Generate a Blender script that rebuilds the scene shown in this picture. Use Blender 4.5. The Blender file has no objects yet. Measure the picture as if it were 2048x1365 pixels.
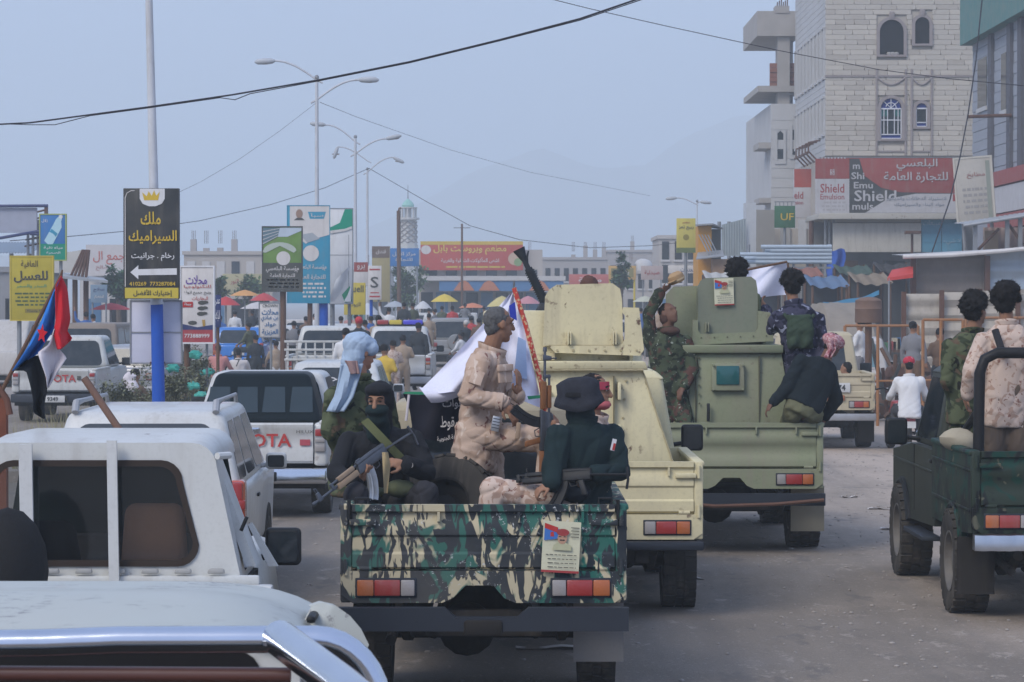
import bpy, bmesh, math, random
import numpy as np
from mathutils import Vector, Matrix, Euler, noise
from mathutils.geometry import tessellate_polygon
R = math.radians
scene = bpy.context.scene
C = scene.collection
# ------------------------------------------------------------------ camera, sky, sun, exposure
FPX, CAMH, HORIZ = 5600.0, 2.55, 600.0            # focal length in photo pixels (2048 wide), eye height, horizon row
PITCH = math.atan((682.5 - HORIZ) / FPX)
cam_d = bpy.data.cameras.new('camera'); cam = bpy.data.objects.new('camera', cam_d); C.objects.link(cam)
cam.location = (0, 0, CAMH); cam.rotation_euler = (math.pi/2 - PITCH, 0, 0)
cam_d.sensor_width = 36; cam_d.lens = 36 * FPX / 2048; cam_d.clip_start = 0.1; cam_d.clip_end = 9000
cam_d.dof.use_dof = True; cam_d.dof.focus_distance = 20.0; cam_d.dof.aperture_fstop = 20.0
scene.camera = cam
SUN_EL, SUN_ROT = R(42), R(218)
world = bpy.data.worlds.new('World'); scene.world = world; world.use_nodes = True
wn = world.node_tree.nodes; wl = world.node_tree.links; wn.clear()
wo = wn.new('ShaderNodeOutputWorld'); wb = wn.new('ShaderNodeBackground'); sky = wn.new('ShaderNodeTexSky')
sky.sky_type = 'NISHITA'; sky.sun_disc = False; sky.sun_elevation = SUN_EL; sky.sun_rotation = SUN_ROT
sky.air_density = 1.0; sky.dust_density = 2.5; sky.ozone_density = 2.5
wtc = wn.new('ShaderNodeTexCoord'); wmap = wn.new('ShaderNodeMapping'); wmap.inputs['Scale'].default_value = (2.2, 2.2, 9)
wnz = wn.new('ShaderNodeTexNoise'); wnz.inputs['Scale'].default_value = 1.6; wnz.inputs['Detail'].default_value = 4
wcr = wn.new('ShaderNodeMix'); wcr.data_type = 'RGBA'
wcr.inputs[6].default_value = (3.7, 4.95, 8.6, 1); wcr.inputs[7].default_value = (5.2, 6.5, 10.0, 1)   # high thin overcast
wmx = wn.new('ShaderNodeMix'); wmx.data_type = 'RGBA'; wmx.inputs[0].default_value = 0.82
wl.new(wtc.outputs['Generated'], wmap.inputs[0]); wl.new(wmap.outputs[0], wnz.inputs['Vector'])
wl.new(wnz.outputs[0], wcr.inputs[0]); wl.new(sky.outputs[0], wmx.inputs[6]); wl.new(wcr.outputs[2], wmx.inputs[7])
wl.new(wmx.outputs[2], wb.inputs[0]); wb.inputs[1].default_value = 0.1; wl.new(wb.outputs[0], wo.inputs[0])
sun_d = bpy.data.lights.new('sun', 'SUN'); sun_d.energy = 2.2; sun_d.angle = R(28); sun_d.color = (1, .93, .83)
sun = bpy.data.objects.new('sun', sun_d); C.objects.link(sun)
sdir = Vector((math.sin(SUN_ROT)*math.cos(SUN_EL), math.cos(SUN_ROT)*math.cos(SUN_EL), math.sin(SUN_EL)))
sun.rotation_euler = (-sdir).to_track_quat('-Z', 'Y').to_euler()
vs = scene.view_settings; vs.view_transform = 'Standard'; vs.look = 'None'; vs.exposure = 0.24; vs.gamma = 1.0
vs.use_curve_mapping = False
scene.cycles.max_bounces = 6; scene.cycles.diffuse_bounces = 3; scene.cycles.glossy_bounces = 3
scene.cycles.transmission_bounces = 4; scene.cycles.volume_bounces = 2; scene.cycles.transparent_max_bounces = 8
scene.cycles.use_denoising = True

# ------------------------------------------------------------------ helpers
_ca, _sa = math.cos(PITCH), math.sin(PITCH)
def W(px, py, Y):
    """world point at depth Y that stands at photo pixel (px, py)"""
    a = (px - 1024) / FPX; b = -(py - 682.5) / FPX
    d = Vector((a, _ca + b*_sa, -_sa + b*_ca)); d *= Y / d.y
    return Vector((d.x, Y, CAMH + d.z))
def wx(px, Y): return (px - 1024) / FPX * Y
def wz(py, Y): return W(1024, py, Y).z

def lin(c):
    return tuple(((v/255)/12.92 if v/255 <= .04045 else ((v/255+.055)/1.055)**2.4) for v in c)
def hexc(h): return lin((int(h[0:2],16), int(h[2:4],16), int(h[4:6],16)))
MATS = {}
class NT:
    def __init__(s, name):
        s.m = bpy.data.materials.new(name); s.m.use_nodes = True
        s.n = s.m.node_tree.nodes; s.l = s.m.node_tree.links
        s.b = s.n['Principled BSDF']; s.tc = s.n.new('ShaderNodeTexCoord')
    def node(s, t, **k):
        n = s.n.new(t)
        for a, v in k.items(): setattr(n, a, v)
        return n
    def noise(s, scale, detail=4, rough=.55, stretch=None, off=0, dist=0):
        mp = s.node('ShaderNodeMapping'); s.l.new(s.tc.outputs['Object'], mp.inputs[0])
        mp.inputs['Location'].default_value = (off*3.7, off*1.9, off*2.3)
        if stretch: mp.inputs['Scale'].default_value = stretch
        n = s.node('ShaderNodeTexNoise'); n.inputs['Scale'].default_value = scale; n.inputs['Detail'].default_value = detail
        n.inputs['Roughness'].default_value = rough; n.inputs['Distortion'].default_value = dist
        s.l.new(mp.outputs[0], n.inputs['Vector']); return n.outputs[0]
    def ramp(s, src, lo, hi):
        r = s.node('ShaderNodeMapRange'); r.inputs[1].default_value = lo; r.inputs[2].default_value = hi
        s.l.new(src, r.inputs[0]); return r.outputs[0]
    def mix(s, fac, a, b):
        x = s.node('ShaderNodeMix', data_type='RGBA')
        for i, v in ((0, fac), (6, a), (7, b)):
            if isinstance(v, (int, float)): x.inputs[i].default_value = v
            elif isinstance(v, tuple): x.inputs[i].default_value = (*v[:3], 1)
            else: s.l.new(v, x.inputs[i])
        return x.outputs[2]
    def mul(s, a, b):
        x = s.node('ShaderNodeMath', operation='MULTIPLY'); s.l.new(a, x.inputs[0])
        if isinstance(b, (int, float)): x.inputs[1].default_value = b
        else: s.l.new(b, x.inputs[1])
        return x.outputs[0]
    def bump(s, src, strength=.3, dist=.01):
        b = s.node('ShaderNodeBump'); b.inputs['Strength'].default_value = strength; b.inputs['Distance'].default_value = dist
        s.l.new(src, b.inputs['Height']); s.l.new(b.outputs[0], s.b.inputs['Normal'])
def mat(name, col, rough=.6, metal=0, var=.12, scale=4, bump=0, bscale=60, col2=None, coat=0, dust=0, rust=0, spec=None, trans=0):
    if name in MATS: return MATS[name]
    if isinstance(col, str): col = hexc(col)
    if isinstance(col2, str): col2 = hexc(col2)
    if name.startswith(('sign_', 'fascia_')) and not dust: dust = .14
    t = NT(name)
    a = tuple(v*(1-var) for v in col); b = tuple(min(v*(1+var), 1) for v in col)
    c = t.mix(t.noise(scale), a, b)
    if col2: c = t.mix(t.ramp(t.noise(scale*1.7, off=3), .48, .6), c, col2)
    if rust:
        rr = t.mul(t.ramp(t.noise(14, 6, off=5), .6, .68), t.ramp(t.noise(1.8, 2, off=6), .5, .62))
        c = t.mix(t.mul(rr, rust), c, (.10, .05, .03))
    c = t.mix(t.mul(t.ramp(t.noise(scale*9+20, 4, .7, off=15), .5, .75), .22+dust*.5), c, tuple(v*.62 for v in col))
    if dust: c = t.mix(t.mul(t.ramp(t.noise(7, 4, .6, (1, 1, .12), off=17), .52, .72), dust*1.3), c, (.24, .205, .165))
    if dust: c = t.mix(t.mul(t.ramp(t.noise(2.5, 5, off=8), .3, .8), dust), c, (.30, .26, .21))
    t.l.new(c, t.b.inputs['Base Color'])
    t.b.inputs['Roughness'].default_value = rough; t.b.inputs['Metallic'].default_value = metal
    t.b.inputs['Coat Weight'].default_value = coat
    if spec is None and not metal and not coat and rough >= .5: spec = .2
    if spec is not None: t.b.inputs['Specular IOR Level'].default_value = spec
    if trans: t.b.inputs['Transmission Weight'].default_value = trans
    if bump: t.bump(t.noise(bscale, 4, off=2), bump)
    MATS[name] = t.m; return t.m
def camo(name, base, layers, rough=.85, bump=.25, bscale=140, chips=None):
    """layers: (colour, scale, lo, hi, stretch)"""
    if name in MATS: return MATS[name]
    t = NT(name); c = t.mix(t.noise(3), tuple(v*.88 for v in base), tuple(v*1.1 for v in base))
    for i, (col, sc, lo, hi, st) in enumerate(layers):
        c = t.mix(t.ramp(t.noise(sc, 2.5, .5, st, off=1+i, dist=.6), lo, hi), c, col)
    if chips: c = t.mix(t.mul(t.ramp(t.noise(30, 5, .7, off=9), .58, .62), t.ramp(t.noise(2.2, 2, off=11), .5, .58)), c, chips)
    t.l.new(c, t.b.inputs['Base Color']); t.b.inputs['Roughness'].default_value = rough; t.b.inputs['Specular IOR Level'].default_value = .15
    if bump: t.bump(t.noise(bscale, 3, off=4), bump, .004)
    MATS[name] = t.m; return t.m
def glass(name, col=(.012, .018, .022), rough=.06):
    if name in MATS: return MATS[name]
    t = NT(name); c = t.mix(t.noise(2.5), tuple(v*.7 for v in col), tuple(v*1.5 for v in col))
    c = t.mix(t.mul(t.ramp(t.noise(5, 5, off=3), .4, .9), .25), c, (.16, .15, .14))
    t.l.new(c, t.b.inputs['Base Color']); t.b.inputs['Roughness'].default_value = rough
    MATS[name] = t.m; return t.m

def frame_axes(d, hint=Vector((0, 0, 1))):
    d = d.normalized()
    if abs(d.dot(hint)) > .97: hint = Vector((0, 1, 0)) if abs(d.y) < .9 else Vector((1, 0, 0))
    u = d.cross(hint).normalized(); return u, u.cross(d).normalized(), d
class MB:
    """collects boxes, tubes, prisms; build() links them as one mesh object"""
    def __init__(s): s.v = []; s.f = []; s.mi = []; s.cur = 0
    def m(s, i): s.cur = i; return s
    def add(s, vs, fs):
        o = len(s.v); s.v += [tuple(p) for p in vs]; s.f += [tuple(o+i for i in f) for f in fs]; s.mi += [s.cur]*len(fs); return s
    def box(s, x0, x1, y0, y1, z0, z1, bev=0):
        if bev <= 0:
            v = [(x0,y0,z0),(x1,y0,z0),(x1,y1,z0),(x0,y1,z0),(x0,y0,z1),(x1,y0,z1),(x1,y1,z1),(x0,y1,z1)]
            return s.add(v, [(3,2,1,0),(4,5,6,7),(0,1,5,4),(1,2,6,5),(2,3,7,6),(3,0,4,7)])
        return s.frus((x0,x1,y0,y1,z0), (x0,x1,y0,y1,z1), bev)
    def frus(s, bot, top, bev=0, seg=2):
        """bottom rect (x0,x1,y0,y1,z), top rect likewise; bevelled edges"""
        bm = bmesh.new()
        vs = [bm.verts.new((bot[i], bot[j], bot[4])) for i, j in ((0,2),(1,2),(1,3),(0,3))] + \
             [bm.verts.new((top[i], top[j], top[4])) for i, j in ((0,2),(1,2),(1,3),(0,3))]
        for f in ((3,2,1,0),(4,5,6,7),(0,1,5,4),(1,2,6,5),(2,3,7,6),(3,0,4,7)): bm.faces.new([vs[i] for i in f])
        if bev: bmesh.ops.bevel(bm, geom=bm.edges[:], offset=bev, segments=seg, affect='EDGES', profile=.5, clamp_overlap=True)
        return s.bm(bm)
    def bm(s, bm, free=True):
        bm.verts.index_update()
        s.add([v.co for v in bm.verts], [[v.index for v in f.verts] for f in bm.faces])
        if free: bm.free()
        return s
    def cyl(s, p0, p1, r0, r1=None, n=12, caps=True):
        p0, p1 = Vector(p0), Vector(p1); r1 = r0 if r1 is None else r1
        u, w, d = frame_axes(p1 - p0); vs = []
        for p, r in ((p0, r0), (p1, r1)):
            for k in range(n):
                a = 2*math.pi*k/n; vs.append(p + u*(r*math.cos(a)) + w*(r*math.sin(a)))
        fs = [(k, (k+1) % n, n+(k+1) % n, n+k) for k in range(n)]
        if caps: fs += [tuple(range(n))[::-1], tuple(range(n, 2*n))]
        return s.add(vs, fs)
    def tube(s, pts, r, n=8, caps=True):
        pts = [Vector(p) for p in pts]; rs = r if isinstance(r, (list, tuple)) else [r]*len(pts); vs = []; u = None
        for i, p in enumerate(pts):
            d = (pts[min(i+1, len(pts)-1)] - pts[max(i-1, 0)]).normalized()
            if u is None: u, w, _ = frame_axes(d)
            else: u = (u - d*u.dot(d)).normalized(); w = u.cross(d)
            for k in range(n):
                a = 2*math.pi*k/n; vs.append(p + u*(rs[i]*math.cos(a)) + w*(rs[i]*math.sin(a)))
        fs = [(i*n+k, i*n+(k+1) % n, (i+1)*n+(k+1) % n, (i+1)*n+k) for i in range(len(pts)-1) for k in range(n)]
        if caps: fs += [tuple(range(n))[::-1], tuple(range(n*(len(pts)-1), n*len(pts)))]
        return s.add(vs, fs)
    def prism(s, poly, axis, t0, t1):
        """2-D polygon extruded along axis: 'x' -> (y,z), 'y' -> (x,z), 'z' -> (x,y)"""
        def P(a, b, t): return {'x': (t, a, b), 'y': (a, t, b), 'z': (a, b, t)}[axis]
        n = len(poly); vs = [P(a, b, t0) for a, b in poly] + [P(a, b, t1) for a, b in poly]
        tr = tessellate_polygon([[Vector((a, b, 0)) for a, b in poly]])
        fs = [tuple(t) for t in tr] + [tuple(n+i for i in t)[::-1] for t in tr]
        fs += [(k, (k+1) % n, n+(k+1) % n, n+k) for k in range(n)]
        return s.add(vs, fs)
    def lathe(s, prof, c, axis='x', n=20):
        """profile of (radius, offset along axis) about centre c"""
        c = Vector(c); vs = []
        for r, h in prof:
            for k in range(n):
                a = 2*math.pi*k/n; q = {'x': (h, r*math.cos(a), r*math.sin(a)), 'y': (r*math.cos(a), h, r*math.sin(a)), 'z': (r*math.cos(a), r*math.sin(a), h)}[axis]
                vs.append(c + Vector(q))
        fs = [(i*n+k, i*n+(k+1) % n, (i+1)*n+(k+1) % n, (i+1)*n+k) for i in range(len(prof)-1) for k in range(n)]
        return s.add(vs, fs)
    def ell(s, c, r, n=12, rot=None):
        c = Vector(c); vs = []; m = n//2
        for i in range(m+1):
            t = math.pi*i/m
            for k in range(n):
                a = 2*math.pi*k/n; q = Vector((r[0]*math.sin(t)*math.cos(a), r[1]*math.sin(t)*math.sin(a), r[2]*math.cos(t)))
                vs.append(c + (rot @ q if rot else q))
        return s.add(vs, [(i*n+k, i*n+(k+1) % n, (i+1)*n+(k+1) % n, (i+1)*n+k) for i in range(m) for k in range(n)])
    def quad(s, a, b, c, d, th=0):
        """flat plate a-b-c-d (ccw seen from outside) with thickness th behind it"""
        a, b, c, d = map(Vector, (a, b, c, d))
        if not th: return s.add([a, b, c, d], [(0,1,2,3)])
        n = (b-a).cross(d-a).normalized()*th; return s.add([a, b, c, d, a-n, b-n, c-n, d-n], [(0,1,2,3),(7,6,5,4),(0,4,5,1),(1,5,6,2),(2,6,7,3),(3,7,4,0)])
    def pane(s, a, b, c, d, u0=0, u1=1, v0=0, v1=1, rad=.15, proud=.004, th=.01):
        """rounded panel on the bilinear face a-b-c-d (a,b bottom; c,d top), proud of it"""
        a, b, c, d = map(Vector, (a, b, c, d)); n = (b-a).cross(d-a).normalized()
        W_ = (b-a).length*(u1-u0); H_ = (d-a).length*(v1-v0); r = rad*min(W_, H_); pts = []
        for cu, cv, a0 in ((1,0,-90),(1,1,0),(0,1,90),(0,0,180)):
            for k in range(5):
                an = R(a0 + 90*k/4); x = (W_-r if cu else r) + r*math.cos(an); y = (H_-r if cv else r) + r*math.sin(an)
                u = u0 + (u1-u0)*x/W_; v = v0 + (v1-v0)*y/H_
                pts.append((a*(1-u)+b*u)*(1-v) + (d*(1-u)+c*u)*v)
        m = len(pts); f = [p + n*proud for p in pts]; g = [p - n*(th-proud) for p in pts]
        return s.add(f+g, [tuple(range(m)), tuple(range(m, 2*m))[::-1]] + [(k, m+k, m+(k+1) % m, (k+1) % m) for k in range(m)])
    def grid(s, fn, nu, nv, closed=False):
        vs = [fn(i/nu, j/nv) for j in range(nv+1) for i in range(nu+1)]
        return s.add(vs, [(j*(nu+1)+i, j*(nu+1)+i+1, (j+1)*(nu+1)+i+1, (j+1)*(nu+1)+i) for j in range(nv) for i in range(nu)])
    def mesh(s, name, mats, smooth=None):
        me = bpy.data.meshes.new(name); me.from_pydata(s.v, [], s.f); me.update()
        for m_ in (mats if isinstance(mats, (list, tuple)) else [mats]): me.materials.append(m_)
        if any(s.mi): me.polygons.foreach_set('material_index', s.mi)
        if smooth is not None:
            me.polygons.foreach_set('use_smooth', [True]*len(me.polygons))
            me.set_sharp_from_angle(angle=R(smooth))
        return me
    def build(s, name, mats, parent=None, smooth=40):
        o = bpy.data.objects.new(name, s.mesh(name, mats, smooth)); C.objects.link(o)
        if parent is not None: o.parent = parent
        return o
def tag(o, label=None, cat=None, group=None, kind=None):
    for k, v in (('label', label), ('category', cat), ('group', group), ('kind', kind)):
        if v: o[k] = v
    return o
def thing(name, label, cat, loc=(0, 0, 0), rz=0, group=None, rx=0, ry=0):
    o = bpy.data.objects.new(name, None); C.objects.link(o); o.location = loc; o.rotation_euler = (rx, ry, rz)
    o.empty_display_size = .1
    return tag(o, label, cat, group)
def struct(mb, name, mats, **k): return tag(mb.build(name, mats, **k), kind='structure')
def copy_tree(o, parent=None):
    c = o.copy(); C.objects.link(c)
    if parent is not None: c.parent = parent
    for ch in list(o.children): copy_tree(ch, c)
    return c
TMP = bpy.data.scenes.new('tmp_scene')                              # scratch scene: evaluates one object at a time, removed at the end
def evaluate(ob):
    TMP.collection.objects.link(ob)
    with bpy.context.temp_override(scene=TMP, view_layer=TMP.view_layers[0]): dg = bpy.context.evaluated_depsgraph_get(); dg.update()
    me = bpy.data.meshes.new_from_object(ob.evaluated_get(dg)); TMP.collection.objects.unlink(ob); return me
# ---- lettering
_AR = {}
for ch, code, nf in (('ا',0xFE8D,2),('أ',0xFE83,2),('إ',0xFE87,2),('آ',0xFE81,2),('ب',0xFE8F,4),('ة',0xFE93,2),('ت',0xFE95,4),('ث',0xFE99,4),('ج',0xFE9D,4),('ح',0xFEA1,4),('خ',0xFEA5,4),('د',0xFEA9,2),('ذ',0xFEAB,2),('ر',0xFEAD,2),('ز',0xFEAF,2),('س',0xFEB1,4),('ش',0xFEB5,4),('ص',0xFEB9,4),('ض',0xFEBD,4),('ط',0xFEC1,4),('ظ',0xFEC5,4),('ع',0xFEC9,4),('غ',0xFECD,4),('ف',0xFED1,4),('ق',0xFED5,4),('ك',0xFED9,4),('ل',0xFEDD,4),('م',0xFEE1,4),('ن',0xFEE5,4),('ه',0xFEE9,4),('و',0xFEED,2),('ى',0xFEEF,2),('ي',0xFEF1,4),('ئ',0xFE89,4),('\u0001',0xFEFB,2),('\u0002',0xFEF7,2)):
    _AR[ch] = (code, nf)
def arabic(s):
    s = s.replace('لا', '\u0001').replace('لأ', '\u0002'); out = []
    for i, ch in enumerate(s):
        if ch not in _AR: out.append(ch); continue
        code, nf = _AR[ch]
        pj = i > 0 and s[i-1] in _AR and _AR[s[i-1]][1] == 4; nj = nf == 4 and i+1 < len(s) and s[i+1] in _AR
        out.append(chr(code + (3 if pj and nj else 2 if nj else 1 if pj else 0)))
    return ''.join(reversed(out))
def text(body, mt, parent, x, z, w=None, h=None, y=-.012, name='lettering', ext=.004, bold=0, ar=None, squash=None, rot=0, shear=0):
    """flat letters in the parent's x-z plane, centred at (x, z); w or h in metres"""
    if ar is None: ar = any(ch in _AR for ch in body)
    cu = bpy.data.curves.new(name, 'FONT'); cu.body = arabic(body) if ar else body; cu.resolution_u = 2; cu.offset = bold; cu.extrude = 0; cu.shear = shear
    ob = bpy.data.objects.new('tmp', cu); me = evaluate(ob)
    bpy.data.objects.remove(ob); bpy.data.curves.remove(cu)
    co = np.empty(len(me.vertices)*3); me.vertices.foreach_get('co', co); co = co.reshape(-1, 3)
    lo, hi = co.min(0), co.max(0); sx = sz = None
    if w: sx = w/(hi[0]-lo[0])
    if h: sz = h/(hi[1]-lo[1])
    sx = sx or sz; sz = sz or sx
    p = np.zeros_like(co); p[:, 0] = (co[:, 0]-(lo[0]+hi[0])/2)*sx; p[:, 2] = (co[:, 1]-(lo[1]+hi[1])/2)*sz
    if rot:
        c_, s_ = math.cos(rot), math.sin(rot); a, b = p[:, 0].copy(), p[:, 2].copy(); p[:, 0] = a*c_-b*s_; p[:, 2] = a*s_+b*c_
    me.vertices.foreach_set('co', p.ravel()); me.materials.clear(); me.materials.append(mt); me.name = name; me.update()
    o = bpy.data.objects.new(name, me); C.objects.link(o); o.parent = parent; o.location = (x, y, z); o['kind'] = 'stuff' if name == 'lettering' else 'thing'; return o
# ------------------------------------------------------------------ ground, road, median, mountains, haze
rnd = random.Random(7)
def ground_mat(name, c1, c2, c3, sc):
    t = NT(name); a = t.mix(t.ramp(t.noise(.35*sc, 6, .6), .35, .65), c1, c2)
    a = t.mix(t.ramp(t.noise(1.3*sc, 7, .65, off=3), .5, .75), a, c3)
    a = t.mix(t.mul(t.ramp(t.noise(45, 3, off=5), .55, .7), .35), a, tuple(v*.55 for v in c1))
    a = t.mix(t.mul(t.ramp(t.noise(16, 4, .7, off=7), .6, .68), .5), a, tuple(min(v*1.5, 1) for v in c2))
    t.l.new(a, t.b.inputs['Base Color']); t.b.inputs['Roughness'].default_value = .9
    t.bump(t.noise(38, 6, .7, off=2), .55, .03); return t.m
m_dirt = ground_mat('packed_dirt', (.27, .23, .195), (.33, .285, .24), (.22, .19, .165), 1)
t = NT('dusty_asphalt')                                            # tyre-polished lanes, dust blown across, dirt creeping in from the verge
c = t.mix(t.ramp(t.noise(.8, 6, .6, (1, .25, 1)), .35, .65), (.168, .139, .110), (.24, .198, .155))
c = t.mix(t.ramp(t.noise(.5, 7, .65, (1, .35, 1), off=3), .5, .75), c, (.28, .24, .205))
sp = t.node('ShaderNodeSeparateXYZ'); t.l.new(t.tc.outputs['Object'], sp.inputs[0])
ad = t.node('ShaderNodeMath', operation='ADD'); t.l.new(sp.outputs[0], ad.inputs[0]); t.l.new(t.mul(t.noise(.45, 7, .7, (1, .5, 1), off=13), 6.5), ad.inputs[1])
c = t.mix(t.ramp(ad.outputs[0], 6.3, 8.6), c, t.mix(t.noise(1.2, 6, .65, off=14), (.38, .30, .235), (.46, .375, .30)))
c = t.mix(t.mul(t.ramp(t.noise(60, 3, off=5), .5, .7), .45), c, (.085, .08, .078))
c = t.mix(t.mul(t.ramp(t.noise(22, 4, .7, off=7), .6, .7), .5), c, (.45, .41, .37))
c = t.mix(t.mul(t.ramp(t.noise(2.2, 3, .7, (1, .4, 1), off=11), .6, .66), .4), c, (.09, .083, .08))
c = t.mix(t.mul(t.ramp(t.noise(1.5, 4, .6, (1, .03, 1), off=19), .5, .68), .45), c, (.115, .105, .098)); c = t.mix(t.mul(t.ramp(t.noise(5, 5, .75, (1, .5, 1), off=21), .6, .66), .5), c, (.40, .345, .29))
t.l.new(c, t.b.inputs['Base Color']); t.b.inputs['Roughness'].default_value = .88; t.bump(t.noise(50, 6, .7, off=2), .5, .02)
m_road = t.m
struct(MB().grid(lambda u, v: (-1100 + 2200*u, -55 + 2900*v, 0), 8, 8), 'ground', m_dirt)
struct(MB().quad((-13.5, -50, .004), (10.5, -50, .004), (10.5, 190, .004), (-13.5, 190, .004)), 'road', m_road)
m_kerb = mat('kerb_concrete', (.36, .34, .32), .9, var=.25, scale=3, bump=.3)
med = struct(MB().prism([(-7.4, .0), (-7.4, .13), (-7.15, .16), (-4.95, .16), (-4.7, .13), (-4.7, 0)], 'y', 39, 150), 'median', m_dirt)
k0 = None
for sx in (-4.7, -7.55):
    for i in range(28):
        if k0 is None: k0 = MB().frus((0, .16, .01, .99, .002), (.01, .15, .01, .99, .19), .02); k0 = k0.mesh('kerb_stone', m_kerb, 40)
        o = bpy.data.objects.new('kerb_stone', k0); C.objects.link(o); o.parent = med; o.location = (sx, 39+i, 0)
m_peb = mat('loose_stone', (.30, .27, .24), .9, var=.3)
mb = MB()                                                          # loose stones and scraps nobody would count
for i in range(2600):
    y = rnd.uniform(16, 60); x = rnd.uniform(-3, 6.5); x = x if rnd.random() < .5 else rnd.uniform(2.0, 6.5); r = rnd.uniform(.005, .018)
    mb.ell((x, y, r*.5), (r*rnd.uniform(.7, 1.5), r*rnd.uniform(.7, 1.5), r*.7), 8)
tag(mb.build('gravel', m_peb), 'loose stones and grit scattered on the dusty road', kind='stuff')
m_litter = mat('litter_paper', (.62, .58, .54), .8)
for i, (px, Y, w, l) in enumerate([(1765, 34, .34, .05), (1790, 31, .30, .06), (1700, 36, .2, .05), (1100, 20.4, .5, .07), (1385, 25.5, .2, .06)]):
    x = wx(px, Y); mb = MB()
    mb.grid(lambda u, v: (x + (u-.5)*w, Y + (v-.5)*l*2.5, .012 + .012*math.sin(u*7+i)+.008*math.cos(v*5)), 6, 3)
    tag(mb.build('litter_scrap', m_litter), ['flattened pale paper scrap on the dirt past the olive truck', 'crumpled strip of paper lying nearest the dark green truck', 'small scrap of paper behind the tan pickup with a number plate', 'long pale scrap on the road under the camouflaged truck', 'tiny paper scrap beside the wheel of the tan armoured truck'][i], 'litter', 'scraps of litter on the road')
t = NT('far_rock'); cc = t.mix(t.noise(.01, 6), (.16, .14, .13), (.24, .21, .19)); t.l.new(cc, t.b.inputs['Base Color']); t.b.inputs['Roughness'].default_value = 1
def ridge(name, Y, pts, depth, seed):
    mb = MB(); xs = np.linspace(pts[0][0], pts[-1][0], 90); P = [wx(p[0], Y) for p in pts]; Q = [max(2, wz(p[1], Y)) for p in pts]
    h = np.interp([wx(a, Y) for a in xs], P, Q)
    def fn(u, v):
        i = min(int(u*89), 88); f = u*89-i; hh = h[i]*(1-f)+h[i+1]*f; x = wx(xs[0]+(xs[-1]-xs[0])*u, Y)
        k = max(0, 1-abs(v-.6)/.6) if v < .6 else max(0, 1-(v-.6)/.4)
        n = noise.fractal(Vector((x*.012+seed, v*4, seed)), 1, 2, 5)
        return (x, Y-depth*.6+depth*v, -1 + (hh+1)*k*(1 + .16*n*(1-.6*k)))
    mb.grid(fn, 89, 14); struct(mb, name, t.m)
ridge('mountain', 2200, [(150, 560), (450, 520), (700, 470), (830, 400), (960, 330), (1080, 290), (1200, 330), (1290, 320), (1380, 250), (1470, 215), (1600, 235), (1800, 260), (2100, 200), (2400, 320)], 500, 3)
ridge('hill', 1400, [(-500, 540), (100, 500), (400, 540), (700, 560), (1150, 540), (1300, 490), (1420, 505), (1600, 470), (2100, 430), (2600, 500)], 300, 9)
hz = MB().box(-1150, 1150, -58, 2950, -1.2, 215).build('haze', None or [], smooth=None)
hm = bpy.data.materials.new('dusty_air'); hm.use_nodes = True; hn = hm.node_tree.nodes; hn.clear()
ho = hn.new('ShaderNodeOutputMaterial'); hv = hn.new('ShaderNodeVolumePrincipled')
hv.inputs['Color'].default_value = (.88, .965, 1.0, 1); hv.inputs['Density'].default_value = .0014; hv.inputs['Anisotropy'].default_value = .15
hm.node_tree.links.new(hv.outputs[0], ho.inputs['Volume']); hz.data.materials.append(hm); tag(hz, kind='stuff', label='pale dusty air over the street')

# ------------------------------------------------------------------ signs
WHITE = mat('sign_white', (.68, .68, .68), .5, var=.06); OFFW = mat('sign_offwhite', (.62, .59, .56), .6, var=.1)
BLACK = mat('sign_black', (.025, .028, .03), .5); GOLD = mat('sign_gold', (.62, .42, .03), .5); YEL = mat('sign_yellow', (.55, .43, .05), .6)
RED = mat('sign_red', (.42, .03, .03), .55); DRED = mat('sign_dark_red', (.30, .05, .045), .6, dust=.25); BLUE = mat('sign_blue', (.02, .16, .42), .5)
CYAN = mat('sign_cyan', (.03, .28, .42), .5); GREEN = mat('sign_green', (.02, .26, .13), .5); DGREY = mat('sign_dark_grey', (.06, .065, .06), .6)
NAVY = mat('sign_navy', (.02, .035, .13), .6); TEAL = mat('sign_teal', (.03, .30, .25), .6); LGREEN = mat('sign_grass', (.13, .24, .05), .6, var=.4, scale=3)
POLEW = mat('pole_white', (.55, .57, .60), .5, dust=.25); POLEB = mat('pole_blue', (.012, .085, .42), .5, rust=.5); POLEBR = mat('pole_brown', (.13, .075, .05), .8)
STEEL = mat('dull_steel', (.26, .27, .28), .55, .4, rust=.8); RUSTY = mat('rusty_steel', (.12, .06, .04), .85, .2, var=.4, scale=6); MAROON = mat('letter_maroon', (.33, .05, .05), .6)
CREAM = mat('poster_cream', (.56, .55, .40), .7); SKINP = mat('poster_skin', (.42, .25, .17), .7); BERET = mat('poster_beret', (.30, .05, .05), .7)
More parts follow.
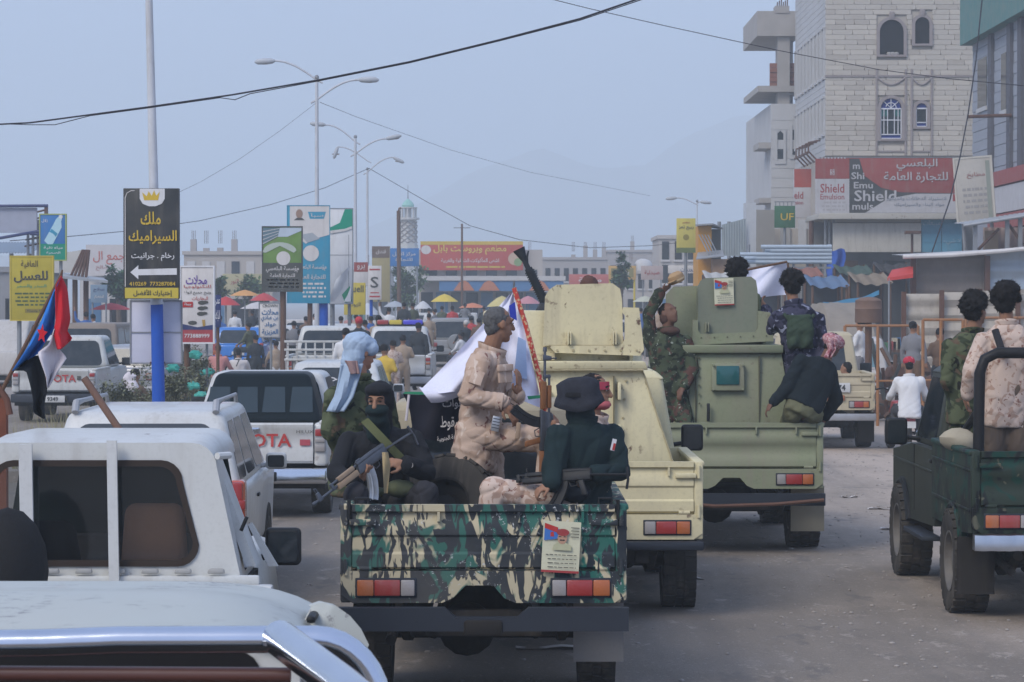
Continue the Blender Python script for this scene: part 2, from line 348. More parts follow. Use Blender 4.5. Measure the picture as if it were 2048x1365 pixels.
class Sign:
    def __init__(s, name, label, px0, py0, px1, py1, Y, face, posts=(), depth=.12, rz=0, frame=None, group=None, cat='sign', edge=.03):
        s.Y = Y; s.cx = (px0+px1)/2; s.x = wx(s.cx, Y)
        s.o = thing(name, label, cat, (s.x, Y, 0), rz, group)
        x0, x1 = s.lx(px0), s.lx(px1); z0, z1 = wz(py1, Y), wz(py0, Y)
        MB().box(x0, x1, 0, depth, z0, z1, .008).build('panel', face, s.o)
        if frame:
            mb = MB(); e = edge
            for a in ((x0-e, x1+e, z0-e, z0), (x0-e, x1+e, z1, z1+e), (x0-e, x0, z0, z1), (x1, x1+e, z0, z1)): mb.box(a[0], a[1], -.015, depth+.01, a[2], a[3])
            mb.build('frame', frame, s.o)
        for (px, w, m_, *zz) in posts:
            x = s.lx(px); zt = wz(zz[0], Y) if zz else z0+.05
            MB().cyl((x, depth+w/2+.004, 0), (x, depth+w/2+.004, zt), w/2, n=12).build('post', m_, s.o)
    def lx(s, px): return wx(px, s.Y) - s.x
    def lz(s, py): return wz(py, s.Y)
    def patch(s, px0, py0, px1, py1, m_, name='printed_field', y=-.004, th=.003):
        return MB().box(s.lx(px0), s.lx(px1), y-th, y, s.lz(py1), s.lz(py0)).build(name, m_, s.o, smooth=None)
    def poly(s, pts, m_, name='printed_shape', y=-.008):
        return MB().prism([(s.lx(a), s.lz(b)) for a, b in pts], 'y', y-.002, y).build(name, m_, s.o, smooth=None)
    def T(s, body, m_, px, py, wpx=None, hpx=None, bold=.01, y=-.014, **k):
        q = s.Y/FPX; return text(body, m_, s.o, s.lx(px), s.lz(py), wpx*q if wpx else None, hpx*q if hpx else None, y, bold=bold, **k)
def circ(cx, cy, rx, ry=None, n=20, a0=0, a1=360): return [(cx+rx*math.cos(R(a0+(a1-a0)*i/n)), cy+(ry or rx)*math.sin(R(a0+(a1-a0)*i/n))) for i in range(n)]
def lines(s, px0, px1, py0, py1, n, m_, seed=1):
    """rows of illegible small print: short word blocks"""
    r = random.Random(seed); mb = MB(); q = (py1-py0)/n
    for i in range(n):
        x = px0 + r.uniform(0, .12)*(px1-px0)
        while x < px1-3:
            w = r.uniform(.06, .2)*(px1-px0); e = min(x+w, px1); mb.box(s.lx(x), s.lx(e), -.007, -.0045, s.lz(py0+q*(i+.7)), s.lz(py0+q*(i+.25))); x = e + r.uniform(1.5, 4)
    return tag(mb.build('small_print', m_, s.o, smooth=None), kind='stuff')
# tall black sign on the lamp column of the median
s = Sign('shop_sign', 'tall black sign with gold Arabic lettering and a white arrow on the blue pole', 247, 377, 358, 598, 45, BLACK, depth=.16)
s.patch(250, 576, 357, 597, YEL); s.T('إختيارك الأفضل', BLACK, 306, 587, 78, 15, .02)
s.poly([(280, 378), (330, 378), (330, 398), (324, 408), (312, 413), (298, 413), (286, 408), (280, 398)], WHITE)
s.poly([(289, 401), (285, 385), (294, 393), (298, 383), (304, 392), (309, 381), (313, 392), (320, 384), (317, 401)], GOLD, y=-.012)
s.T('ملك', GOLD, 302, 437, 40, 26, .015); s.T('السيراميك', GOLD, 306, 475, 96, 28, .015)
s.T('رخام . جرانيت', WHITE, 306, 514, 86, 17, .012); s.T('410269  773287084', GOLD, 305, 568, 92, 8, .01)
s.poly([(261, 545), (277, 531), (277, 539), (354, 537), (354, 550), (277, 551), (277, 559)], WHITE, 'arrow')
s.poly([(250, 574), (250, 396), (254, 386), (263, 381), (270, 381), (270, 382.5), (263, 382.5), (255, 387), (251.6, 397), (251.6, 574)], OFFW, 'border_line')
lp = thing('lamp_column', 'white lamp column with a thick blue painted foot carrying the black sign', 'lamp column', (wx(313, 45), 45.35, 0))
zj = wz(606, 45.3); MB().cyl((0, 0, .1), (-.04, 0, zj), .108, .1, 20).build('blue_foot', POLEB, lp)
MB().cyl((-.04, 0, zj), (-.2, 0, 9.2), .085, .05, 16).build('shaft', POLEW, lp)
MB().cyl((-.04, 0, zj-.03), (-.045, 0, zj+.06), .115, .09, 20).build('collar', POLEW, lp)
s = Sign('notice_panel', 'pair of pale backs of notice boards strapped behind the blue pole', 262, 603, 362, 726, 45.55, mat('panel_back', (.55, .56, .66), .7, var=.15, scale=2), depth=.05, frame=STEEL, edge=.02)
MB().box(s.lx(262), s.lx(362), -.02, -.008, s.lz(666), s.lz(664)).build('rail', STEEL, s.o); MB().box(s.lx(300), s.lx(330), -.03, .0, s.lz(728), s.lz(724)).build('strap', RUSTY, s.o)
s = Sign('shop_sign', 'white sign with purple Arabic heading, tool pictures and red foot on a brown post', 362, 535, 426, 685, 52, OFFW, [(372, .12, POLEBR), (412, .05, STEEL)], frame=WHITE)
s.patch(363, 658, 426, 685, mat('sign_crimson', (.36, .05, .06), .6)); s.poly([(363, 648), (395, 655), (426, 650), (426, 660), (363, 660)], NAVY)
s.T('محلات', mat('letter_purple', (.12, .05, .30), .6), 393, 560, 42, 18, .012); s.T('للتكنولوجيا', RED, 395, 574, 54, 8, .008); s.T('وبيع جميع انواع', DGREY, 395, 586, 54, 9, .008); s.T('البطاريات', RED, 400, 598, 32, 9, .008)
s.patch(364, 604, 386, 615, RED, y=-.008); s.T('جملة', WHITE, 376, 609, 14, 7, y=-.02); s.T('773888999', WHITE, 394, 672, 50, 8)
for (a, b) in ((404, 606), (403, 617), (402, 628)): s.poly(circ(a, b, 8, 4), DGREY, 'tool_picture'); s.poly(circ(a+7, b-1, 6, 3), DGREY, 'tool_picture', y=-.012)
s.poly([(404, 640), (410, 640), (411, 652), (406, 655)], mat('sign_ochre', (.4, .25, .06)), 'tool_picture'); s.poly(circ(385, 646, 9, 4), DGREY, 'tool_picture')
s = Sign('shop_sign', 'narrow dark blue sign with white script peeping out beside the white tool sign', 427, 590, 441, 655, 58, NAVY, [(434, .07, POLEBR)])
s.T('عدن', WHITE, 434, 605, 12, 14); s.T('للبلاط', WHITE, 434, 632, 12, 22)
s = Sign('shop_sign', 'small white sign with hand painted blue Arabic lettering by the blue car', 519, 607, 558, 674, 66, OFFW, [(541, .06, STEEL)], frame=STEEL, edge=.02)
HB = mat('hand_paint_blue', (.01, .11, .27), .6)
s.T('CROWN', DGREY, 540, 612, 30, 6); s.T('محلات', HB, 540, 624, 33, 12, .015); s.T('بن عبادي', HB, 539, 637, 34, 13, .015); s.T('هواد', HB, 541, 650, 24, 11, .015); s.T('العزيزية', HB, 540, 665, 32, 13, .015)
# cluster of tall signs
s = Sign('advertising_sign', 'sign with solar panels over green hills and a charcoal foot on a brown post', 526, 455, 603, 582, 74, LGREEN, [(565, .16, POLEBR)], frame=DGREY)
s.patch(526, 526, 603, 582, DGREY, 'charcoal_foot'); s.poly([(526, 456), (560, 456), (556, 474), (526, 490)], mat('solar_print', (.10, .17, .20), .4)); s.poly([(560, 456), (603, 456), (603, 462), (575, 474), (556, 474)], mat('print_sky', (.45, .52, .58)), y=-.006)
for k in range(4): s.poly([(526, 463+k*8), (559-k, 457+k*5), (559-k, 458+k*5), (526, 464.5+k*8)], OFFW, 'panel_line', y=-.011)
s.poly(circ(560, 505, 34, 20, 16, 180, 360) + [(588, 506), (560, 492), (532, 506)], mat('print_mist', (.42, .47, .40)), y=-.011); s.poly(circ(567, 517, 14), OFFW, 'emblem', y=-.013)
s.T('مؤسسة البلعسي', OFFW, 565, 539, 66, 13, .012); s.T('للتجارة العامة', OFFW, 565, 552, 50, 10, .012); lines(s, 532, 598, 557, 578, 3, OFFW, 4)
s = Sign('advertising_sign', 'tall turquoise sign with a white emblem and a portrait on blue and brown posts', 575, 412, 659, 606, 82, CYAN, [(646, .26, POLEB), (619, .15, POLEBR)], frame=CYAN, edge=.015)
s.poly([(580, 413), (659, 413), (659, 470), (630, 478), (612, 488), (596, 476), (590, 455), (580, 455)], OFFW, y=-.006); s.poly(circ(599, 428, 7, 9), mat('portrait_tone', (.3, .2, .15)), 'portrait', y=-.011); s.poly([(588, 441), (594, 436), (604, 436), (610, 441)], DGREY, 'portrait', y=-.011)
s.poly([(616, 424), (652, 424), (648, 438), (620, 438)], CYAN, 'logo', y=-.011); s.T('سبأ', OFFW, 634, 431, 26, 9, y=-.02); s.poly(circ(622, 507, 16), OFFW, 'emblem', y=-.011)
s.poly([(600, 470), (625, 466), (640, 478), (615, 486)], mat('print_grey', (.35, .38, .4)), 'picture', y=-.011)
s.T('مؤسسة البلعسي', OFFW, 622, 536, 62, 13, .012); s.T('للتجارة العامة', OFFW, 622, 555, 58, 12, .012); lines(s, 600, 652, 564, 598, 4, OFFW, 5)
s = Sign('billboard', 'torn white billboard with a ripped green corner and hanging shreds', 659, 418, 705, 608, 84, WHITE, [(664, .14, STEEL), (698, .1, STEEL)], frame=STEEL, edge=.02)
s.poly([(690, 419), (705, 419), (705, 456), (676, 462), (659, 462), (659, 456), (680, 446)], mat('billboard_green', (.01, .28, .17), .5)); s.poly([(659, 462), (690, 458), (704, 453), (704, 458), (690, 463), (659, 468)], OFFW, 'curled_edge', y=-.03)
mb = MB(); mb.grid(lambda u, v: (s.lx(672+30*u - 14*v*(1-u)), -.05-.08*math.sin(v*3+u*4), s.lz(560+44*v-30*u*(1-v))), 6, 6); mb.build('torn_shred', WHITE, s.o)
s.poly([(684, 590), (700, 572), (704, 604), (690, 606)], GREEN); s.patch(660, 510, 704, 511, STEEL, 'seam'); s.patch(697, 470, 698, 596, STEEL, 'seam')
# smaller signs further up the median
def small_sign(label, r, Y, face, posts, parts=(), texts=(), frame=None, name='shop_sign', group=None):
    s = Sign(name, label, *r, Y, face, posts, depth=.1, frame=frame, group=group)
    for a in parts: s.patch(*a)
    for a in texts: s.T(*a)
    return s
small_sign('small sign, red above and white below, behind the torn billboard', (708, 525, 736, 572), 100, OFFW, [(722, .1, STEEL)], [(708, 525, 736, 544, DRED)], [('برو', OFFW, 722, 535, 16, 10)])
small_sign('yellow sign with dark print low behind the torn billboard', (688, 566, 731, 630), 96, YEL, [(700, .1, POLEBR), (722, .1, STEEL)], [], [('uell', DGREY, 716, 578, 22, 14), ('للزيوت', DGREY, 710, 610, 22, 10)])
small_sign('white sign with a dark coil picture and red print up the median', (736, 532, 763, 600), 104, OFFW, [(742, .12, POLEB), (757, .08, STEEL)], [(739, 538, 760, 541, RED), (741, 585, 758, 587, RED), (739, 592, 760, 595, RED)], [('S', DGREY, 749, 565, 16, 22)])
small_sign('brown headed beige sign near the minaret', (744, 493, 780, 604), 122, mat('sign_khaki', (.36, .31, .16), .7), [(760, .12, POLEBR)], [(744, 493, 779, 516, mat('sign_brown', (.16, .12, .10), .7))], [('فندق', OFFW, 762, 504, 20, 10)])
small_sign('blue shop fascia in front of the minaret', (776, 497, 838, 533), 165, BLUE, [(780, .1, STEEL), (834, .1, STEEL)], [], [('مركز الأمل', OFFW, 808, 508, 46, 11), ('للتجارة', OFFW, 808, 520, 34, 8)])
# left kerb signs
s = Sign('advertising_sign', 'blue and green drinking water sign with a tilted white bottle', 81, 430, 131, 520, 80, BLUE, [(120, .1, STEEL)], frame=mat('frame_lime', (.35, .40, .12)), edge=.03)
s.patch(81, 488, 131, 520, mat('water_green', (.01, .25, .16), .5), y=-.005); s.poly([(89, 482), (108, 448), (113, 438), (119, 433), (125, 436), (123, 444), (124, 455), (106, 489), (96, 489)], mat('bottle_print', (.42, .62, .68), .5), 'bottle_picture', y=-.011)
s.poly([(99, 464), (107, 468), (112, 474), (116, 468), (104, 458)], CYAN, 'bottle_label', y=-.013); s.poly(circ(122, 434, 4), WHITE, 'bottle_cap', y=-.013); s.T('زلال', WHITE, 90, 442, 12, 7); s.T('مياه نقية', WHITE, 107, 496, 38, 7); s.T('الصحية', WHITE, 107, 506, 28, 6)
s = Sign('advertising_sign', 'weathered yellow honey shop sign with black Arabic lettering behind the flag', 22, 514, 105, 640, 72, mat('honey_yellow', (.42, .34, .035), .6, var=.2), [(36, .12, STEEL), (92, .12, STEEL)], frame=YEL)
s.T('العافية', mat('letter_brown', (.09, .06, .02)), 59, 529, 34, 16, .01); s.T('للعسل', BLACK, 62, 554, 68, 24, .02); s.T('السدر والسمر', GREEN, 63, 573, 60, 8)
DGR = mat('sign_olive', (.06, .10, .03), .7); lines(s, 28, 100, 584, 614, 4, DGR, 8); s.patch(50, 618, 98, 626, mat('sign_dull_gold', (.25, .2, .03))); s.T('جملة وتجزئة', BLACK, 74, 622, 40, 6)
small_sign('small faded blue sign hanging under the market roof', (181, 570, 214, 606), 92, mat('sign_faded_blue', (.18, .26, .34), .7), [(184, .06, STEEL), (211, .06, STEEL)], [], [('صلاح', NAVY, 198, 580, 22, 9), ('للخضار', OFFW, 198, 594, 20, 7)])
# yellow sign and street lamp on the right kerb
s = Sign('shop_sign', 'tall yellow Arabic sign on a pole left of the orange kiosk', 1353, 437, 1391, 506, 108, mat('sign_pale_yellow', (.55, .47, .10), .6), [(1372, .12, STEEL)])
s.T('مطعم', MAROON, 1372, 446, 14, 6); s.T('ربيع تعز', DGREY, 1372, 456, 30, 9); s.poly(circ(1372, 475, 6), mat('sign_dull_gold', (.25, .2, .03)), 'emblem'); s.patch(1353, 496, 1391, 506, mat('sign_olive_green', (.12, .16, .05)))

# ------------------------------------------------------------------ street lamps
def lamp_head(mb_, p, d, l=.62): 
    p = Vector(p); d = Vector(d).normalized(); u, w, _ = frame_axes(d)
    mb_.tube([p, p+d*l*.15, p+d*l*.5, p+d*l*.85, p+d*l], [.035, .085, .10, .085, .03], 10)
def street_lamp(label, px, top, Y, armL, armR, pole_r=.085, group='double armed street lamps on the median'):
    o = thing('street_lamp', label, 'street lamp', (wx(px, Y), Y, 0), group=group); zt = wz(top, Y); q = Y/FPX
    MB().cyl((0, 0, .1), (0, 0, zt), pole_r, pole_r*.55, 14).build('pole', POLEW, o)
    MB().cyl((0, 0, .1), (0, 0, .5), .15, .13, 14).build('base_sleeve', POLEW, o); MB().ell((0, 0, zt+.04), (.07, .07, .08), 10).build('finial', STEEL, o)
    for (sx, x_end, y_end, y_start, back, hd) in (armL, armR):
        xe = (x_end-px)*q; ze = wz(y_end, Y); zs = wz(y_start, Y); xb = -sx*back*q
        pts = [(xb, 0, zs-abs(xb)*.55)] + [(xe*u, 0, zs + (ze-zs)*math.sin(u*math.pi/2)) for u in [i/12 for i in range(13)]]
        a = MB().tube(pts, .032, 8).build('arm', POLEW, o)
        h = MB(); lamp_head(h, (xe, 0, ze), hd); lh = h.build('lamp_head', mat('lamp_housing', (.42, .44, .46), .5), a)
        h = MB(); pp = Vector((xe, 0, ze-.05)) + Vector(hd).normalized()*.33; h.ell(pp, (.2, .075, .045), 10); h.build('lens', mat('lamp_lens', (.30, .27, .24), .25), a)
street_lamp('nearest street lamp, two curved arms, rising behind the turquoise sign', 634, 158, 84, (-1, 551, 122, 160, 12, (-1, 0, -.06)), (1, 717, 160, 200, 12, (1, 0, 0)))
street_lamp('middle street lamp with two arms just past the torn billboard', 711, 276, 110, (-1, 652, 250, 284, 10, (-1, 0, .08)), (1, 772, 278, 308, 10, (1, 0, .2)))
street_lamp('farthest street lamp whose broken heads hang askew', 735, 340, 138, (-1, 676, 294, 322, 8, (-.35, 0, -1)), (1, 786, 315, 345, 8, (1, 0, -.5)))
street_lamp('thin street lamp beyond the yellow sign near the orange kiosk', 1394, 404, 150, (-1, 1354, 396, 410, 2, (-1, 0, -.1)), (1, 1400, 404, 408, 2, (1, 0, -.1)), .06, group='street lamps on the kerb')
# ------------------------------------------------------------------ overhead cables
WIRE = mat('cable_black', (.03, .03, .04), .7)
def cable(label, pts, Y0, Y1, r, loops=()):
    P = []
    for i in range(len(pts)-1):
        for k in range(12):
            u = k/12; P.append((pts[i][0]*(1-u)+pts[i+1][0]*u, pts[i][1]*(1-u)+pts[i+1][1]*u))
    P.append(pts[-1]); n = len(P)-1; x0, x1 = P[0][0], P[-1][0]
    Q = [W(a, b, Y0+(Y1-Y0)*(a-x0)/(x1-x0)) for a, b in P]
    o = MB().tube(Q, r, 6).build('overhead_cable', WIRE); tag(o, label, 'cable', 'cables over the road'); return o
cable('thick black cable sagging from the left edge up to the top middle', [(-60, 252), (60, 246), (120, 238), (300, 214), (465, 190), (640, 160), (820, 124), (1000, 80), (1160, 38), (1330, -20)], 34, 30, .0105)
cable('thin second strand looping below the thick black cable', [(-60, 246), (60, 250), (110, 250), (180, 232), (300, 216), (440, 196), (470, 200), (500, 188), (640, 162), (820, 126), (1000, 82), (1160, 41), (1330, -16)], 34.1, 30.1, .0055)
cable('cable crossing the top right in front of the stone tower', [(1060, -12), (1180, 18), (1330, 52), (1560, 102), (1760, 140), (1900, 158), (2110, 178)], 60, 58, .009)
cable('thin cable from the far lamp down to the right behind the gun barrel', [(738, 337), (850, 402), (940, 452), (1040, 480), (1180, 496), (1300, 492), (1356, 486)], 138, 138, .016)
cable('thin cable from the far lamp down to the left above the signs', [(738, 337), (650, 376), (540, 410), (400, 442), (250, 463), (132, 474), (20, 482)], 138, 84, .014)
cable('faint wire strung from the lamp post across the sky to the right', [(640, 205), (712, 234), (900, 300), (1060, 345), (1300, 392)], 84, 150, .007)
cable('faint wire falling left from the tall lamp arm', [(634, 205), (560, 262), (480, 318), (400, 365), (300, 412)], 84, 82, .005)
cable('slack black cable hanging down in front of the red shop fascia', [(1966, -20), (1952, 120), (1936, 230), (1921, 310), (1900, 400), (1864, 505)], 88, 86, .022)
# ------------------------------------------------------------------ buildings
STONE = mat('pale_stone', (.49, .45, .39), .85, var=.16, scale=.9, bump=.35, bscale=18); STONE2 = mat('pale_stone_weathered', (.44, .40, .345), .85, var=.16, scale=1.2, bump=.35, bscale=18); STONEW = mat('grey_white_stone', (.46, .46, .46), .85, var=.15, scale=.8, bump=.3, bscale=14)
TRIM = mat('stone_trim', (.30, .26, .25), .8); DARKIN = mat('dark_interior', (.012, .012, .014), .9); CONC = mat('raw_concrete', (.36, .34, .32), .9, var=.2, scale=1.5, bump=.3)
BRICKC = mat('block_red', (.24, .11, .08), .9); WINW = mat('window_frame_white', (.66, .67, .70), .5); GLB = mat('stained_blue', (.01, .03, .22), .15); GLG = mat('stained_green', (.02, .13, .12), .15); GLD = glass('window_dark')
def corr(mb_, x0, x1, y, z0, z1, pitch=.12, amp=.02, horiz=False):
    n = max(4, int(((z1-z0) if horiz else (x1-x0))/pitch*4))
    if horiz: return mb_.grid(lambda u, v: (x0+(x1-x0)*u, y+amp*math.sin((z0+(z1-z0)*v)/pitch*2*math.pi), z0+(z1-z0)*v), 2, n)
    return mb_.grid(lambda u, v: (x0+(x1-x0)*u, y+amp*math.sin((x0+(x1-x0)*u)/pitch*2*math.pi), z0+(z1-z0)*v), n, 2)
def arch(cx, z0, zs, hw, n=10): return [(cx-hw, z0), (cx+hw, z0), (cx+hw, zs)] + [(cx+hw*math.cos(math.pi*i/n), zs+hw*math.sin(math.pi*i/n)) for i in range(1, n)] + [(cx-hw, zs)]
# --- stone tower: street face at x = TX, near face at y = TY
TY = 118.0; TX = wx(1650, TY); TF = TX*FPX/(1589-1024); TR = wx(1960, TY); TB = 4.0; TT = wz(-60, TY)
tw = thing('stone_tower_block', 'tall pale stone block with arched windows behind the red shop fascia', 'building', (0, 0, 0))
mb = MB(); mb.box(TX+.05, TR, TY+.06, TF, 0, TT); mb.build('wall', STONE2, tw, smooth=None)
Lx = lambda px: wx(px, TY); Lz = lambda py: wz(py, TY)
wins = [(1782, 40, 110, 24, 'open'), (1843, 35, 88, 14.5, 'open'), (1781, 197, 278, 21, 'glazed'), (1842, 207, 254, 11, 'glazed')]
holes = []
for (cx, t0, b0, hw, k) in wins: holes.append((Lx(cx-hw)-.12, Lx(cx+hw)+.12, Lz(b0)-.12, Lz(t0)+.12))
ch = .212; blk = MB().frus((0, 1, 0, .07, 0), (0, 1, 0, .07, 1), .012, 1); bm1 = blk.mesh('stone_block', STONE, 40); bm2 = bm1.copy(); bm2.materials[0] = STONE2
bm3 = bm1.copy(); bm3.materials[0] = mat('stone_cream', (.53, .485, .415), .85, var=.14, scale=.9, bump=.35, bscale=18)
r2 = random.Random(3); z = Lz(312); row = 0
while z < Lz(-16):
    x = TX + (0 if row % 2 else -.0); first = True
    while x < TR-.05:
        w = r2.uniform(.62, 1.0) if not first or row % 2 else r2.uniform(.28, .42); first = False; e = min(x+w, TR); segs = [(x, e)]
        for (hx0, hx1, hz0, hz1) in holes:
            if z+ch > hz0 and z < hz1:
                ns = []
                for a, b in segs:
                    if b <= hx0 or a >= hx1: ns.append((a, b))
                    else:
                        if a < hx0: ns.append((a, hx0))
                        if b > hx1: ns.append((hx1, b))
                segs = ns
        for a, b in segs:
            if b-a < .06: continue
            o = bpy.data.objects.new('stone_block', r2.choice((bm1, bm1, bm2, bm3))); C.objects.link(o); o.parent = tw
            o.location = (a+.004, TY-.01-r2.uniform(0, .008), z+.004); o.scale = (b-a-.008, 1, ch-.008)
        x = e
    z += ch; row += 1
for (cx, t0, b0, hw, k) in wins:
    x, w, z0, zs = Lx(cx), Lx(cx+hw)-Lx(cx), Lz(b0), Lz(t0)-(Lx(cx+hw)-Lx(cx))
    wnd = MB().prism(arch(x, z0, zs, w), 'y', TY+.02, TY+.05).build('window', DARKIN if k == 'open' else GLD, tw, smooth=None)
    o_, i_ = arch(x, z0-.09, zs, w+.13), arch(x, z0, zs, w); n = len(o_)
    mb = MB(); mb.add([(a, TY-.1, b) for a, b in o_]+[(a, TY-.1, b) for a, b in i_]+[(a, TY+.04, b) for a, b in o_]+[(a, TY+.04, b) for a, b in i_],
        [f for q in range(n) for f in ((q, (q+1) % n, n+(q+1) % n, n+q), (q, 2*n+q, 2*n+(q+1) % n, (q+1) % n), (n+q, n+(q+1) % n, 3*n+(q+1) % n, 3*n+q))]); mb.build('surround', TRIM, wnd)
    if k == 'open':
        MB().frus((x-.13, x+.13, TY-.11, TY, zs+w+.02), (x-.10, x+.10, TY-.13, TY, zs+w+.34), .02).build('keystone', TRIM, wnd)
        if hw > 20:
            mb = MB(); [mb.ell((x+a, TY-.02, z0+.05), (.12, .06, .07), 8) for a in (-.1, .05, .2)]; mb.build('rubble', CONC, wnd)
    else:
        mb = MB(); e = .035; yy = TY-.0
        zb = z0+(zs-z0)*.98
        for a in ((x-w, x-w+e, z0, zs), (x+w-e, x+w, z0, zs), (x-w, x+w, z0, z0+e), (x-w, x+w, zb, zb+e*1.6), (x-w, x+w, z0+.16, z0+.2)): mb.box(a[0], a[1], yy-.05, yy+.02, a[2], a[3])
        if hw > 15:
            for fx in (-.42, -.2, .2, .42): mb.box(x+fx*w*1.6-.014, x+fx*w*1.6+.014, yy-.052, yy+.02, z0+.2, zb)
            mb.box(x-w, x+w, yy-.054, yy+.02, z0+(zb-z0)*.62, z0+(zb-z0)*.62+.04)
            for an in (45, 90, 135): mb.cyl((x, yy-.03, zs+.03), (x+w*.96*math.cos(R(an)), yy-.03, zs+w*.96*math.sin(R(an))), .018, n=6)
            q = circ(x, zs+.03, .22, n=12, a0=0, a1=180); mb.tube([(a, yy-.03, b) for a, b in q], .018, 6)
        mb.build('glazing_bars', WINW, wnd)
        MB().prism(arch(x, zs+.02, zs+.03, w-.03), 'y', TY+.005, TY+.015).build('pane', GLB, wnd, smooth=None); MB().box(x-w+.03, x+w-.03, TY+.005, TY+.015, z0+.03, z0+.17).build('pane', GLB, wnd, smooth=None)
        if hw > 15:
            MB().box(x-w+.03, x-.12, TY+.005, TY+.015, zs-.32, zs-.04).build('pane', GLG, wnd, smooth=None); MB().box(x+.12, x+w-.03, TY+.005, TY+.015, zs-.32, zs-.04).build('pane', GLG, wnd, smooth=None)
for (cx, hw) in ((1781, 29), (1842, 20)):                           # raised frames round the glazed windows
    a, b = Lx(cx-hw), Lx(cx+hw); mb = MB()
    for xx in (a, b): mb.box(xx-.04, xx+.04, TY-.07, TY-.018, Lz(312), Lz(139))
    mb.box(a, b, TY-.066, TY-.018, Lz(303)-.03, Lz(303)+.03); mb.box(a, b, TY-.066, TY-.018, Lz(152)-.03, Lz(152)+.03)
    pts = [(a+(b-a)*i/8, TY-.045, Lz(155)-.32*math.sin(math.pi*i/8)) for i in range(9)]; mb.tube(pts, .04, 6); mb.build('window_moulding', TRIM, tw)
MB().box(TX-.03, TR, TY-.06, TY-.018, Lz(153)-.035, Lz(153)+.035).build('string_course', TRIM, tw)
for zt, zb, nw in ((50, 148, 9), (190, 262, 9)):                    # long rows of slits on the street face
    for i in range(nw):
        y = TY + .8 + (TF-TY-1.4)*i/(nw-1)
        z1 = wz(zt+8, TY); z0 = wz(zb, TY); w_ = MB().prism([(y-.3, z0), (y+.3, z0), (y+.3, z1-.3)]+[(y+.3*math.cos(math.pi*q/6), z1-.3+.3*math.sin(math.pi*q/6)) for q in range(1, 6)]+[(y-.3, z1-.3)], 'x', TX+.01, TX+.045).build('window', GLD, tw, smooth=None)
        mb = MB()
        for yy in (y-.36, y+.36): mb.box(TX-.05, TX+.04, yy-.06, yy+.06, z0-.1, z1+.05)
        mb.box(TX-.06, TX+.04, y-.45, y+.45, z0-.2, z0-.1); mb.box(TX-.06, TX+.04, y-.45, y+.45, z1+.05, z1+.14); mb.build('surround', STONEW, w_)
mb = MB()
for i in range(40): zz = Lz(312)+i*.27; mb.box(TX+.012, TX+.055, TY+.07, TF-.05, zz, zz+.255)
mb.build('stone_course', STONEW, tw, smooth=None)
mb = MB(); [mb.tube([(TX-.1, TY+2+i*1.3, Lz(318)), (TX-.5, TY+2+i*1.3, Lz(298)), (TX-.5, TY+2+i*1.3, Lz(280)), (TX, TY+2+i*1.3, Lz(276))], .04, 6) for i in range(5)]; mb.box(TX-.56, TX-.46, TY+2, TY+7.5, Lz(300)-.04, Lz(300)+.04); mb.build('balcony_rail', RUSTY, tw)
# --- unfinished concrete wing left of the tower
UY = TF+.2; ux = lambda px: wx(px, UY); uz = lambda py: wz(py, UY)
uf = thing('unfinished_wing', 'bare concrete frame with brick infill topping the white wing behind the tower', 'building')
MB().box(ux(1542), ux(1600), UY, UY+14, 0, uz(208)).build('wall', STONEW, uf, smooth=None)
mb = MB(); mb.box(ux(1556), ux(1580), UY+.3, UY+1.4, uz(208), uz(60)); mb.box(ux(1578), ux(1596), UY+2.5, UY+3.5, uz(208), uz(60)); mb.build('column', CONC, uf)
mb = MB(); mb.box(ux(1514), ux(1600), UY+.1, UY+8, uz(72), uz(22)); mb.build('roof_beam', CONC, uf); MB().box(ux(1550), ux(1578), UY+.05, UY+1, uz(26), uz(12)).build('parapet', CONC, uf)
MB().box(ux(1515), ux(1600), UY+.0, UY+8, uz(184), uz(172)).build('floor_slab', CONC, uf); MB().box(ux(1517), ux(1560), UY+.1, UY+3, uz(297), uz(285)).build('balcony_slab', CONC, uf); MB().box(ux(1519), ux(1560), UY+.1, UY+3, uz(406), uz(396)).build('balcony_slab', CONC, uf)
for i in range(5): MB().box(ux(1542), ux(1594), UY+.6+(.0 if i % 2 else .05), UY+.9, uz(172-i*9.5)+.02, uz(172-(i+1)*9.5)).build('block_course', BRICKC, uf, smooth=None)
for (a, b, c, d) in ((1554, 1566, 262, 320), (1584, 1592, 250, 310)):
    wnd = MB().prism([(ux(a), uz(d)), (ux(b), uz(d)), (ux(b), uz(c+6)), (ux((a+b)/2), uz(c)), (ux(a), uz(c+6))], 'y', UY-.03, UY-.005).build('window', GLD, uf, smooth=None)
    mb = MB(); mb.box(ux(a)-.12, ux(a), UY-.08, UY, uz(d)-.1, uz(c)); mb.box(ux(b), ux(b)+.12, UY-.08, UY, uz(d)-.1, uz(c)); mb.box(ux(a)-.12, ux(b)+.12, UY-.09, UY, uz(d)-.2, uz(d)-.08); mb.build('surround', STONEW, wnd)
mb = MB(); [mb.cyl((ux(1556+i*4), UY+.6, uz(12)), (ux(1556.5+i*4), UY+.6, uz(2-i % 3*3)), .03, n=5) for i in range(6)]; mb.build('rebar', RUSTY, uf)
mb = MB(); [mb.box(ux(1542)-.0, ux(1600), UY-.02-.012*(i % 2), UY-.005, uz(395)+i*.45, uz(395)+i*.45+.43) for i in range(9)]; mb.build('stone_course', STONEW, uf, smooth=None)
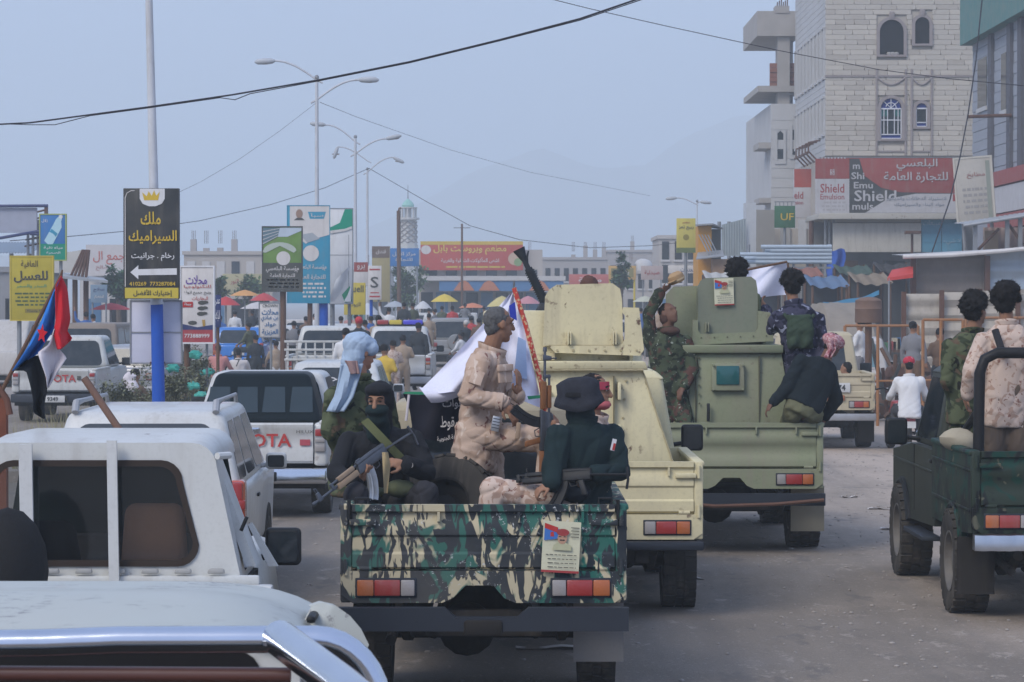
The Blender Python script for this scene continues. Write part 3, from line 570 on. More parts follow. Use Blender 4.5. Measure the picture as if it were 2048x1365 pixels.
# --- red shop fascia in front of the tower
FY = 112.0
s = Sign('shop_fascia', 'long red and white paint shop fascia under the stone tower', 1641, 316, 1952, 426, FY, DRED, depth=.5, frame=STEEL, edge=.03)
PW = mat('fascia_white', (.50, .49, .50), .6, dust=.2); PC = mat('fascia_charcoal', (.05, .055, .055), .6)
s.patch(1630, 318, 1698, 428, PW, 'end_panel', y=-.005, th=.02); s.patch(1630, 318, 1698, 358, DRED, y=-.03)
s.poly([(1698, 318), (1718, 318), (1728, 352), (1762, 376), (1800, 385), (1952, 388), (1952, 426), (1698, 428)], PC, y=-.012); s.poly([(1730, 426), (1775, 398), (1830, 388), (1952, 388), (1952, 426)], PW, y=-.02)
s.poly(circ(1664, 345, 6, 8, 4, 45, 405), PW, 'emblem', y=-.04); s.T('S', DRED, 1664, 345, None, 10, y=-.05)
s.T('Shield', MAROON, 1664, 377, 48, 18, .01, y=-.03); s.T('Emulsion', MAROON, 1664, 394, 48, 11, .005, y=-.03); lines(s, 1642, 1690, 402, 424, 3, mat('print_pale', (.40, .38, .38)), 2).location.y = -.02
for (b_, px, py, w, h) in (('m', 1712, 334, 14, 9), ('Shi', 1715, 352, 26, 14), ('Emu', 1726, 371, 38, 13), ('Shield', 1750, 392, 84, 22), ('muls', 1725, 413, 42, 14)): s.T(b_, PW, px, py, w, h, .015, y=-.03)
s.T('البلعسي', PW, 1833, 330, 82, 24, .012, y=-.03); s.T('للتجارة العامة', PW, 1831, 355, 128, 22, .012, y=-.03)
s.poly(circ(1926, 347, 19, 22), mat('fascia_olive', (.30, .26, .07), .6), 'emblem', y=-.02)
GRP = mat('print_grey_blue', (.22, .24, .28)); s.T('لاستيراد الدهانات والديكور', GRP, 1832, 398, 120, 9, y=-.034); s.T('مواد البناء والسيراميك', GRP, 1838, 410, 100, 8, y=-.034); s.T('Shield', MAROON, 1936, 396, 24, 10, y=-.034); s.patch(1905, 389, 1919, 403, MAROON, 'emblem', y=-.024)
s.T('S', PW, 1912, 396, None, 9, y=-.034)
mb = MB(); [mb.box(s.lx(1642+i*6.5), s.lx(1645+i*6.5), -.02, .02, s.lz(318), s.lz(314.5)) for i in range(8)]; mb.build('crimped_edge', PW, s.o)
s2 = Sign('shop_fascia', 'short red and white end sign set back left of the long fascia', 1588, 338, 1629, 436, 124, PW, depth=.3)
s2.patch(1588, 338, 1629, 375, mat('fascia_bright_red', (.40, .07, .05), .6)); s2.T('eld', MAROON, 1597, 391, 18, 14, .01); s2.T('sion', MAROON, 1598, 406, 16, 7)
mb = MB(); [mb.prism([(s2.lx(1588+i*5), s2.lz(338.5)), (s2.lx(1593+i*5), s2.lz(338.5)), (s2.lx(1590.5+i*5), s2.lz(334))], 'y', -.01, .02) for i in range(8)]; mb.build('zigzag_edge', PW, s2.o)
# --- shop front below the fascia: canopy, blank board, blue shutters, posts
sf = thing('paint_shop', 'open shop front with a blank cream board and blue metal doors', 'shop', (0, 0, 0)); SY = FY+.8; sx_ = lambda px: wx(px, SY); sz_ = lambda py: wz(py, SY)
MB().box(sx_(1640), sx_(2060), SY+4, SY+4.3, 0, sz_(430)).build('back_wall', mat('shop_wall', (.20, .19, .18), .9, var=.4, scale=1), sf, smooth=None)
MB().frus((sx_(1630), sx_(1960), SY-1.0, SY+4, sz_(440)), (sx_(1634), sx_(1960), SY-.9, SY+4, sz_(428)), .03).build('canopy', mat('canopy_sheet', (.36, .34, .30), .8, rust=1), sf)
MB().box(sx_(1664), sx_(1840), SY-.3, SY-.15, sz_(505), sz_(447), .02).build('blank_board', mat('cream_board', (.60, .57, .50), .75, var=.12, scale=1, dust=.2, rust=.5), sf)
bd = mat('door_blue', (.11, .33, .46), .6, dust=.15)
for i, (a, b) in enumerate(((1841, 1881), (1882, 1922))):
    d = MB().box(sx_(a), sx_(b), SY-.2, SY-.1, sz_(505), sz_(430), .015).build('door', bd, sf)
    mb = MB(); [mb.box(sx_(a+1), sx_(b-1), SY-.23, SY-.2, sz_(430+18*k+1.2), sz_(430+18*k-1.2)) for k in range(1, 4)]; mb.build('door_rail', bd, d)
    text('مبيعات' if i == 0 else 'لا شيء', mat('paint_pale_blue', (.35, .48, .55)), d, (sx_(a)+sx_(b))/2, sz_(447 if i == 0 else 484), .7, .26, SY-.24)
for px in (1652, 1660, 1668): MB().cyl((sx_(px), SY+.2, 0), (sx_(px), SY+.2, sz_(440)), .06, n=8).build('post', STEEL, sf)
MB().cyl((sx_(1633), SY+2, 0), (sx_(1633), SY+2, sz_(440)), .1, n=8).build('post', RUSTY, sf)
for i, (a, b, c, d, m_) in enumerate(((1700, 1730, 520, 640, 'a'), (1745, 1772, 530, 640, 'b'), (1790, 1830, 520, 640, 'c'))):
    MB().box(sx_(a), sx_(b), SY+2.2+i*.3, SY+2.9+i*.3, 0, sz_(c), .03).build('shelf_unit', mat('goods_'+m_, [(.16, .10, .07), (.10, .12, .12), (.05, .06, .06)][i], .8), sf)
s = Sign('fan_bracket', 'rusty flat topped stand post before the cream board', 1812, 462, 1842, 468, 106, RUSTY, [(1828, .1, RUSTY)], depth=.5, cat='post')
tarp = MB(); tarp.grid(lambda u, v: (wx(1655+34*u, 109) + .05*math.sin(v*9), 109+.12*math.sin(u*9+v*2), wz(500+75*v+3*math.sin(u*6), 109)), 14, 10); tag(tarp.build('hanging_tarpaulin', mat('tarp_blue', (.03, .10, .42), .6)), 'bright blue tarpaulin hanging by the stacked pipes', 'tarpaulin')
PIPE = mat('pipe_pale_blue', (.42, .50, .58), .45); r3 = random.Random(5)
for i in range(15):
    row = i//3; py = 494+row*7.5; a = 1478+r3.uniform(0, 70)-row*4*(i % 2); Yp = 104+(i % 3)*.26+.02*row; z_ = wz(py, 104)
    o = MB(); o.lathe([(.075, 0), (.075, wx(1655, Yp)-wx(a, Yp)), (.09, wx(1655, Yp)-wx(a, Yp)), (.09, wx(1663, Yp)-wx(a, Yp)), (.068, wx(1663, Yp)-wx(a, Yp)), (.06, wx(1655, Yp)-wx(a, Yp)), (.06, 0), (.075, 0)], (wx(a, Yp), Yp, z_), 'x', 10)
    tag(o.build('plastic_pipe', PIPE), 'pale blue plastic pipe in the '+['topmost', 'second', 'third', 'fourth', 'lowest'][row]+' row of the stack by the blue tarpaulin', 'pipe', 'stacked plastic pipes')
rk = thing('pipe_rack', 'steel post rack holding the stack of plastic pipes', 'rack')
for px in (1500, 1530, 1560, 1590, 1618, 1645): MB().cyl((wx(px, 104.3), 104.9, 0), (wx(px, 104.3), 104.9, wz(488, 104)), .05, n=8).build('post', STEEL, rk)
for py in (534, 560): MB().box(wx(1490, 104.2), wx(1660, 104.2), 103.8, 104.9, wz(py+4, 104), wz(py, 104)).build('beam', STEEL, rk)
# --- grey building at the right edge: its street face is the plane x = GX
GX = 17.3; gyy = lambda px: GX*FPX/(px-1024); gb = thing('grey_building', 'grey coursed building with a teal upper band at the right edge', 'building'); GZ = 12.1
MB().box(GX, GX+10, 78, gyy(1946), 0, GZ).build('wall', mat('grey_stone', (.27, .28, .31), .85, var=.2, scale=.6), gb, smooth=None)
MB().box(GX-.45, GX+10, 78, gyy(1946)+.4, GZ, GZ+6).build('teal_band', mat('band_teal', (.07, .20, .19), .7, dust=.3), gb)
z0 = 6.9; k = 0
while z0 < GZ-.05: MB().box(GX-.03-.012*(k % 2), GX, 79, gyy(1946), z0, min(z0+.36, GZ)).build('stone_course', mat('grey_course', (.29, .31, .35), .85, var=.15), gb, smooth=None); z0 += .38; k += 1
for px in (1986, 2024, 2046): MB().box(GX-.16, GX-.042, gyy(px)-.35, gyy(px)+.35, 6.9, GZ-.02).build('pilaster', mat('pilaster_dark', (.10, .10, .115), .8), gb)
for (a, c, z_a, z_b) in ((1957, 1975, 9.6, 11.4), (2004, 2014, 9.2, 11.2)): wq = MB().box(GX-.06, GX-.044, gyy(c), gyy(a), z_a, z_b).build('window', GLD, gb, smooth=None); MB().box(GX-.1, GX-.044, gyy(c)-.1, gyy(a)+.1, z_a-.15, z_a).build('sill', STONEW, wq)
for k in range(2): MB().box(GX-.5, GX-.05, 80, 99, 6.5-k*1.5, 7.0-k*1.5).build('red_band', DRED, gb); MB().box(GX-.45, GX-.05, 80, 98.5, 5.55-k*1.5, 6.45-k*1.5).build('white_band', PW, gb)
MB().cyl((GX-.1, 96.5, 8.9), (GX-1.6, 96.5, 8.85), .06, n=8).build('bracket', RUSTY, gb)
s = Sign('shop_sign', 'tilted weathered white box sign beside the grey building', 1940, 316, 2010, 440, 88, mat('sign_weathered', (.44, .42, .38), .8, var=.12, rust=.4), depth=.25, frame=mat('sign_pale_frame', (.52, .50, .44), .7), edge=.06)
s.o.rotation_euler = (0, R(-4), R(-12)); s.T('مطابخ', mat('faded_red', (.32, .15, .13)), 1980, 350, 36, 12); lines(s, 1950, 2000, 372, 430, 5, mat('faded_print', (.30, .29, .28)), 3); s.patch(2000, 322, 2008, 438, mat('sign_faded_green', (.25, .28, .24)), y=-.006)
MB().cyl((s.lx(1948), .3, 0), (s.lx(1948), .3, s.lz(430)), .06, n=8).build('post', STEEL, s.o); MB().cyl((s.lx(2004), .3, 0), (s.lx(2004), .3, s.lz(430)), .06, n=8).build('post', STEEL, s.o)
# --- corrugated stalls and fences on the right
ZINC = mat('zinc_sheet', (.36, .38, .40), .5, .35, rust=.6, dust=.3); ZINC2 = mat('zinc_blue_grey', (.34, .40, .45), .5, .3, dust=.2); ZBRN = mat('sheet_brown', (.17, .145, .13), .7, dust=.3); SAND = mat('sheet_sand', (.42, .38, .32), .7, dust=.4, rust=.4)
st = thing('market_stall', 'tin roofed market stall with steel trusses under the weathered sign', 'stall'); mb = MB()
mb.grid(lambda u, v: (wx(1926+190*u, 84), 83.2+2.5*v, wz(450-29*u-6*v, 84) + .02*math.sin(u*120)), 120, 2); mb.build('roof', ZINC, st)
mb = MB(); mb.tube([(wx(1926, 83.2), 83.15, wz(452, 83.2)), (wx(2116, 83.2), 83.15, wz(422, 83.2))], .05, 8); mb.build('fascia_rail', ZINC, st)
for px, t_ in ((1950, 448), (2014, 440), (2040, 436)): MB().box(wx(px, 83.4)-.06, wx(px, 83.4)+.06, 83.35, 83.47, 0, wz(t_, 83.4)).build('post', STEEL, st)
for a, b in (((1956, 500), (1998, 458)), ((2046, 490), (2018, 450))): MB().tube([W(*a, 83.5), W(*b, 83.5)], .05, 6).build('brace', RUSTY, st)
mb = MB(); corr(mb, wx(1968, 86), wx(2120, 86), 86.2, 0, wz(455, 86), .2); mb.build('back_sheet', mat('sheet_rose', (.30, .22, .20), .8, dust=.2), st)
MB().box(wx(1968, 85.9), wx(1995, 85.9), 85.8, 86.0, 0, wz(462, 86)).build('timber_panel', mat('timber_pale', (.42, .32, .22), .8), st)
kq = thing('tin_kiosk', 'low kiosk of horizontal corrugated sheets with a white roof edge', 'kiosk')
mb = MB(); mb.grid(lambda u, v: (wx(1806+300*u, 78), 77.5+3*v, wz(512-16*u-5*v, 78)), 30, 3); mb.build('roof', mat('roof_edge_white', (.52, .52, .52), .7, dust=.2), kq); MB().tube([W(1806, 514, 77.4), W(1900, 511, 77.4), W(2000, 503, 77.4), W(2110, 492, 77.4)], .06, 8).build('roof_edge', OFFW, kq)
mb = MB(); corr(mb, wx(1835, 78), wx(1972, 78), 78.2, 0, wz(508, 78), .42, .04, True); mb.build('wall_sheet', ZBRN, kq)
mb = MB(); corr(mb, wx(1972, 78), wx(2110, 78), 78.1, 0, wz(500, 78), .5, .05, True); mb.build('wall_sheet', ZINC2, kq)
for px in (1826, 1974): MB().box(wx(px, 78)-.07, wx(px, 78)+.07, 77.9, 78.05, 0, wz(512, 78)).build('post', RUSTY, kq)
aw = thing('red_awning', 'small red awning against the tin kiosk', 'awning'); mb = MB(); mb.quad(W(1775, 556, 77.0), W(1826, 548, 77.0), W(1826, 532, 78), W(1784, 540, 78), .03); mb.quad(W(1775, 562, 77.0), W(1826, 556, 77), W(1826, 548, 77.0), W(1775, 556, 77.0), .03); mb.build('cloth', mat('awning_red', (.5, .05, .04), .6), aw); MB().cyl((wx(1778, 77), 77.02, 0), W(1778, 556, 77.02), .025, n=8).build('pole', STEEL, aw)
fn_ = thing('sheet_fence', 'sand coloured corrugated sheet fence behind the orange barriers', 'fence')
for i in range(4):
    mb = MB(); a = 1806+i*76; corr(mb, wx(a, 62), wx(a+75, 62), 62+.03*(i % 2), 0, wz(588-i*3, 62), .33, .04, True); mb.build('sheet', SAND, fn_); MB().box(wx(a, 62)-.05, wx(a, 62)+.05, 61.85, 61.94, 0, wz(584-i*3, 62)).build('post', RUSTY, fn_)
fn2 = thing('sheet_fence', 'dark plank and sheet fence under the pipe rack', 'fence')
for i in range(16): MB().box(wx(1500+i*11, 98), wx(1510+i*11, 98), 98+.02*(i % 3), 98.05+.02*(i % 3), 0, wz(560+(i*7 % 5)*2, 98)).build('plank', mat('plank_grey', (.20, .20, .19), .9, var=.3, scale=2), fn2)
wl_ = thing('earth_bank', 'pale dirt bank with a blue tarpaulin strip behind the rusty drum', 'bank'); mb = MB()
mb.grid(lambda u, v: (wx(1560+270*u, 66), 63+6*v, max(0, (wz(606, 66)*math.sin(min(1, v*1.5)*math.pi/2) + .05*noise.fractal(Vector((u*9, v*5, 2)), 1, 2, 4))*min(1, u*3, (1-u)*3) - .02)), 50, 14); mb.build('earth', mat('pale_earth', (.25, .215, .175), .95, var=.2, bump=.4, bscale=9), wl_)
mb = MB(); mb.grid(lambda u, v: W(1646+112*u, 604-22*u*u+9*v+1.5*math.sin(u*11), 69.5-.4*v), 16, 3); mb.build('tarpaulin_strip', mat('tarp_teal', (.03, .15, .24), .6), wl_)
# --- drum on a post and orange barriers
dr = thing('rusty_drum', 'rusty drum standing on a timber post beyond the tan pickup', 'drum', (wx(1737, 57), 57, 0)); z0, z1 = wz(646, 57), wz(594, 57)
DRM = mat('drum_rust', (.17, .105, .075), .85, .1, var=.3); MB().lathe([(.0, 0), (.27, 0), (.28, .03), (.275, (z1-z0)*.5), (.285, (z1-z0)*.53), (.275, (z1-z0)*.56), (.27, z1-z0-.1), (.275, z1-z0-.08), (.25, z1-z0-.06), (.16, z1-z0-.015), (0, z1-z0)], (0, 0, z0), 'z', 24).build('barrel', DRM, dr); MB().cyl((0, 0, 0), (0, 0, z0), .07, n=8).build('post', POLEBR, dr)
ORG = mat('barrier_orange', (.30, .125, .04), .8, rust=1, dust=.35)
def barrier(label, px0, px1, pyt, Y, diag):
    o = thing('road_barrier', label, 'barrier', group='orange steel barriers by the fence'); a, b = wx(px0, Y), wx(px1, Y); zt = wz(pyt, Y); mb = MB()
    MB().tube([(a, Y, zt), (b, Y, zt)], .027, 8).build('top_rail', ORG, o); MB().tube([(a, Y, zt*.45), (b, Y, zt*.45)], .022, 8).build('low_rail', ORG, o)
    for x in (a, (a*.55+b*.45), b): MB().cyl((x, Y, 0), (x, Y, zt), .032, n=8).build('upright', ORG, o)
    for k in range(diag): u = k/diag; MB().tube([(a+(b-a)*u, Y+.03, zt*.45), (a+(b-a)*(u+1/diag), Y+.03, zt)], .02, 6).build('brace', ORG, o)
barrier('orange barrier with close set uprights behind the motorcyclist', 1846, 1926, 640, 55, 0); barrier('low orange barrier beside the rusty drum', 1690, 1836, 652, 56.5, 0); barrier('orange barrier running behind the two men in the dark truck', 1932, 2080, 636, 56, 2)
jk = thing('scrap_heap', 'tangle of rusty pipes and timber behind the orange barriers', 'scrap'); r4 = random.Random(11)
for i in range(44):
    x = wx(r4.uniform(1745, 1925), 58); mb = MB(); a = Vector((x, 58+r4.uniform(0, 1.5), r4.uniform(.1, .7))); d = Vector((r4.uniform(-1, 1), r4.uniform(-.3, .3), r4.uniform(-.2, .9))).normalized()
    mb.tube([a, a+d*r4.uniform(.5, 1.5)], r4.uniform(.02, .05), 6); mb.build('scrap_pipe', [RUSTY, POLEBR, DGREY][i % 3], jk)
for i in range(7): MB().ell((wx(1770+i*24, 59), 58.8+r4.uniform(-.3, .4), r4.uniform(.3, 1.1)), (r4.uniform(.2, .45), .3, r4.uniform(.15, .4)), 8).build('bundle', [POLEBR, RUSTY, DGREY][i % 3], jk)
# --- far right: grey metal hoardings, orange kiosk, green sign
def slab(name, label, cat, rects, Y, group=None):
    o = thing(name, label, cat, group=group)
    for (n_, a, b, c, d, dep, m_) in rects: MB().box(wx(a, Y), wx(b, Y), Y, Y+dep, max(0, wz(d, Y)) if d else 0, wz(c, Y)).build(n_, m_, o, smooth=None)
    return o
o = thing('hoarding', 'pale green grey billboard back with ribs beside the white column', 'hoarding'); mb = MB(); mb.grid(lambda u, v: (wx(1443+52*u, 118)+0, 118+.8*u+.012*math.sin(u*60), wz(512-(62+14*u)*v, 118)), 60, 2); mb.build('sheet', mat('hoarding_green', (.50, .56, .55), .7, var=.25, scale=.6, dust=.2), o)
for px in (1448, 1468, 1488): MB().cyl((wx(px, 118), 120.8, 0), (wx(px, 118), 120.8, wz(440, 118)), .08, n=8).build('post', STEEL, o)
slab('white_pillar', 'plain white column between the billboard backs', 'pillar', [('shaft', 1491, 1512, 406, None, 1.2, mat('pillar_white', (.50, .52, .54), .8, var=.1)), ], 119)
slab('hoarding', 'brownish blank panel left of the green sign', 'hoarding', [('panel', 1513, 1549, 420, 512, .2, mat('panel_taupe', (.30, .28, .25), .8, var=.2, scale=.7)), ('post', 1528, 1532, 512, None, .2, STEEL)], 117)
s = Sign('shop_sign', 'green sign with yellow letters at the foot of the white wing', 1549, 412, 1590, 456, 116, mat('sign_bottle_green', (.03, .13, .06), .6), [(1570, .12, STEEL)]); s.T('UF', GOLD, 1574, 434, 26, 14, .01)
mb = MB(); [mb.box(s.lx(1550+i*8), s.lx(1552+i*8), .0, .05, s.lz(412), s.lz(404)) for i in range(5)]; mb.box(s.lx(1549), s.lx(1590), .0, .05, s.lz(405), s.lz(403)); mb.build('lamp_rail', STEEL, s.o)
slab('shop_unit', 'beige wall and pale sheets under the green sign', 'shop', [('wall', 1512, 1640, 458, None, .4, mat('wall_beige', (.40, .36, .31), .9, var=.2, scale=.5)), ('sheet', 1560, 1580, 456, 505, -.1, mat('sheet_grey', (.36, .35, .33), .8)), ('sheet', 1596, 1612, 440, 512, -.12, mat('sheet_white', (.46, .46, .46), .8))], 121)
o = thing('orange_kiosk', 'orange panelled kiosk with a striped awning', 'kiosk'); MB().box(wx(1396, 112), wx(1423, 112), 112, 115, 0, wz(452, 112)).build('front', mat('kiosk_orange', (.55, .27, .035), .6), o, smooth=None); MB().box(wx(1423, 112)+.01, wx(1443, 112), 112.4, 115, 0, wz(458, 112)).build('side', DGREY, o, smooth=None)
MB().quad(W(1392, 518, 110.5), W(1448, 512, 110.5), W(1446, 500, 112), W(1396, 505, 112), .04).build('awning', ZINC, o); MB().quad(W(1390, 449, 111.6), W(1426, 447, 111.6), W(1446, 456, 113), W(1400, 452, 113.5), .06).build('roof', ZINC, o)
for k in range(4): MB().tube([W(1398+k*6, 470, 111.9), W(1418+k*6, 510, 111.0)], .025, 6).build('strut', STEEL, o)
MB().box(wx(1418, 113), wx(1462, 113), 110.9, 111.9, 0, wz(520, 113)).build('brick_base', mat('kiosk_brick', (.35, .22, .13), .9), o, smooth=None)
# --- far street: hazy buildings, restaurant, minaret, tents
FARB = mat('far_plaster', (.42, .38, .34), .9, var=.15, scale=.3); FARC = mat('far_concrete', (.36, .33, .31), .9, var=.15, scale=.4); FARW = mat('far_white', (.52, .50, .48), .9)
def far_building(label, px0, px1, pyt, Y, m_, rows, cols, wm=None, cols_up=0, band=None, dep=8, win_rows=None, ground=True):
    o = thing('flat_roofed_building', label, 'building'); x0, x1, zt = wx(px0, Y), wx(px1, Y), wz(pyt, Y)
    MB().box(x0, x1, Y, Y+dep, 0, zt).build('wall', m_, o, smooth=None); MB().box(x0-.1, x1+.1, Y-.12, Y+dep, zt, zt+.22).build('parapet', m_, o)
    r_ = random.Random(int(px0)+7)
    wm = wm or DARKIN
    for i in range(cols):
        for j in range(rows):
            cx = x0+(x1-x0)*(i+.5)/cols; w = (x1-x0)/cols*.27; zz = 3.4+(zt-3.4)*(j+.5)/max(rows, 1)
            if rows: 
                wq = MB().box(cx-w, cx+w, Y-.05, Y-.01, zz-.55, zz+.55).build('window', wm if r_.random() < .7 else GLD, o, smooth=None); MB().box(cx-w-.08, cx+w+.08, Y-.12, Y, zz-.68, zz-.56).build('sill', FARW, wq)
    if ground:
        n = max(2, int((x1-x0)/3))
        for i in range(n):
            a = x0+(x1-x0)*i/n+.2; b = x0+(x1-x0)*(i+1)/n-.2; MB().box(a, b, Y-.04, Y-.01, 0, 2.6).build('shop_door', [DARKIN, mat('roller_blue', (.07, .16, .28), .6), mat('roller_green', (.06, .16, .13), .6), DARKIN][r_.randrange(4)], o, smooth=None)
    for i in range(cols_up):
        if r_.random() < .35: continue
        cx = x0+(x1-x0)*(i+.5+r_.uniform(-.25, .25))/cols_up; MB().box(cx-.18, cx+.18, Y+.4, Y+.8, zt+.2, zt+.8+r_.uniform(-.45, .4)).build('column', FARC, o, smooth=None)
        mb = MB(); [mb.cyl((cx-.1+q*.1, Y+.6, zt+.7), (cx-.1+q*.1, Y+.6, zt+1.5), .015, n=4) for q in range(3)]; mb.build('rebar', RUSTY, o)
    return o
far_building('beige two storey building with white window bays above the tents', 368, 545, 510, 172, FARB, 1, 6, FARW, 6)
far_building('pale building with red Arabic wall lettering left of the black sign', 160, 262, 520, 130, FARW, 0, 4)
o = thing('wall_banner', 'white wall banner with large red Arabic lettering', 'banner', (wx(215, 129.5), 129.5, 0)); MB().box(wx(172, 129.5)-wx(215, 129.5), wx(262, 129.5)-wx(215, 129.5), 0, .08, wz(552, 129.5), wz(490, 129.5)).build('panel', mat('banner_white', (.56, .53, .52), .7), o); text('جمع ال', mat('banner_red', (.50, .09, .06)), o, wx(218, 129.5)-wx(215, 129.5), wz(516, 129.5), 1.45, .62, -.02); text('صالح', mat('banner_pink', (.45, .22, .2)), o, wx(205, 129.5)-wx(215, 129.5), wz(536, 129.5), .6, .25, -.02)
far_building('grey shop row at the left edge under the billboard frame', -60, 62, 545, 112, mat('far_grey', (.26, .26, .27), .9), 0, 4)
far_building('unfinished hazy block with a row of bare columns behind the gun turret', 1050, 1215, 520, 235, FARC, 1, 9, None, 9); far_building('second unfinished block with tall bare columns', 1216, 1360, 505, 250, FARC, 1, 7, None, 8)
far_building('low hazy house row between the tree and the orange kiosk', 1250, 1400, 548, 205, FARB, 1, 7, None, 4); far_building('beige unfinished house left of the minaret', 690, 780, 545, 240, FARB, 1, 5, None, 5)
far_building('hazy cream house between the yellow sign and the water tank', 1318, 1395, 478, 170, mat('far_cream', (.44, .41, .38), .9, var=.15), 2, 3)
far_building('low hazy building behind the parked vans', 250, 380, 560, 210, FARC, 1, 5, None, 4)
RY = 185.0; rs = thing('restaurant', 'two storey restaurant with blue painted ground floor under the red fascia', 'building'); rx = lambda px: wx(px, RY); rz_ = lambda py: wz(py, RY)
MB().box(rx(838), rx(1085), RY, RY+12, 0, rz_(500)).build('wall', FARB, rs, smooth=None); MB().box(rx(832), rx(1130), RY-2, RY, rz_(562), rz_(553)).build('canopy', FARW, rs)
for i in range(6): wq = MB().box(rx(852+i*40), rx(874+i*40), RY-.06, RY-.01, rz_(552), rz_(540)).build('window', GLD, rs, smooth=None); MB().box(rx(851+i*40), rx(875+i*40), RY-.12, RY, rz_(553.5), rz_(552)).build('sill', FARW, wq)
bl = mat('shop_front_blue', (.07, .18, .36), .6)
for i in range(5): MB().box(rx(880+i*50), rx(926+i*50), RY-1.9, RY-1.8, rz_(583), rz_(563)).build('fascia_board', bl, rs); MB().prism([(rx(908+i*50), rz_(582)), (rx(950+i*50), rz_(582)), (rx(938+i*50), rz_(566)), (rx(929+i*50), rz_(561)), (rx(919+i*50), rz_(566))], 'y', RY-1.98, RY-1.93).build('orange_emblem', mat('emblem_orange', (.48, .18, .09), .6), rs, smooth=None) if i in (0, 1, 3) else None
for i in range(9): MB().box(rx(842+i*30), rx(866+i*30), RY-.1, RY-.05, 0, rz_(585)).build('shop_door', [DARKIN, mat('roller_blue', (.07, .16, .28)), DGREY][i % 3], rs, smooth=None)
s = Sign('restaurant_fascia', 'wide red restaurant fascia with yellow Arabic lettering in the haze', 841, 484, 1046, 541, RY-.6, mat('fascia_tomato', (.46, .06, .04), .6), depth=.3); s.patch(841, 483, 1046, 490, mat('fascia_yellow', (.60, .42, .05)), y=-.006)
s.T('مطعم وبروست بابل', mat('letter_yellow', (.66, .50, .10)), 940, 500, 146, 20, .02); s.T('اشهى المأكولات الشرقية والغربية', OFFW, 940, 521, 116, 12, .012); s.poly(circ(852, 500, 10, 9), OFFW, 'picture'); s.poly(circ(1030, 518, 14, 13), mat('print_food', (.5, .36, .25)), 'picture'); s.poly(circ(1036, 525, 8), mat('print_salad', (.2, .3, .12)), 'picture', y=-.014); lines(s, 880, 1010, 531, 538, 1, YEL, 6)
mn = thing('minaret', 'white lattice minaret with a pale green dome in the haze', 'minaret', (wx(816, 270), 270, 0)); MY = 270; q = MY/FPX; mz = lambda py: wz(py, MY); MW = mat('minaret_white', (.50, .49, .46), .8); ML = mat('minaret_lattice', (.28, .25, .23), .8)
MB().cyl((0, 0, 0), (0, 0, mz(490)), 22*q, 20*q, 8).build('shaft', MW, mn); MB().cyl((0, 0, mz(490)), (0, 0, mz(440)), 18.5*q, 17*q, 8).build('lattice_shaft', MW, mn)
mb = MB()
for k in range(8):
    for j in range(4):
        for sgn in (1, -1):
            a0 = math.pi*2*(k+.02)/8; a1 = math.pi*2*(k+.98)/8; z0 = mz(486-j*11); z1 = mz(477-j*11); r_ = 19*q
            p0 = Vector((r_*math.cos(a0 if sgn > 0 else a1), r_*math.sin(a0 if sgn > 0 else a1), z0)); p1 = Vector((r_*.95*math.cos(a1 if sgn > 0 else a0), r_*.95*math.sin(a1 if sgn > 0 else a0), z1)); mb.tube([p0, p1], .06, 4)
mb.build('lattice', ML, mn); MB().cyl((0, 0, mz(440)), (0, 0, mz(436)), 23*q, n=16).build('balcony', MW, mn)
for k in range(8): MB().cyl((16*q*math.cos(k*.785), 16*q*math.sin(k*.785), mz(436)), (16*q*math.cos(k*.785), 16*q*math.sin(k*.785), mz(416)), .09, n=6).build('colonnette', MW, mn)
MB().cyl((0, 0, mz(436)), (0, 0, mz(416)), 7*q, n=10).build('core', MW, mn); MB().cyl((0, 0, mz(417)), (0, 0, mz(415)), 19*q, n=16).build('upper_ring', MW, mn); MB().lathe([(11*q, 0), (12.5*q, 4*q), (10*q, 9*q), (5*q, 14*q), (1*q, 17*q), (0, 18*q)], (0, 0, mz(415)), 'z', 16).build('dome', mat('dome_green', (.26, .50, .43), .5), mn); MB().tube([(0, 0, mz(398)), (0, 0, mz(370))], [.06, .02], 6).build('finial', STEEL, mn)
ut = thing('utility_pole', 'thin dark utility pole in front of the red restaurant fascia', 'pole', (wx(924, 168), 168, 0)); MB().cyl((0, 0, 0), (0, 0, wz(448, 168)), .09, .06, 8).build('shaft', POLEBR, ut); MB().cyl((-.5, 0, wz(456, 168)), (.5, 0, wz(456, 168)), .03, n=6).build('crossarm', STEEL, ut)
ut = thing('utility_pole', 'brown timber pole leaning beside the minaret', 'pole', (wx(799, 150), 150, 0)); MB().cyl((0, 0, 0), (-.05, 0, wz(422, 150)), .13, .1, 8).build('shaft', POLEBR, ut); MB().tube([(-.05, 0, wz(426, 150)), (-.02, 0, wz(418, 150)), (.1, 0, wz(416, 150))], .05, 6).build('bent_tip', POLEBR, ut)
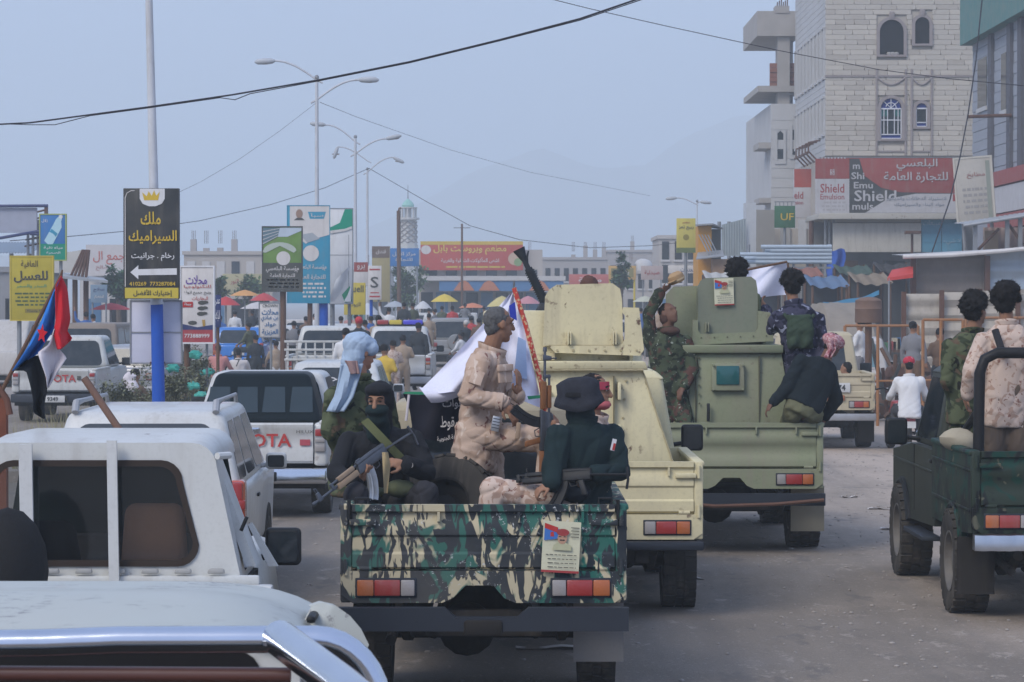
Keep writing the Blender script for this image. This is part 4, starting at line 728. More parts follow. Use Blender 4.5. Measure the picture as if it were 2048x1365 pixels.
# umbrellas and tents
def parasol(label, px, pyt, wpx, Y, m_, hpx=16):
    o = thing('market_umbrella', label, 'umbrella', (wx(px, Y), Y, 0), group='market umbrellas'); q = Y/FPX; r_ = wpx*q/2; zt = wz(pyt, Y); n = 8; mb = MB()
    rows = [(0.03, 0), (.35, .22), (.7, .6), (1, 1)]; vs = [(0, 0, zt)]
    for (f, d) in rows[1:]:
        for k in range(n*2): a = math.pi*k/n; rr = r_*f*(1 if k % 2 == 0 else .95); vs.append((rr*math.cos(a), rr*math.sin(a), zt-hpx*q*d-(0 if k % 2 == 0 else .0)))
    N = 2*n; fs = [(0, 1+k, 1+(k+1) % N) for k in range(N)]
    for j in range(2): fs += [(1+j*N+k, 1+(j+1)*N+k, 1+(j+1)*N+(k+1) % N, 1+j*N+(k+1) % N) for k in range(N)]
    mb.add(vs, fs); mb.build('canopy', m_, o); MB().cyl((0, 0, 0), (0, 0, zt-.03), .03, n=6).build('pole', STEEL, o)
UM = lambda n, c: mat('umbrella_'+n, c, .7, var=.15)
for a in (('yellow umbrella in front of the restaurant', 889, 588, 56, 150, UM('yellow', (.62, .46, .06))), ('white umbrella left of the yellow one', 846, 602, 36, 140, UM('white', (.55, .55, .54))), ('flat orange umbrella right of the yellow one', 945, 606, 56, 145, UM('orange', (.58, .20, .10)), 10), ('cream and yellow umbrella behind the grey haired man', 1004, 592, 62, 146, UM('cream', (.55, .46, .18)), 22), ('pink umbrella behind the flag pole', 1056, 592, 52, 150, UM('pink', (.50, .22, .24)), 16), ('grey umbrella under the tree', 790, 602, 46, 146, UM('grey', (.36, .38, .40)), 12),
          ('orange awning umbrella among the red tents', 490, 580, 62, 118, UM('amber', (.60, .30, .10)), 12), ('red umbrella beside the solar sign', 528, 586, 58, 116, UM('red', (.46, .06, .06)), 16), ('red umbrella under the orange awning', 452, 593, 58, 112, UM('scarlet', (.48, .05, .05)), 18), ('long red umbrella behind the flag', 222, 606, 86, 96, UM('crimson', (.46, .05, .06)), 14), ('pale white tent top under the red umbrella', 515, 604, 70, 124, UM('ivory', (.52, .48, .46)), 14), ('white market tent near the blue post', 735, 606, 52, 130, UM('pale', (.52, .54, .58)), 24), ('pale cream umbrella right of the armoured truck', 1290, 592, 50, 120, UM('sand', (.46, .46, .36)), 12)): parasol(*a)
# left edge: billboard skeleton, market roofs
bf = thing('steel_billboard', 'large steel billboard frame seen edge on at the left edge', 'billboard'); BY = 98.0
MB().box(wx(-60, BY), wx(74, BY), BY, BY+.15, wz(466, BY), wz(416, BY)).build('panel', mat('hoard_grey', (.34, .36, .43), .7), bf)
for a, b in (((-60, 413), (96, 412)), ((60, 468), (95, 470)), ((-60, 487), (84, 462))): MB().tube([W(*a, BY-.1), W(*b, BY-.1)], .06, 6).build('rail', NAVY, bf)
MB().box(wx(90, BY), wx(96, BY), BY-.1, BY+.1, wz(520, BY), wz(410, BY)).build('mast', RUSTY, bf)
for k in range(6): MB().tube([W(92, 420+k*13, BY+.2), W(60-k*2, 428+k*13, BY+1.2)], .035, 6).build('strut', RUSTY, bf)
for px in (56, 66, 76, 84): MB().cyl(W(px, 640, BY+.6), W(px, 440, BY+.6), .05, n=6).build('lattice_post', STEEL, bf)
mr = thing('market_roof', 'sagging tin market roof on timber posts behind the flag', 'stall'); MB().quad(W(120, 552, 93), W(216, 562, 93), W(206, 556, 97), W(125, 546, 97), .08).build('roof', ZINC, mr)
for px in (130, 150, 172): MB().cyl((wx(px, 94), 94, 0), W(px, 556, 94), .09, n=8).build('post', POLEBR, mr)
for k in range(5): MB().tube([W(140+k*8, 556, 95), W(166+k*3, 500, 95)], .05, 6).build('brace', RUSTY, mr)
MB().quad(W(100, 546, 96), W(160, 546, 96), W(168, 500, 96), W(112, 508, 96), .05).build('canvas', mat('canvas_pale', (.50, .48, .44), .8), mr)
mr = thing('market_roof', 'blue grey sheet roof of the shops at the left edge', 'stall'); mb = MB(); mb.grid(lambda u, v: (wx(-60+140*u, 104), 102+4*v, wz(508-25*v, 104)+.03*math.sin(u*150)), 120, 2); mb.build('roof', ZINC2, mr)
for px in (-10, 30, 70): MB().cyl((wx(px, 103), 102.3, 0), (wx(px, 103), 102.3, wz(508, 103)), .08, n=8).build('post', STEEL, mr)
tk = thing('water_tank', 'pale water tank on the roof behind the orange frame sign', 'water tank', (wx(1287, 205.5), 206, wz(549, 205)+.2)); MB().lathe([(0, 0), (.65, 0), (.68, .3), (.65, .6), (.45, .85), (.15, .95), (0, .95)], (0, 0, 0), 'z', 16).build('shell', FARW, tk)
small_sign('red shop fascia with white letters behind the turret shield', (1138, 549, 1222, 574), 170, mat('fascia_coral', (.46, .12, .10), .6), [(1142, .1, STEEL), (1218, .1, STEEL)], [], [('مكتبة', OFFW, 1180, 561, 46, 12)])
small_sign('orange framed shop sign beside the small tree', (1217, 532, 1272, 560), 160, mat('fascia_apricot', (.52, .32, .10), .6), [(1220, .12, YEL), (1269, .12, YEL)], [(1222, 537, 1267, 555, mat('print_olive', (.22, .2, .08)))], [('بقالة', OFFW, 1245, 546, 26, 10)])
small_sign('pale pink shop sign between the orange sign and the white banner', (1282, 532, 1326, 560), 150, mat('sign_rose', (.44, .36, .34), .7), [(1286, .08, STEEL), (1322, .08, STEEL)], [], [('صيدلية', MAROON, 1304, 546, 30, 10)])
small_sign('white banner with dark Arabic letters above the waving cap', (1336, 531, 1394, 547), 140, OFFW, [(1340, .08, STEEL), (1390, .08, STEEL)], [], [('الخدمات', NAVY, 1375, 539, 28, 10)])
small_sign('beige shop board over the tents left of the solar sign', (445, 548, 524, 590), 168, mat('fascia_beige', (.40, .36, .20), .7), [(450, .1, STEEL), (518, .1, STEEL)], [], [('معرض النور', MAROON, 484, 564, 46, 12), ('للأثاث', DGREY, 484, 578, 30, 9)])

# stalls and goods crowding the right verge
def verge_stall(label, px0, px1, pyt, Y, cloth, goods):
    o = thing('verge_stall', label, 'stall', group='stalls on the right verge'); a, c = wx(px0, Y), wx(px1, Y); z = wz(pyt, Y); mb = MB()
    mb.grid(lambda u, v: (a+(c-a)*u, Y-1.2+2.4*v, z+.35*v-.08*math.sin(u*math.pi)+.03*math.sin(u*19)), 20, 4); mb.build('awning', cloth, o)
    for x in (a+.08, c-.08):
        for y in (Y-1.1, Y+1.1): MB().cyl((x, y, 0), (x, y, z+(.02 if y < Y else .34)), .04, n=6).build('post', POLEBR, o)
    MB().box(a+.1, c-.1, Y-.7, Y+.2, .72, .80).build('counter', POLEBR, o); MB().box(a, c, Y+1.12, Y+1.16, 0, z+.2).build('back_cloth', mat('stall_dark_cloth', (.06, .065, .07), .9), o)
    r_ = random.Random(int(px0))
    for i in range(goods): x = a+.2+(c-a-.4)*i/max(1, goods-1); h_ = r_.uniform(.15, .45); MB().box(x-.14, x+.14, Y-.6, Y-.2, .80, .80+h_, .02).build('goods_box', [mat('goods_red', (.35, .06, .05)), mat('goods_cream', (.45, .40, .30)), mat('goods_blue', (.06, .15, .3)), mat('goods_green', (.08, .2, .1))][r_.randrange(4)], o)
for q in (('stall with a faded grey awning under the pipe rack', 1500, 1568, 566, 90, mat('awning_grey', (.30, .31, .32), .8, dust=.2), 6), ('stall with a dull blue awning left of the drum', 1612, 1690, 572, 84, mat('awning_blue', (.08, .15, .26), .8, dust=.2), 7), ('stall with a brown sacking awning beside the tin kiosk', 1702, 1776, 566, 88, mat('awning_sack', (.22, .17, .12), .9, dust=.2), 6), ('stall with a dirty white awning before the orange kiosk', 1408, 1476, 560, 104, mat('awning_white', (.46, .45, .42), .8, dust=.2), 6)): verge_stall(*q)
for q in (('stall with a dark green tarpaulin awning in front of the paint shop', 1672, 1740, 548, 100, mat('awning_dark_green', (.03, .07, .05), .85, dust=.15), 7), ('stall with a black awning beside the blue metal doors', 1752, 1826, 544, 98, mat('awning_black', (.02, .02, .022), .9, dust=.15), 7), ('stall with a rust red awning left of the blue tarpaulin', 1566, 1640, 552, 100, mat('awning_rust', (.25, .09, .06), .85, dust=.2), 6)): verge_stall(*q)
# ------------------------------------------------------------------ vehicles: shared pieces
RUB = mat('tyre_rubber', (.022, .021, .02), .9, dust=.2, bump=.3, bscale=30); RIM = mat('rim_steel', (.11, .105, .10), .7, .2, dust=.2); UND = mat('underbody', (.014, .013, .013), .9, dust=.08)
BLK = mat('black_plastic', (.012, .013, .014), .5, spec=.25); GLS = glass('car_glass'); CHR = mat('chrome', (.62, .64, .67), .12, 1, var=.04); LRED = mat('lens_red', (.30, .016, .014), .3, coat=.3, dust=.15, bump=.25, bscale=90); LAMB = mat('lens_amber', (.40, .10, .018), .3, coat=.3, dust=.15, bump=.25, bscale=90); LCLR = mat('lens_clear', (.30, .28, .27), .3, coat=.3, dust=.15, bump=.25, bscale=90)
WPNT = mat('white_paint', (.52, .53, .51), .42, var=.08, scale=1.5, coat=.15, dust=.32, rust=.9); WPNT2 = mat('white_paint_clean', (.55, .56, .55), .38, var=.06, scale=1, coat=.2, dust=.28, rust=.4); BLKTRIM = mat('bumper_dark', (.026, .031, .041), .55, spec=.2); LGREY = mat('bumper_grey', (.34, .35, .37), .45, .3, dust=.2)
_wh = {}
def wheel_parts(r=.38, w=.24, chunky=True):
    k = (r, w, chunky)
    if k in _wh: return _wh[k]
    h = w/2; t_ = MB().lathe([(r*.58, -h*.85), (r*.8, -h), (r*.95, -h*.96), (r*.985, -h*.8), (r*.985, h*.8), (r*.95, h*.96), (r*.8, h), (r*.58, h*.85)], (0, 0, 0), 'x', 36)
    if chunky:
        for i in range(26):
            for sx in (-1, 1):
                a = 2*math.pi*(i+(.5 if sx > 0 else 0))/26; c_, s_ = math.cos(a), math.sin(a); b = MB().box(sx*h*.62-h*.34, sx*h*.62+h*.34, -.034, .034, r*.965, r*1.012)
                t_.add([(x, y*c_ - z*s_, y*s_ + z*c_) for x, y, z in b.v], b.f)
            a = 2*math.pi*(i+.25)/26; c_, s_ = math.cos(a), math.sin(a); b = MB().box(-h*.2, h*.2, -.028, .028, r*.965, r*1.01); t_.add([(x, y*c_ - z*s_, y*s_ + z*c_) for x, y, z in b.v], b.f)
    d = MB().lathe([(r*.59, -h*.9), (r*.55, -h*.88), (r*.5, -h*.4), (r*.34, -h*.25), (r*.3, -h*.6), (r*.12, -h*.66), (0, -h*.66)], (0, 0, 0), 'x', 24); d.lathe([(r*.59, h*.9), (r*.55, h*.88), (r*.5, h*.4), (r*.34, h*.25), (r*.3, h*.6), (r*.12, h*.66), (0, h*.66)], (0, 0, 0), 'x', 24); d.lathe([(r*.585, -h*.9), (r*.585, h*.9)], (0, 0, 0), 'x', 24)
    _wh[k] = (t_.mesh('tyre', RUB, 35), d.mesh('rim', RIM, 35)); return _wh[k]
def link(name, me, parent, loc=(0, 0, 0)):
    o = bpy.data.objects.new(name, me); C.objects.link(o); o.parent = parent; o.location = loc; return o
def add_wheels(o, track, axles, r=.38, w=.24, chunky=True):
    t_, d = wheel_parts(r, w, chunky)
    for y in axles:
        for sx in (-1, 1):
            wh = link('wheel', t_, o, (sx*track/2, y, r)); link('rim', d, wh)
def mirror(o, x, y, z, sx, m_=None, w=.2, h=.24, arm=.1):
    mb = MB(); mb.frus((min(x+sx*arm, x+sx*(arm+w)), max(x+sx*arm, x+sx*(arm+w)), y, y+.1, z-h/2), (min(x+sx*arm, x+sx*(arm+w)), max(x+sx*arm, x+sx*(arm+w)), y+.01, y+.09, z+h/2), .03, 3); mb.tube([(x-sx*.02, y+.06, z-h*.3), (x+sx*(arm+.04), y+.06, z-h*.2)], .02, 8)
    mm = mb.build('mirror', m_ or BLK, o); a, b = sorted((x+sx*(arm+.02), x+sx*(arm+w-.02))); MB().pane((a, y, z-h/2+.02), (b, y, z-h/2+.02), (b, y, z+h/2-.02), (a, y, z+h/2-.02), rad=.2).build('mirror_glass', GLS, mm)
def lamp_row(o, sx, x0, x1, z0, z1, y=-.035):
    """horizontal tail lamp: amber outside, red, clear inside"""
    a, b = sx*x0, sx*x1; fr = MB().box(min(a, b)-.012, max(a, b)+.012, y+.005, y+.04, z0-.012, z1+.012, .006).build('tail_lamp', BLKTRIM, o)
    for f0, f1, m_ in ((0, .24, LCLR), (.25, .7, LRED), (.71, 1, LAMB)):
        p, q = a+(b-a)*f0, a+(b-a)*f1; MB().box(min(p, q), max(p, q), y-.012, y+.006, z0, z1, .008).build('lens', m_, fr)
def arc_poly(c, r, n=12, a0=0, a1=180): return [(c[0]+r*math.cos(R(a0+(a1-a0)*i/n)), c[1]+r*math.sin(R(a0+(a1-a0)*i/n))) for i in range(n+1)]
def underside(o, zc=.40, axles=(.95, 3.95), L=4.6, diff=-.12):
    MB().box(-.46, -.36, -.05, L, .46, .60).build('chassis_rail', UND, o); MB().box(.36, .46, -.05, L, .46, .60).build('chassis_rail', UND, o); MB().box(-.46, .46, .05, .14, .44, .60).build('cross_member', UND, o)
    ax = MB().cyl((-.66, axles[0], zc), (.66, axles[0], zc), .06, n=12); ax.ell((diff, axles[0], zc), (.19, .17, .18), 14); ax.build('axle', UND, o)
    for sx in (-1, 1):
        MB().tube([(sx*.5, .15, .53), (sx*.5, .5, .40), (sx*.5, .95, .34), (sx*.5, 1.4, .42), (sx*.5, 1.75, .53)], .045, 6).build('leaf_spring', UND, o)
        MB().cyl((sx*.34, .75, .36), (sx*.25, .6, .62), .035, n=8).build('shock_absorber', UND, o)
    MB().tube([(-.58, .0, .42), (-.58, .4, .44), (-.52, 1.2, .5)], .035, 8)  .build('exhaust', UND, o); MB().box(-.32, .3, 1.3, 2.0, .40, .60, .04).build('fuel_tank', UND, o)
def lc_bed(o, bm, tg, W2=.86, zt=1.27, zb=.655, L=2.15, arch_y=.95, lamps=True, rail=None, hooks=True):
    """square utility bed: tailgate, side panels, rear valance, floor"""
    zm = zb+.205; e = zt-zm; rail = rail or bm
    tl = MB().prism([(.0, zm+.004), (-.02, zm+.02), (-.02, zm+.24*e), (-.006, zm+.28*e), (-.006, zm+.5*e), (-.02, zm+.54*e), (-.02, zm+.74*e), (-.008, zm+.78*e), (-.008, zm+.87*e), (-.034, zm+.9*e), (-.034, zt), (.03, zt), (.03, zm+.004)], 'x', -W2+.07, W2-.07).build('tailgate', tg, o)
    for x in (-.28, .22, .62): MB().box(x-.008, x+.008, -.05, -.012, zt-.11, zt-.045).build('hook', tg, tl)
    for sx in (-1, 1):
        MB().box(min(sx*(W2-.22), sx*(W2-.05)), max(sx*(W2-.22), sx*(W2-.05)), -.05, -.012, zt-.13, zt-.09, .01).build('latch', tg, tl)
        MB().cyl((sx*(W2-.1), -.012, zm+.01), (sx*(W2-.19), -.012, zm+.01), .018, n=8).build('hinge', tg, tl)
        poly = [(0, zb), (arch_y-.44, zb-.03)] + [(p, q) for p, q in reversed(arc_poly((arch_y, .42), .46, 12, 28, 152))] + [(arch_y+.44, zb-.03), (L, zb-.03), (L, zt-.03), (0, zt-.03)]
        sp_ = MB().prism(poly, 'x', sx*(W2-.05), sx*W2).build('side_panel', bm, o)
        MB().tube([(sx*(W2+.004), p, q) for p, q in arc_poly((arch_y, .42), .465, 14, 25, 155)], .022, 6).build('arch_lip', bm, sp_)
        for z in (zb+.16, zt-.17): MB().box(min(sx*W2, sx*(W2+.012)), max(sx*W2, sx*(W2+.012)), .06, L-.04, z, z+.025, .005).build('side_crease', bm, sp_)
        MB().frus((min(sx*(W2-.075), sx*(W2+.02)), max(sx*(W2-.075), sx*(W2+.02)), 0, L, zt-.035), (min(sx*(W2-.07), sx*(W2+.015)), max(sx*(W2-.07), sx*(W2+.015)), 0, L, zt+.004), .012).build('bed_rail', rail, o)
        MB().frus((min(sx*(W2-.068), sx*(W2+.006)), max(sx*(W2-.068), sx*(W2+.006)), -.012, .06, zb), (min(sx*(W2-.068), sx*(W2+.006)), max(sx*(W2-.068), sx*(W2+.006)), -.012, .06, zt+.002), .015).build('corner_post', bm, o)
        for z in (zm+.02, zt-.08): MB().cyl((sx*(W2-.03), -.03, z-.05), (sx*(W2-.03), -.03, z+.05), .014, n=8).build('hinge_pin', bm, o)
        if lamps: lamp_row(o, sx, .43, W2-.1, zb+.045, zb+.145)
    MB().prism([(-W2, zm-.006), (-W2, zb+.05), (-W2+.07, zb), (-.26, zb), (-.19, zb+.03), (-.11, zb+.11), (.06, zb+.11), (.13, zb+.03), (.2, zb), (W2-.07, zb), (W2, zb+.05), (W2, zm-.006)], 'y', -.022, .02).build('rear_valance', bm, o)
    MB().box(-W2+.05, W2-.05, .03, L, zb+.1, zb+.16).build('bed_floor', bm, o); MB().box(-W2+.05, W2-.05, L-.05, L, zb+.16, zt).build('headboard', bm, o)
def lc_cab(o, m_, W2=.84, y0=2.2, z0=.6, belt=1.17, roof=1.93, L=4.7, ax=3.95, glass_m=None, mir=True, hood=1.12):
    g = glass_m or GLS
    for sx in (-1, 1):
        poly = [(y0, z0-.06), (ax-.5, z0-.1)] + [(p, q) for p, q in reversed(arc_poly((ax, .40), .47, 12, 22, 158))] + [(ax+.5, z0-.05), (L, z0-.02), (L, hood-.06), (ax+.1, hood-.01), (y0+1.4, belt), (y0, belt)]
        sd = MB().prism(poly, 'x', sx*(W2-.06), sx*W2).build('body_side', m_, o); MB().tube([(sx*(W2+.01), p, q) for p, q in arc_poly((ax, .40), .48, 14, 18, 162)], .035, 6).build('arch_flare', BLK if mir == 'dark' else m_, sd)
        MB().box(min(sx*W2, sx*(W2+.012)), max(sx*W2, sx*(W2+.012)), y0+.04, L-.1, belt-.2, belt-.175, .004).build('side_crease', m_, sd)
        MB().box(min(sx*W2, sx*(W2+.025)), max(sx*W2, sx*(W2+.025)), y0+.1, y0+.2, belt-.11, belt-.08, .006).build('door_handle', BLK, sd)
        mb = MB(); mb.box(min(sx*W2-.002*sx, sx*(W2+.004)), max(sx*W2-.002*sx, sx*(W2+.004)), y0+.06, y0+.068, z0, belt); mb.box(min(sx*W2-.002*sx, sx*(W2+.004)), max(sx*W2-.002*sx, sx*(W2+.004)), y0+1.2, y0+1.208, z0, belt); mb.build('door_gap', UND, sd, smooth=None)
        MB().box(min(sx*(W2-.08), sx*(W2+.08)), max(sx*(W2-.08), sx*(W2+.08)), y0+.15, ax-.55, z0-.2, z0-.16, .01).build('side_step', BLKTRIM, o)
    MB().box(-W2+.06, W2-.06, y0, y0+.04, z0-.06, belt).build('cab_back', m_, o); MB().frus((-W2+.06, W2-.06, y0+1.45, L, z0+.1), (-W2+.08, W2-.08, y0+1.5, L-.06, hood), .05, 3).build('bonnet', m_, o)
    b0 = (-W2+.03, W2-.03, y0+.01, y0+1.5, belt); t0 = (-W2+.15, W2-.15, y0+.1, y0+1.05, roof)
    gh = MB().frus(b0, t0, .05, 3).build('cab_shell', m_, o)
    MB().frus((t0[0]-.03, t0[1]+.03, t0[2]-.02, t0[3]+.02, roof-.05), (t0[0]+.06, t0[1]-.06, t0[2]+.06, t0[3]-.06, roof+.03), .03, 3).build('roof', m_, o)
    P = lambda r_, i, j: (r_[i], r_[j], r_[4])
    MB().pane(P(b0, 0, 2), P(b0, 1, 2), P(t0, 1, 2), P(t0, 0, 2), .13, .87, .14, .86, .16).build('rear_window', g, gh); MB().pane(P(b0, 1, 2), P(b0, 1, 3), P(t0, 1, 3), P(t0, 1, 2), .12, .9, .1, .88, .12).build('side_window', g, gh); MB().pane(P(b0, 0, 3), P(b0, 0, 2), P(t0, 0, 2), P(t0, 0, 3), .1, .88, .1, .88, .12).build('side_window', g, gh); MB().pane(P(b0, 1, 3), P(b0, 0, 3), P(t0, 0, 3), P(t0, 1, 3), .06, .94, .08, .9, .1).build('windscreen', g, gh)
    if mir:
        for sx in (-1, 1): mirror(o, sx*(W2-.02), y0+1.05, belt+.12, sx)
    MB().box(-W2, W2, L-.02, L+.08, .5, .66, .03).build('front_bumper', BLKTRIM, o); MB().box(-.5, .5, L-.02, L+.01, .72, .98).build('grille', BLK, o)
    for sx in (-1, 1): MB().cyl((sx*.64, L-.03, .86), (sx*.64, L+.02, .86), .1, n=16).build('headlamp', LCLR, o)
def steel_bumper(o, W2, z0, z1, m_, y0=-.2, notch=True):
    p = [(-W2, z0), (W2, z0), (W2, z1), (.28, z1), (.21, z1-.06), (-.17, z1-.06), (-.24, z1), (-W2, z1)] if notch else [(-W2, z0), (W2, z0), (W2, z1), (-W2, z1)]
    b = MB().prism(p, 'y', y0, y0+.08).build('rear_bumper', m_, o); MB().box(-.40, -.34, y0+.08, .1, z0+.02, z1-.06).build('bumper_bracket', UND, b); MB().box(.34, .40, y0+.08, .1, z0+.02, z1-.06).build('bumper_bracket', UND, b); return b
def flaps(o, track, y, z0=.12, z1=.62, w=.28, m_=None):
    for sx in (-1, 1): MB().box(sx*track/2-w/2, sx*track/2+w/2, y, y+.015, z0, z1).build('mud_flap', m_ or UND, o)
def poster(o, x, z, w, h, y, rot=0, label='poster', lx=None):
    """printed sheet stuck on a vehicle: flag corner, portrait with a beret, lines of small print"""
    p = MB().grid(lambda u, v: (w*(u-.5), -.004*math.sin(u*5+v*3)-.003, h*(v-.5)), 6, 8).build('poster', CREAM, o); p.location = (x, y, z); p.rotation_euler = (0, rot, 0); yy = -.012
    def sh(pts, m_, n_, dy=0): MB().prism([(w*a, h*b) for a, b in pts], 'y', yy-.001-dy, yy-dy).build(n_, m_, p, smooth=None)
    sh([(-.46, .46), (-.46, .12), (-.12, .16), (-.05, .34)], mat('print_flag_blue', (.05, .16, .45)), 'flag_print'); sh([(-.46, .46), (-.1, .38), (-.12, .28), (-.46, .36)], RED, 'flag_print', .001); sh([(-.3, .28), (-.22, .3), (-.2, .2), (-.3, .2)], RED, 'flag_print', .001)
    sh(circ(.02, .18, .13, .12, 14), SKINP, 'face_print', .002); sh(circ(.03, .29, .17, .07, 14), BERET, 'beret_print', .003); sh([(-.2, .04), (-.06, .1), (.1, .1), (.26, .04), (.28, -.06), (-.22, -.06)], mat('print_uniform', (.42, .42, .27)), 'uniform_print', .001)
    sh([(-.05, .13), (.09, .13), (.08, .15), (-.04, .15)], BLACK, 'moustache_print', .004); sh([(-.08, .2), (-.01, .2), (-.01, .215), (-.08, .215)], BLACK, 'eye_print', .004); sh([(.05, .2), (.12, .2), (.12, .215), (.05, .215)], BLACK, 'eye_print', .004)
    r_ = random.Random(4); mb = MB()
    for k in range(4):
        a = -.42+r_.uniform(0, .1)
        while a < .4: b = min(.42, a+r_.uniform(.06, .16)); mb.box(w*a, w*b, yy-.002, yy-.001, h*(-.16-k*.08), h*(-.145-k*.08)); a = b+.03
    for k in range(4): mb.box(w*.24, w*.46, yy-.002, yy-.001, h*(.38-k*.06), h*(.395-k*.06))
    tag(mb.build('small_print', DGREY, p, smooth=None), kind='stuff'); sh([(-.5, -.5), (.5, -.5), (.5, -.455), (-.5, -.455)], MAROON, 'red_strip', .001); return p
# ------------------------------------------------------------------ camouflaged pickup, centre foreground
t = NT('truck_camouflage'); base = t.mix(t.noise(2.5), (.44, .385, .245), (.54, .475, .32))
v1 = t.noise(3.6, 2.2, .5, (1.15, 1, .6), off=1, dist=1.8); c = t.mix(t.ramp(v1, .46, .51), base, (.010, .11, .085)); v2 = t.noise(3.4, 2.4, .5, (1.5, 1, .62), off=5, dist=2.8); c = t.mix(t.ramp(v2, .487, .517), c, (.008, .016, .026))
v3 = t.noise(6.2, 1.8, .5, (1.5, 1, .4), off=9, dist=2.4); c = t.mix(t.ramp(v3, .56, .585), c, (.010, .018, .026)); ch_ = t.mul(t.ramp(t.noise(34, 6, .75, off=3), .60, .615), t.ramp(t.noise(2.3, 2, off=12), .53, .60)); c = t.mix(ch_, c, (.50, .52, .52)); c = t.mix(t.mul(t.ramp(t.noise(1.3, 5, off=8), .35, .8), .3), c, (.28, .25, .21))
t.l.new(c, t.b.inputs['Base Color']); t.b.inputs['Roughness'].default_value = .6; t.b.inputs['Specular IOR Level'].default_value = .2; t.bump(t.noise(9, 4, off=4), .12, .01); CAMOT = t.m
TGX = wx(967, 17.5)
ct = thing('camouflaged_pickup', 'battered pickup in green, black and sand camouflage carrying armed men', 'pickup truck', (TGX, 17.5, 0))
lc_bed(ct, CAMOT, CAMOT, .89, 1.27, .655, 2.15); lc_cab(ct, mat('dusty_tan_cab', (.36, .31, .21), .6, dust=.3, var=.2), .84, 2.2, roof=1.80, L=4.5, ax=3.9, mir=False); mirror(ct, -.84, 2.9, 1.22, -1, BLKTRIM, .13, .27, .06); underside(ct, .38, (.95, 3.9), 4.4)
steel_bumper(ct, .90, .50, .645, BLKTRIM, -.22); add_wheels(ct, 1.46, (.95, 3.9), .38, .25); MB().box(-.12, .12, -.24, -.16, .47, .57, .02).build('tow_bracket', UND, ct)
for sx, h0 in ((1, .34),): MB().box(sx*.73-.16, sx*.73+.16, .34, .355, h0-.1, .62).build('mud_flap', mat('flap_grey', (.17, .17, .17), .8, dust=.3), ct)
poster(ct, (1122-967)/320.0, wz(1096, 17.4), .235, .32, -.045, R(3))
for sx in (-1, 1): MB().tube([(sx*.84, -.03, 1.30), (sx*.84, -.03, 1.18), (sx*.84, .02, 1.16)], .012, 6).build('rope_loop', BLK, ct)
for sx in (-1, 1): MB().tube([(sx*.80, -.02, 1.275), (sx*.80, -.02, 1.31), (sx*.72, -.02, 1.31), (sx*.72, -.02, 1.275)], .008, 6).build('staple', BLK, ct)
sw = thing('spare_wheel', 'spare tyre lying against the side of the camouflaged bed', 'wheel', (wx(893, 18.5), 18.6, 1.12), rz=R(60), ry=R(24)); tt_, dd_ = wheel_parts(.39, .24); link('tyre', tt_, sw); rq = link('rim', dd_.copy(), sw); rq.data.materials[0] = UND
# ------------------------------------------------------------------ tan armoured truck
TAN = mat('tan_armour_paint', (.63, .565, .35), .6, var=.1, scale=1.2, dust=.3, rust=1); TANM = mat('tan_armour_muzzle', (.03, .032, .035), .6); OLV = mat('olive_armour_paint', (.225, .25, .155), .6, var=.1, scale=1, dust=.35, rust=.4); OLVD = mat('olive_armour_shield', (.18, .20, .145), .6, var=.08, scale=1, dust=.22)
AY = 22.3; AX = wx(1405, AY)-.89
at_ = thing('tan_armoured_pickup', 'sand coloured pickup with a welded armour box and gun turret', 'armoured truck', (AX, AY, 0))
lc_bed(at_, TAN, TAN, .89, 1.26, .64, 2.15); lc_cab(at_, TAN, .84, 2.2, roof=1.9, L=4.7, ax=3.95); underside(at_, .40, (.95, 3.95), 4.6); add_wheels(at_, 1.5, (.95, 3.95), .39, .28)
MB().box(-.9, .9, -.12, -.02, .56, .63, .02).build('rear_bumper', BLKTRIM, at_); MB().box(.58, .8, -.10, -.06, .57, .62).build('reflector', LCLR, at_)
al = lambda px, Y=22.6: wx(px, Y)-AX; az = lambda py, Y=22.6: wz(py, Y)
bz, tz = 1.16, az(737)
bx = MB().frus((al(985), al(1352), .22, 2.1, bz), (al(1010), al(1284), .30, 1.95, tz), .015).build('armour_box', TAN, at_)
MB().frus((al(995), al(1296), .24, 2.0, tz-.012), (al(1004), al(1290), .22, 2.0, tz+.055), .012).build('roof_lip', TAN, at_)
for px, py in ((1238, 782), (1238, 866), (1100, 800), (1100, 860)): MB().box(al(px)-.014, al(px)+.014, .17, .30, az(py)-.07, az(py)+.07, .008).build('hinge_lug', TAN, bx)
mb = MB(); mb.box(al(1226), al(1228), .205, .3, 1.3, tz-.06); mb.build('door_seam', mat('tan_seam', (.16, .14, .08), .8), bx)  # thin darker strip along the door seam
def weld(par, m_, P, Q, r_=.007, seed=1):
    rr_ = random.Random(seed); P, Q = Vector(P), Vector(Q); n_ = max(4, int((Q-P).length/.03)); MB().tube([P.lerp(Q, i/n_)+Vector((rr_.uniform(-.002, .002), 0, rr_.uniform(-.002, .002))) for i in range(n_+1)], [r_*rr_.uniform(.7, 1.3) for _ in range(n_+1)], 6).build('weld_bead', m_, par)
def bolts(par, m_, P, Q, n_, r_=.011):
    P, Q = Vector(P), Vector(Q)
    for i in range(n_): c_ = P.lerp(Q, i/(n_-1)); MB().cyl(c_, c_-Vector((0, .012, 0)), r_, r_*.8, 6).build('bolt', m_, par)
TDK = mat('tan_weld', (.36, .31, .19), .7); weld(bx, TDK, (al(1352), .215, bz), (al(1284), .295, tz)); weld(bx, TDK, (al(985), .235, tz-.014), (al(1286), .235, tz-.014)); weld(bx, TDK, (al(1060), .222, bz), (al(1060), .29, tz-.02), .006); bolts(bx, TDK, (al(1240), .25, 1.3), (al(1252), .28, tz-.1), 5)
ty = .5; tz0 = tz+.055
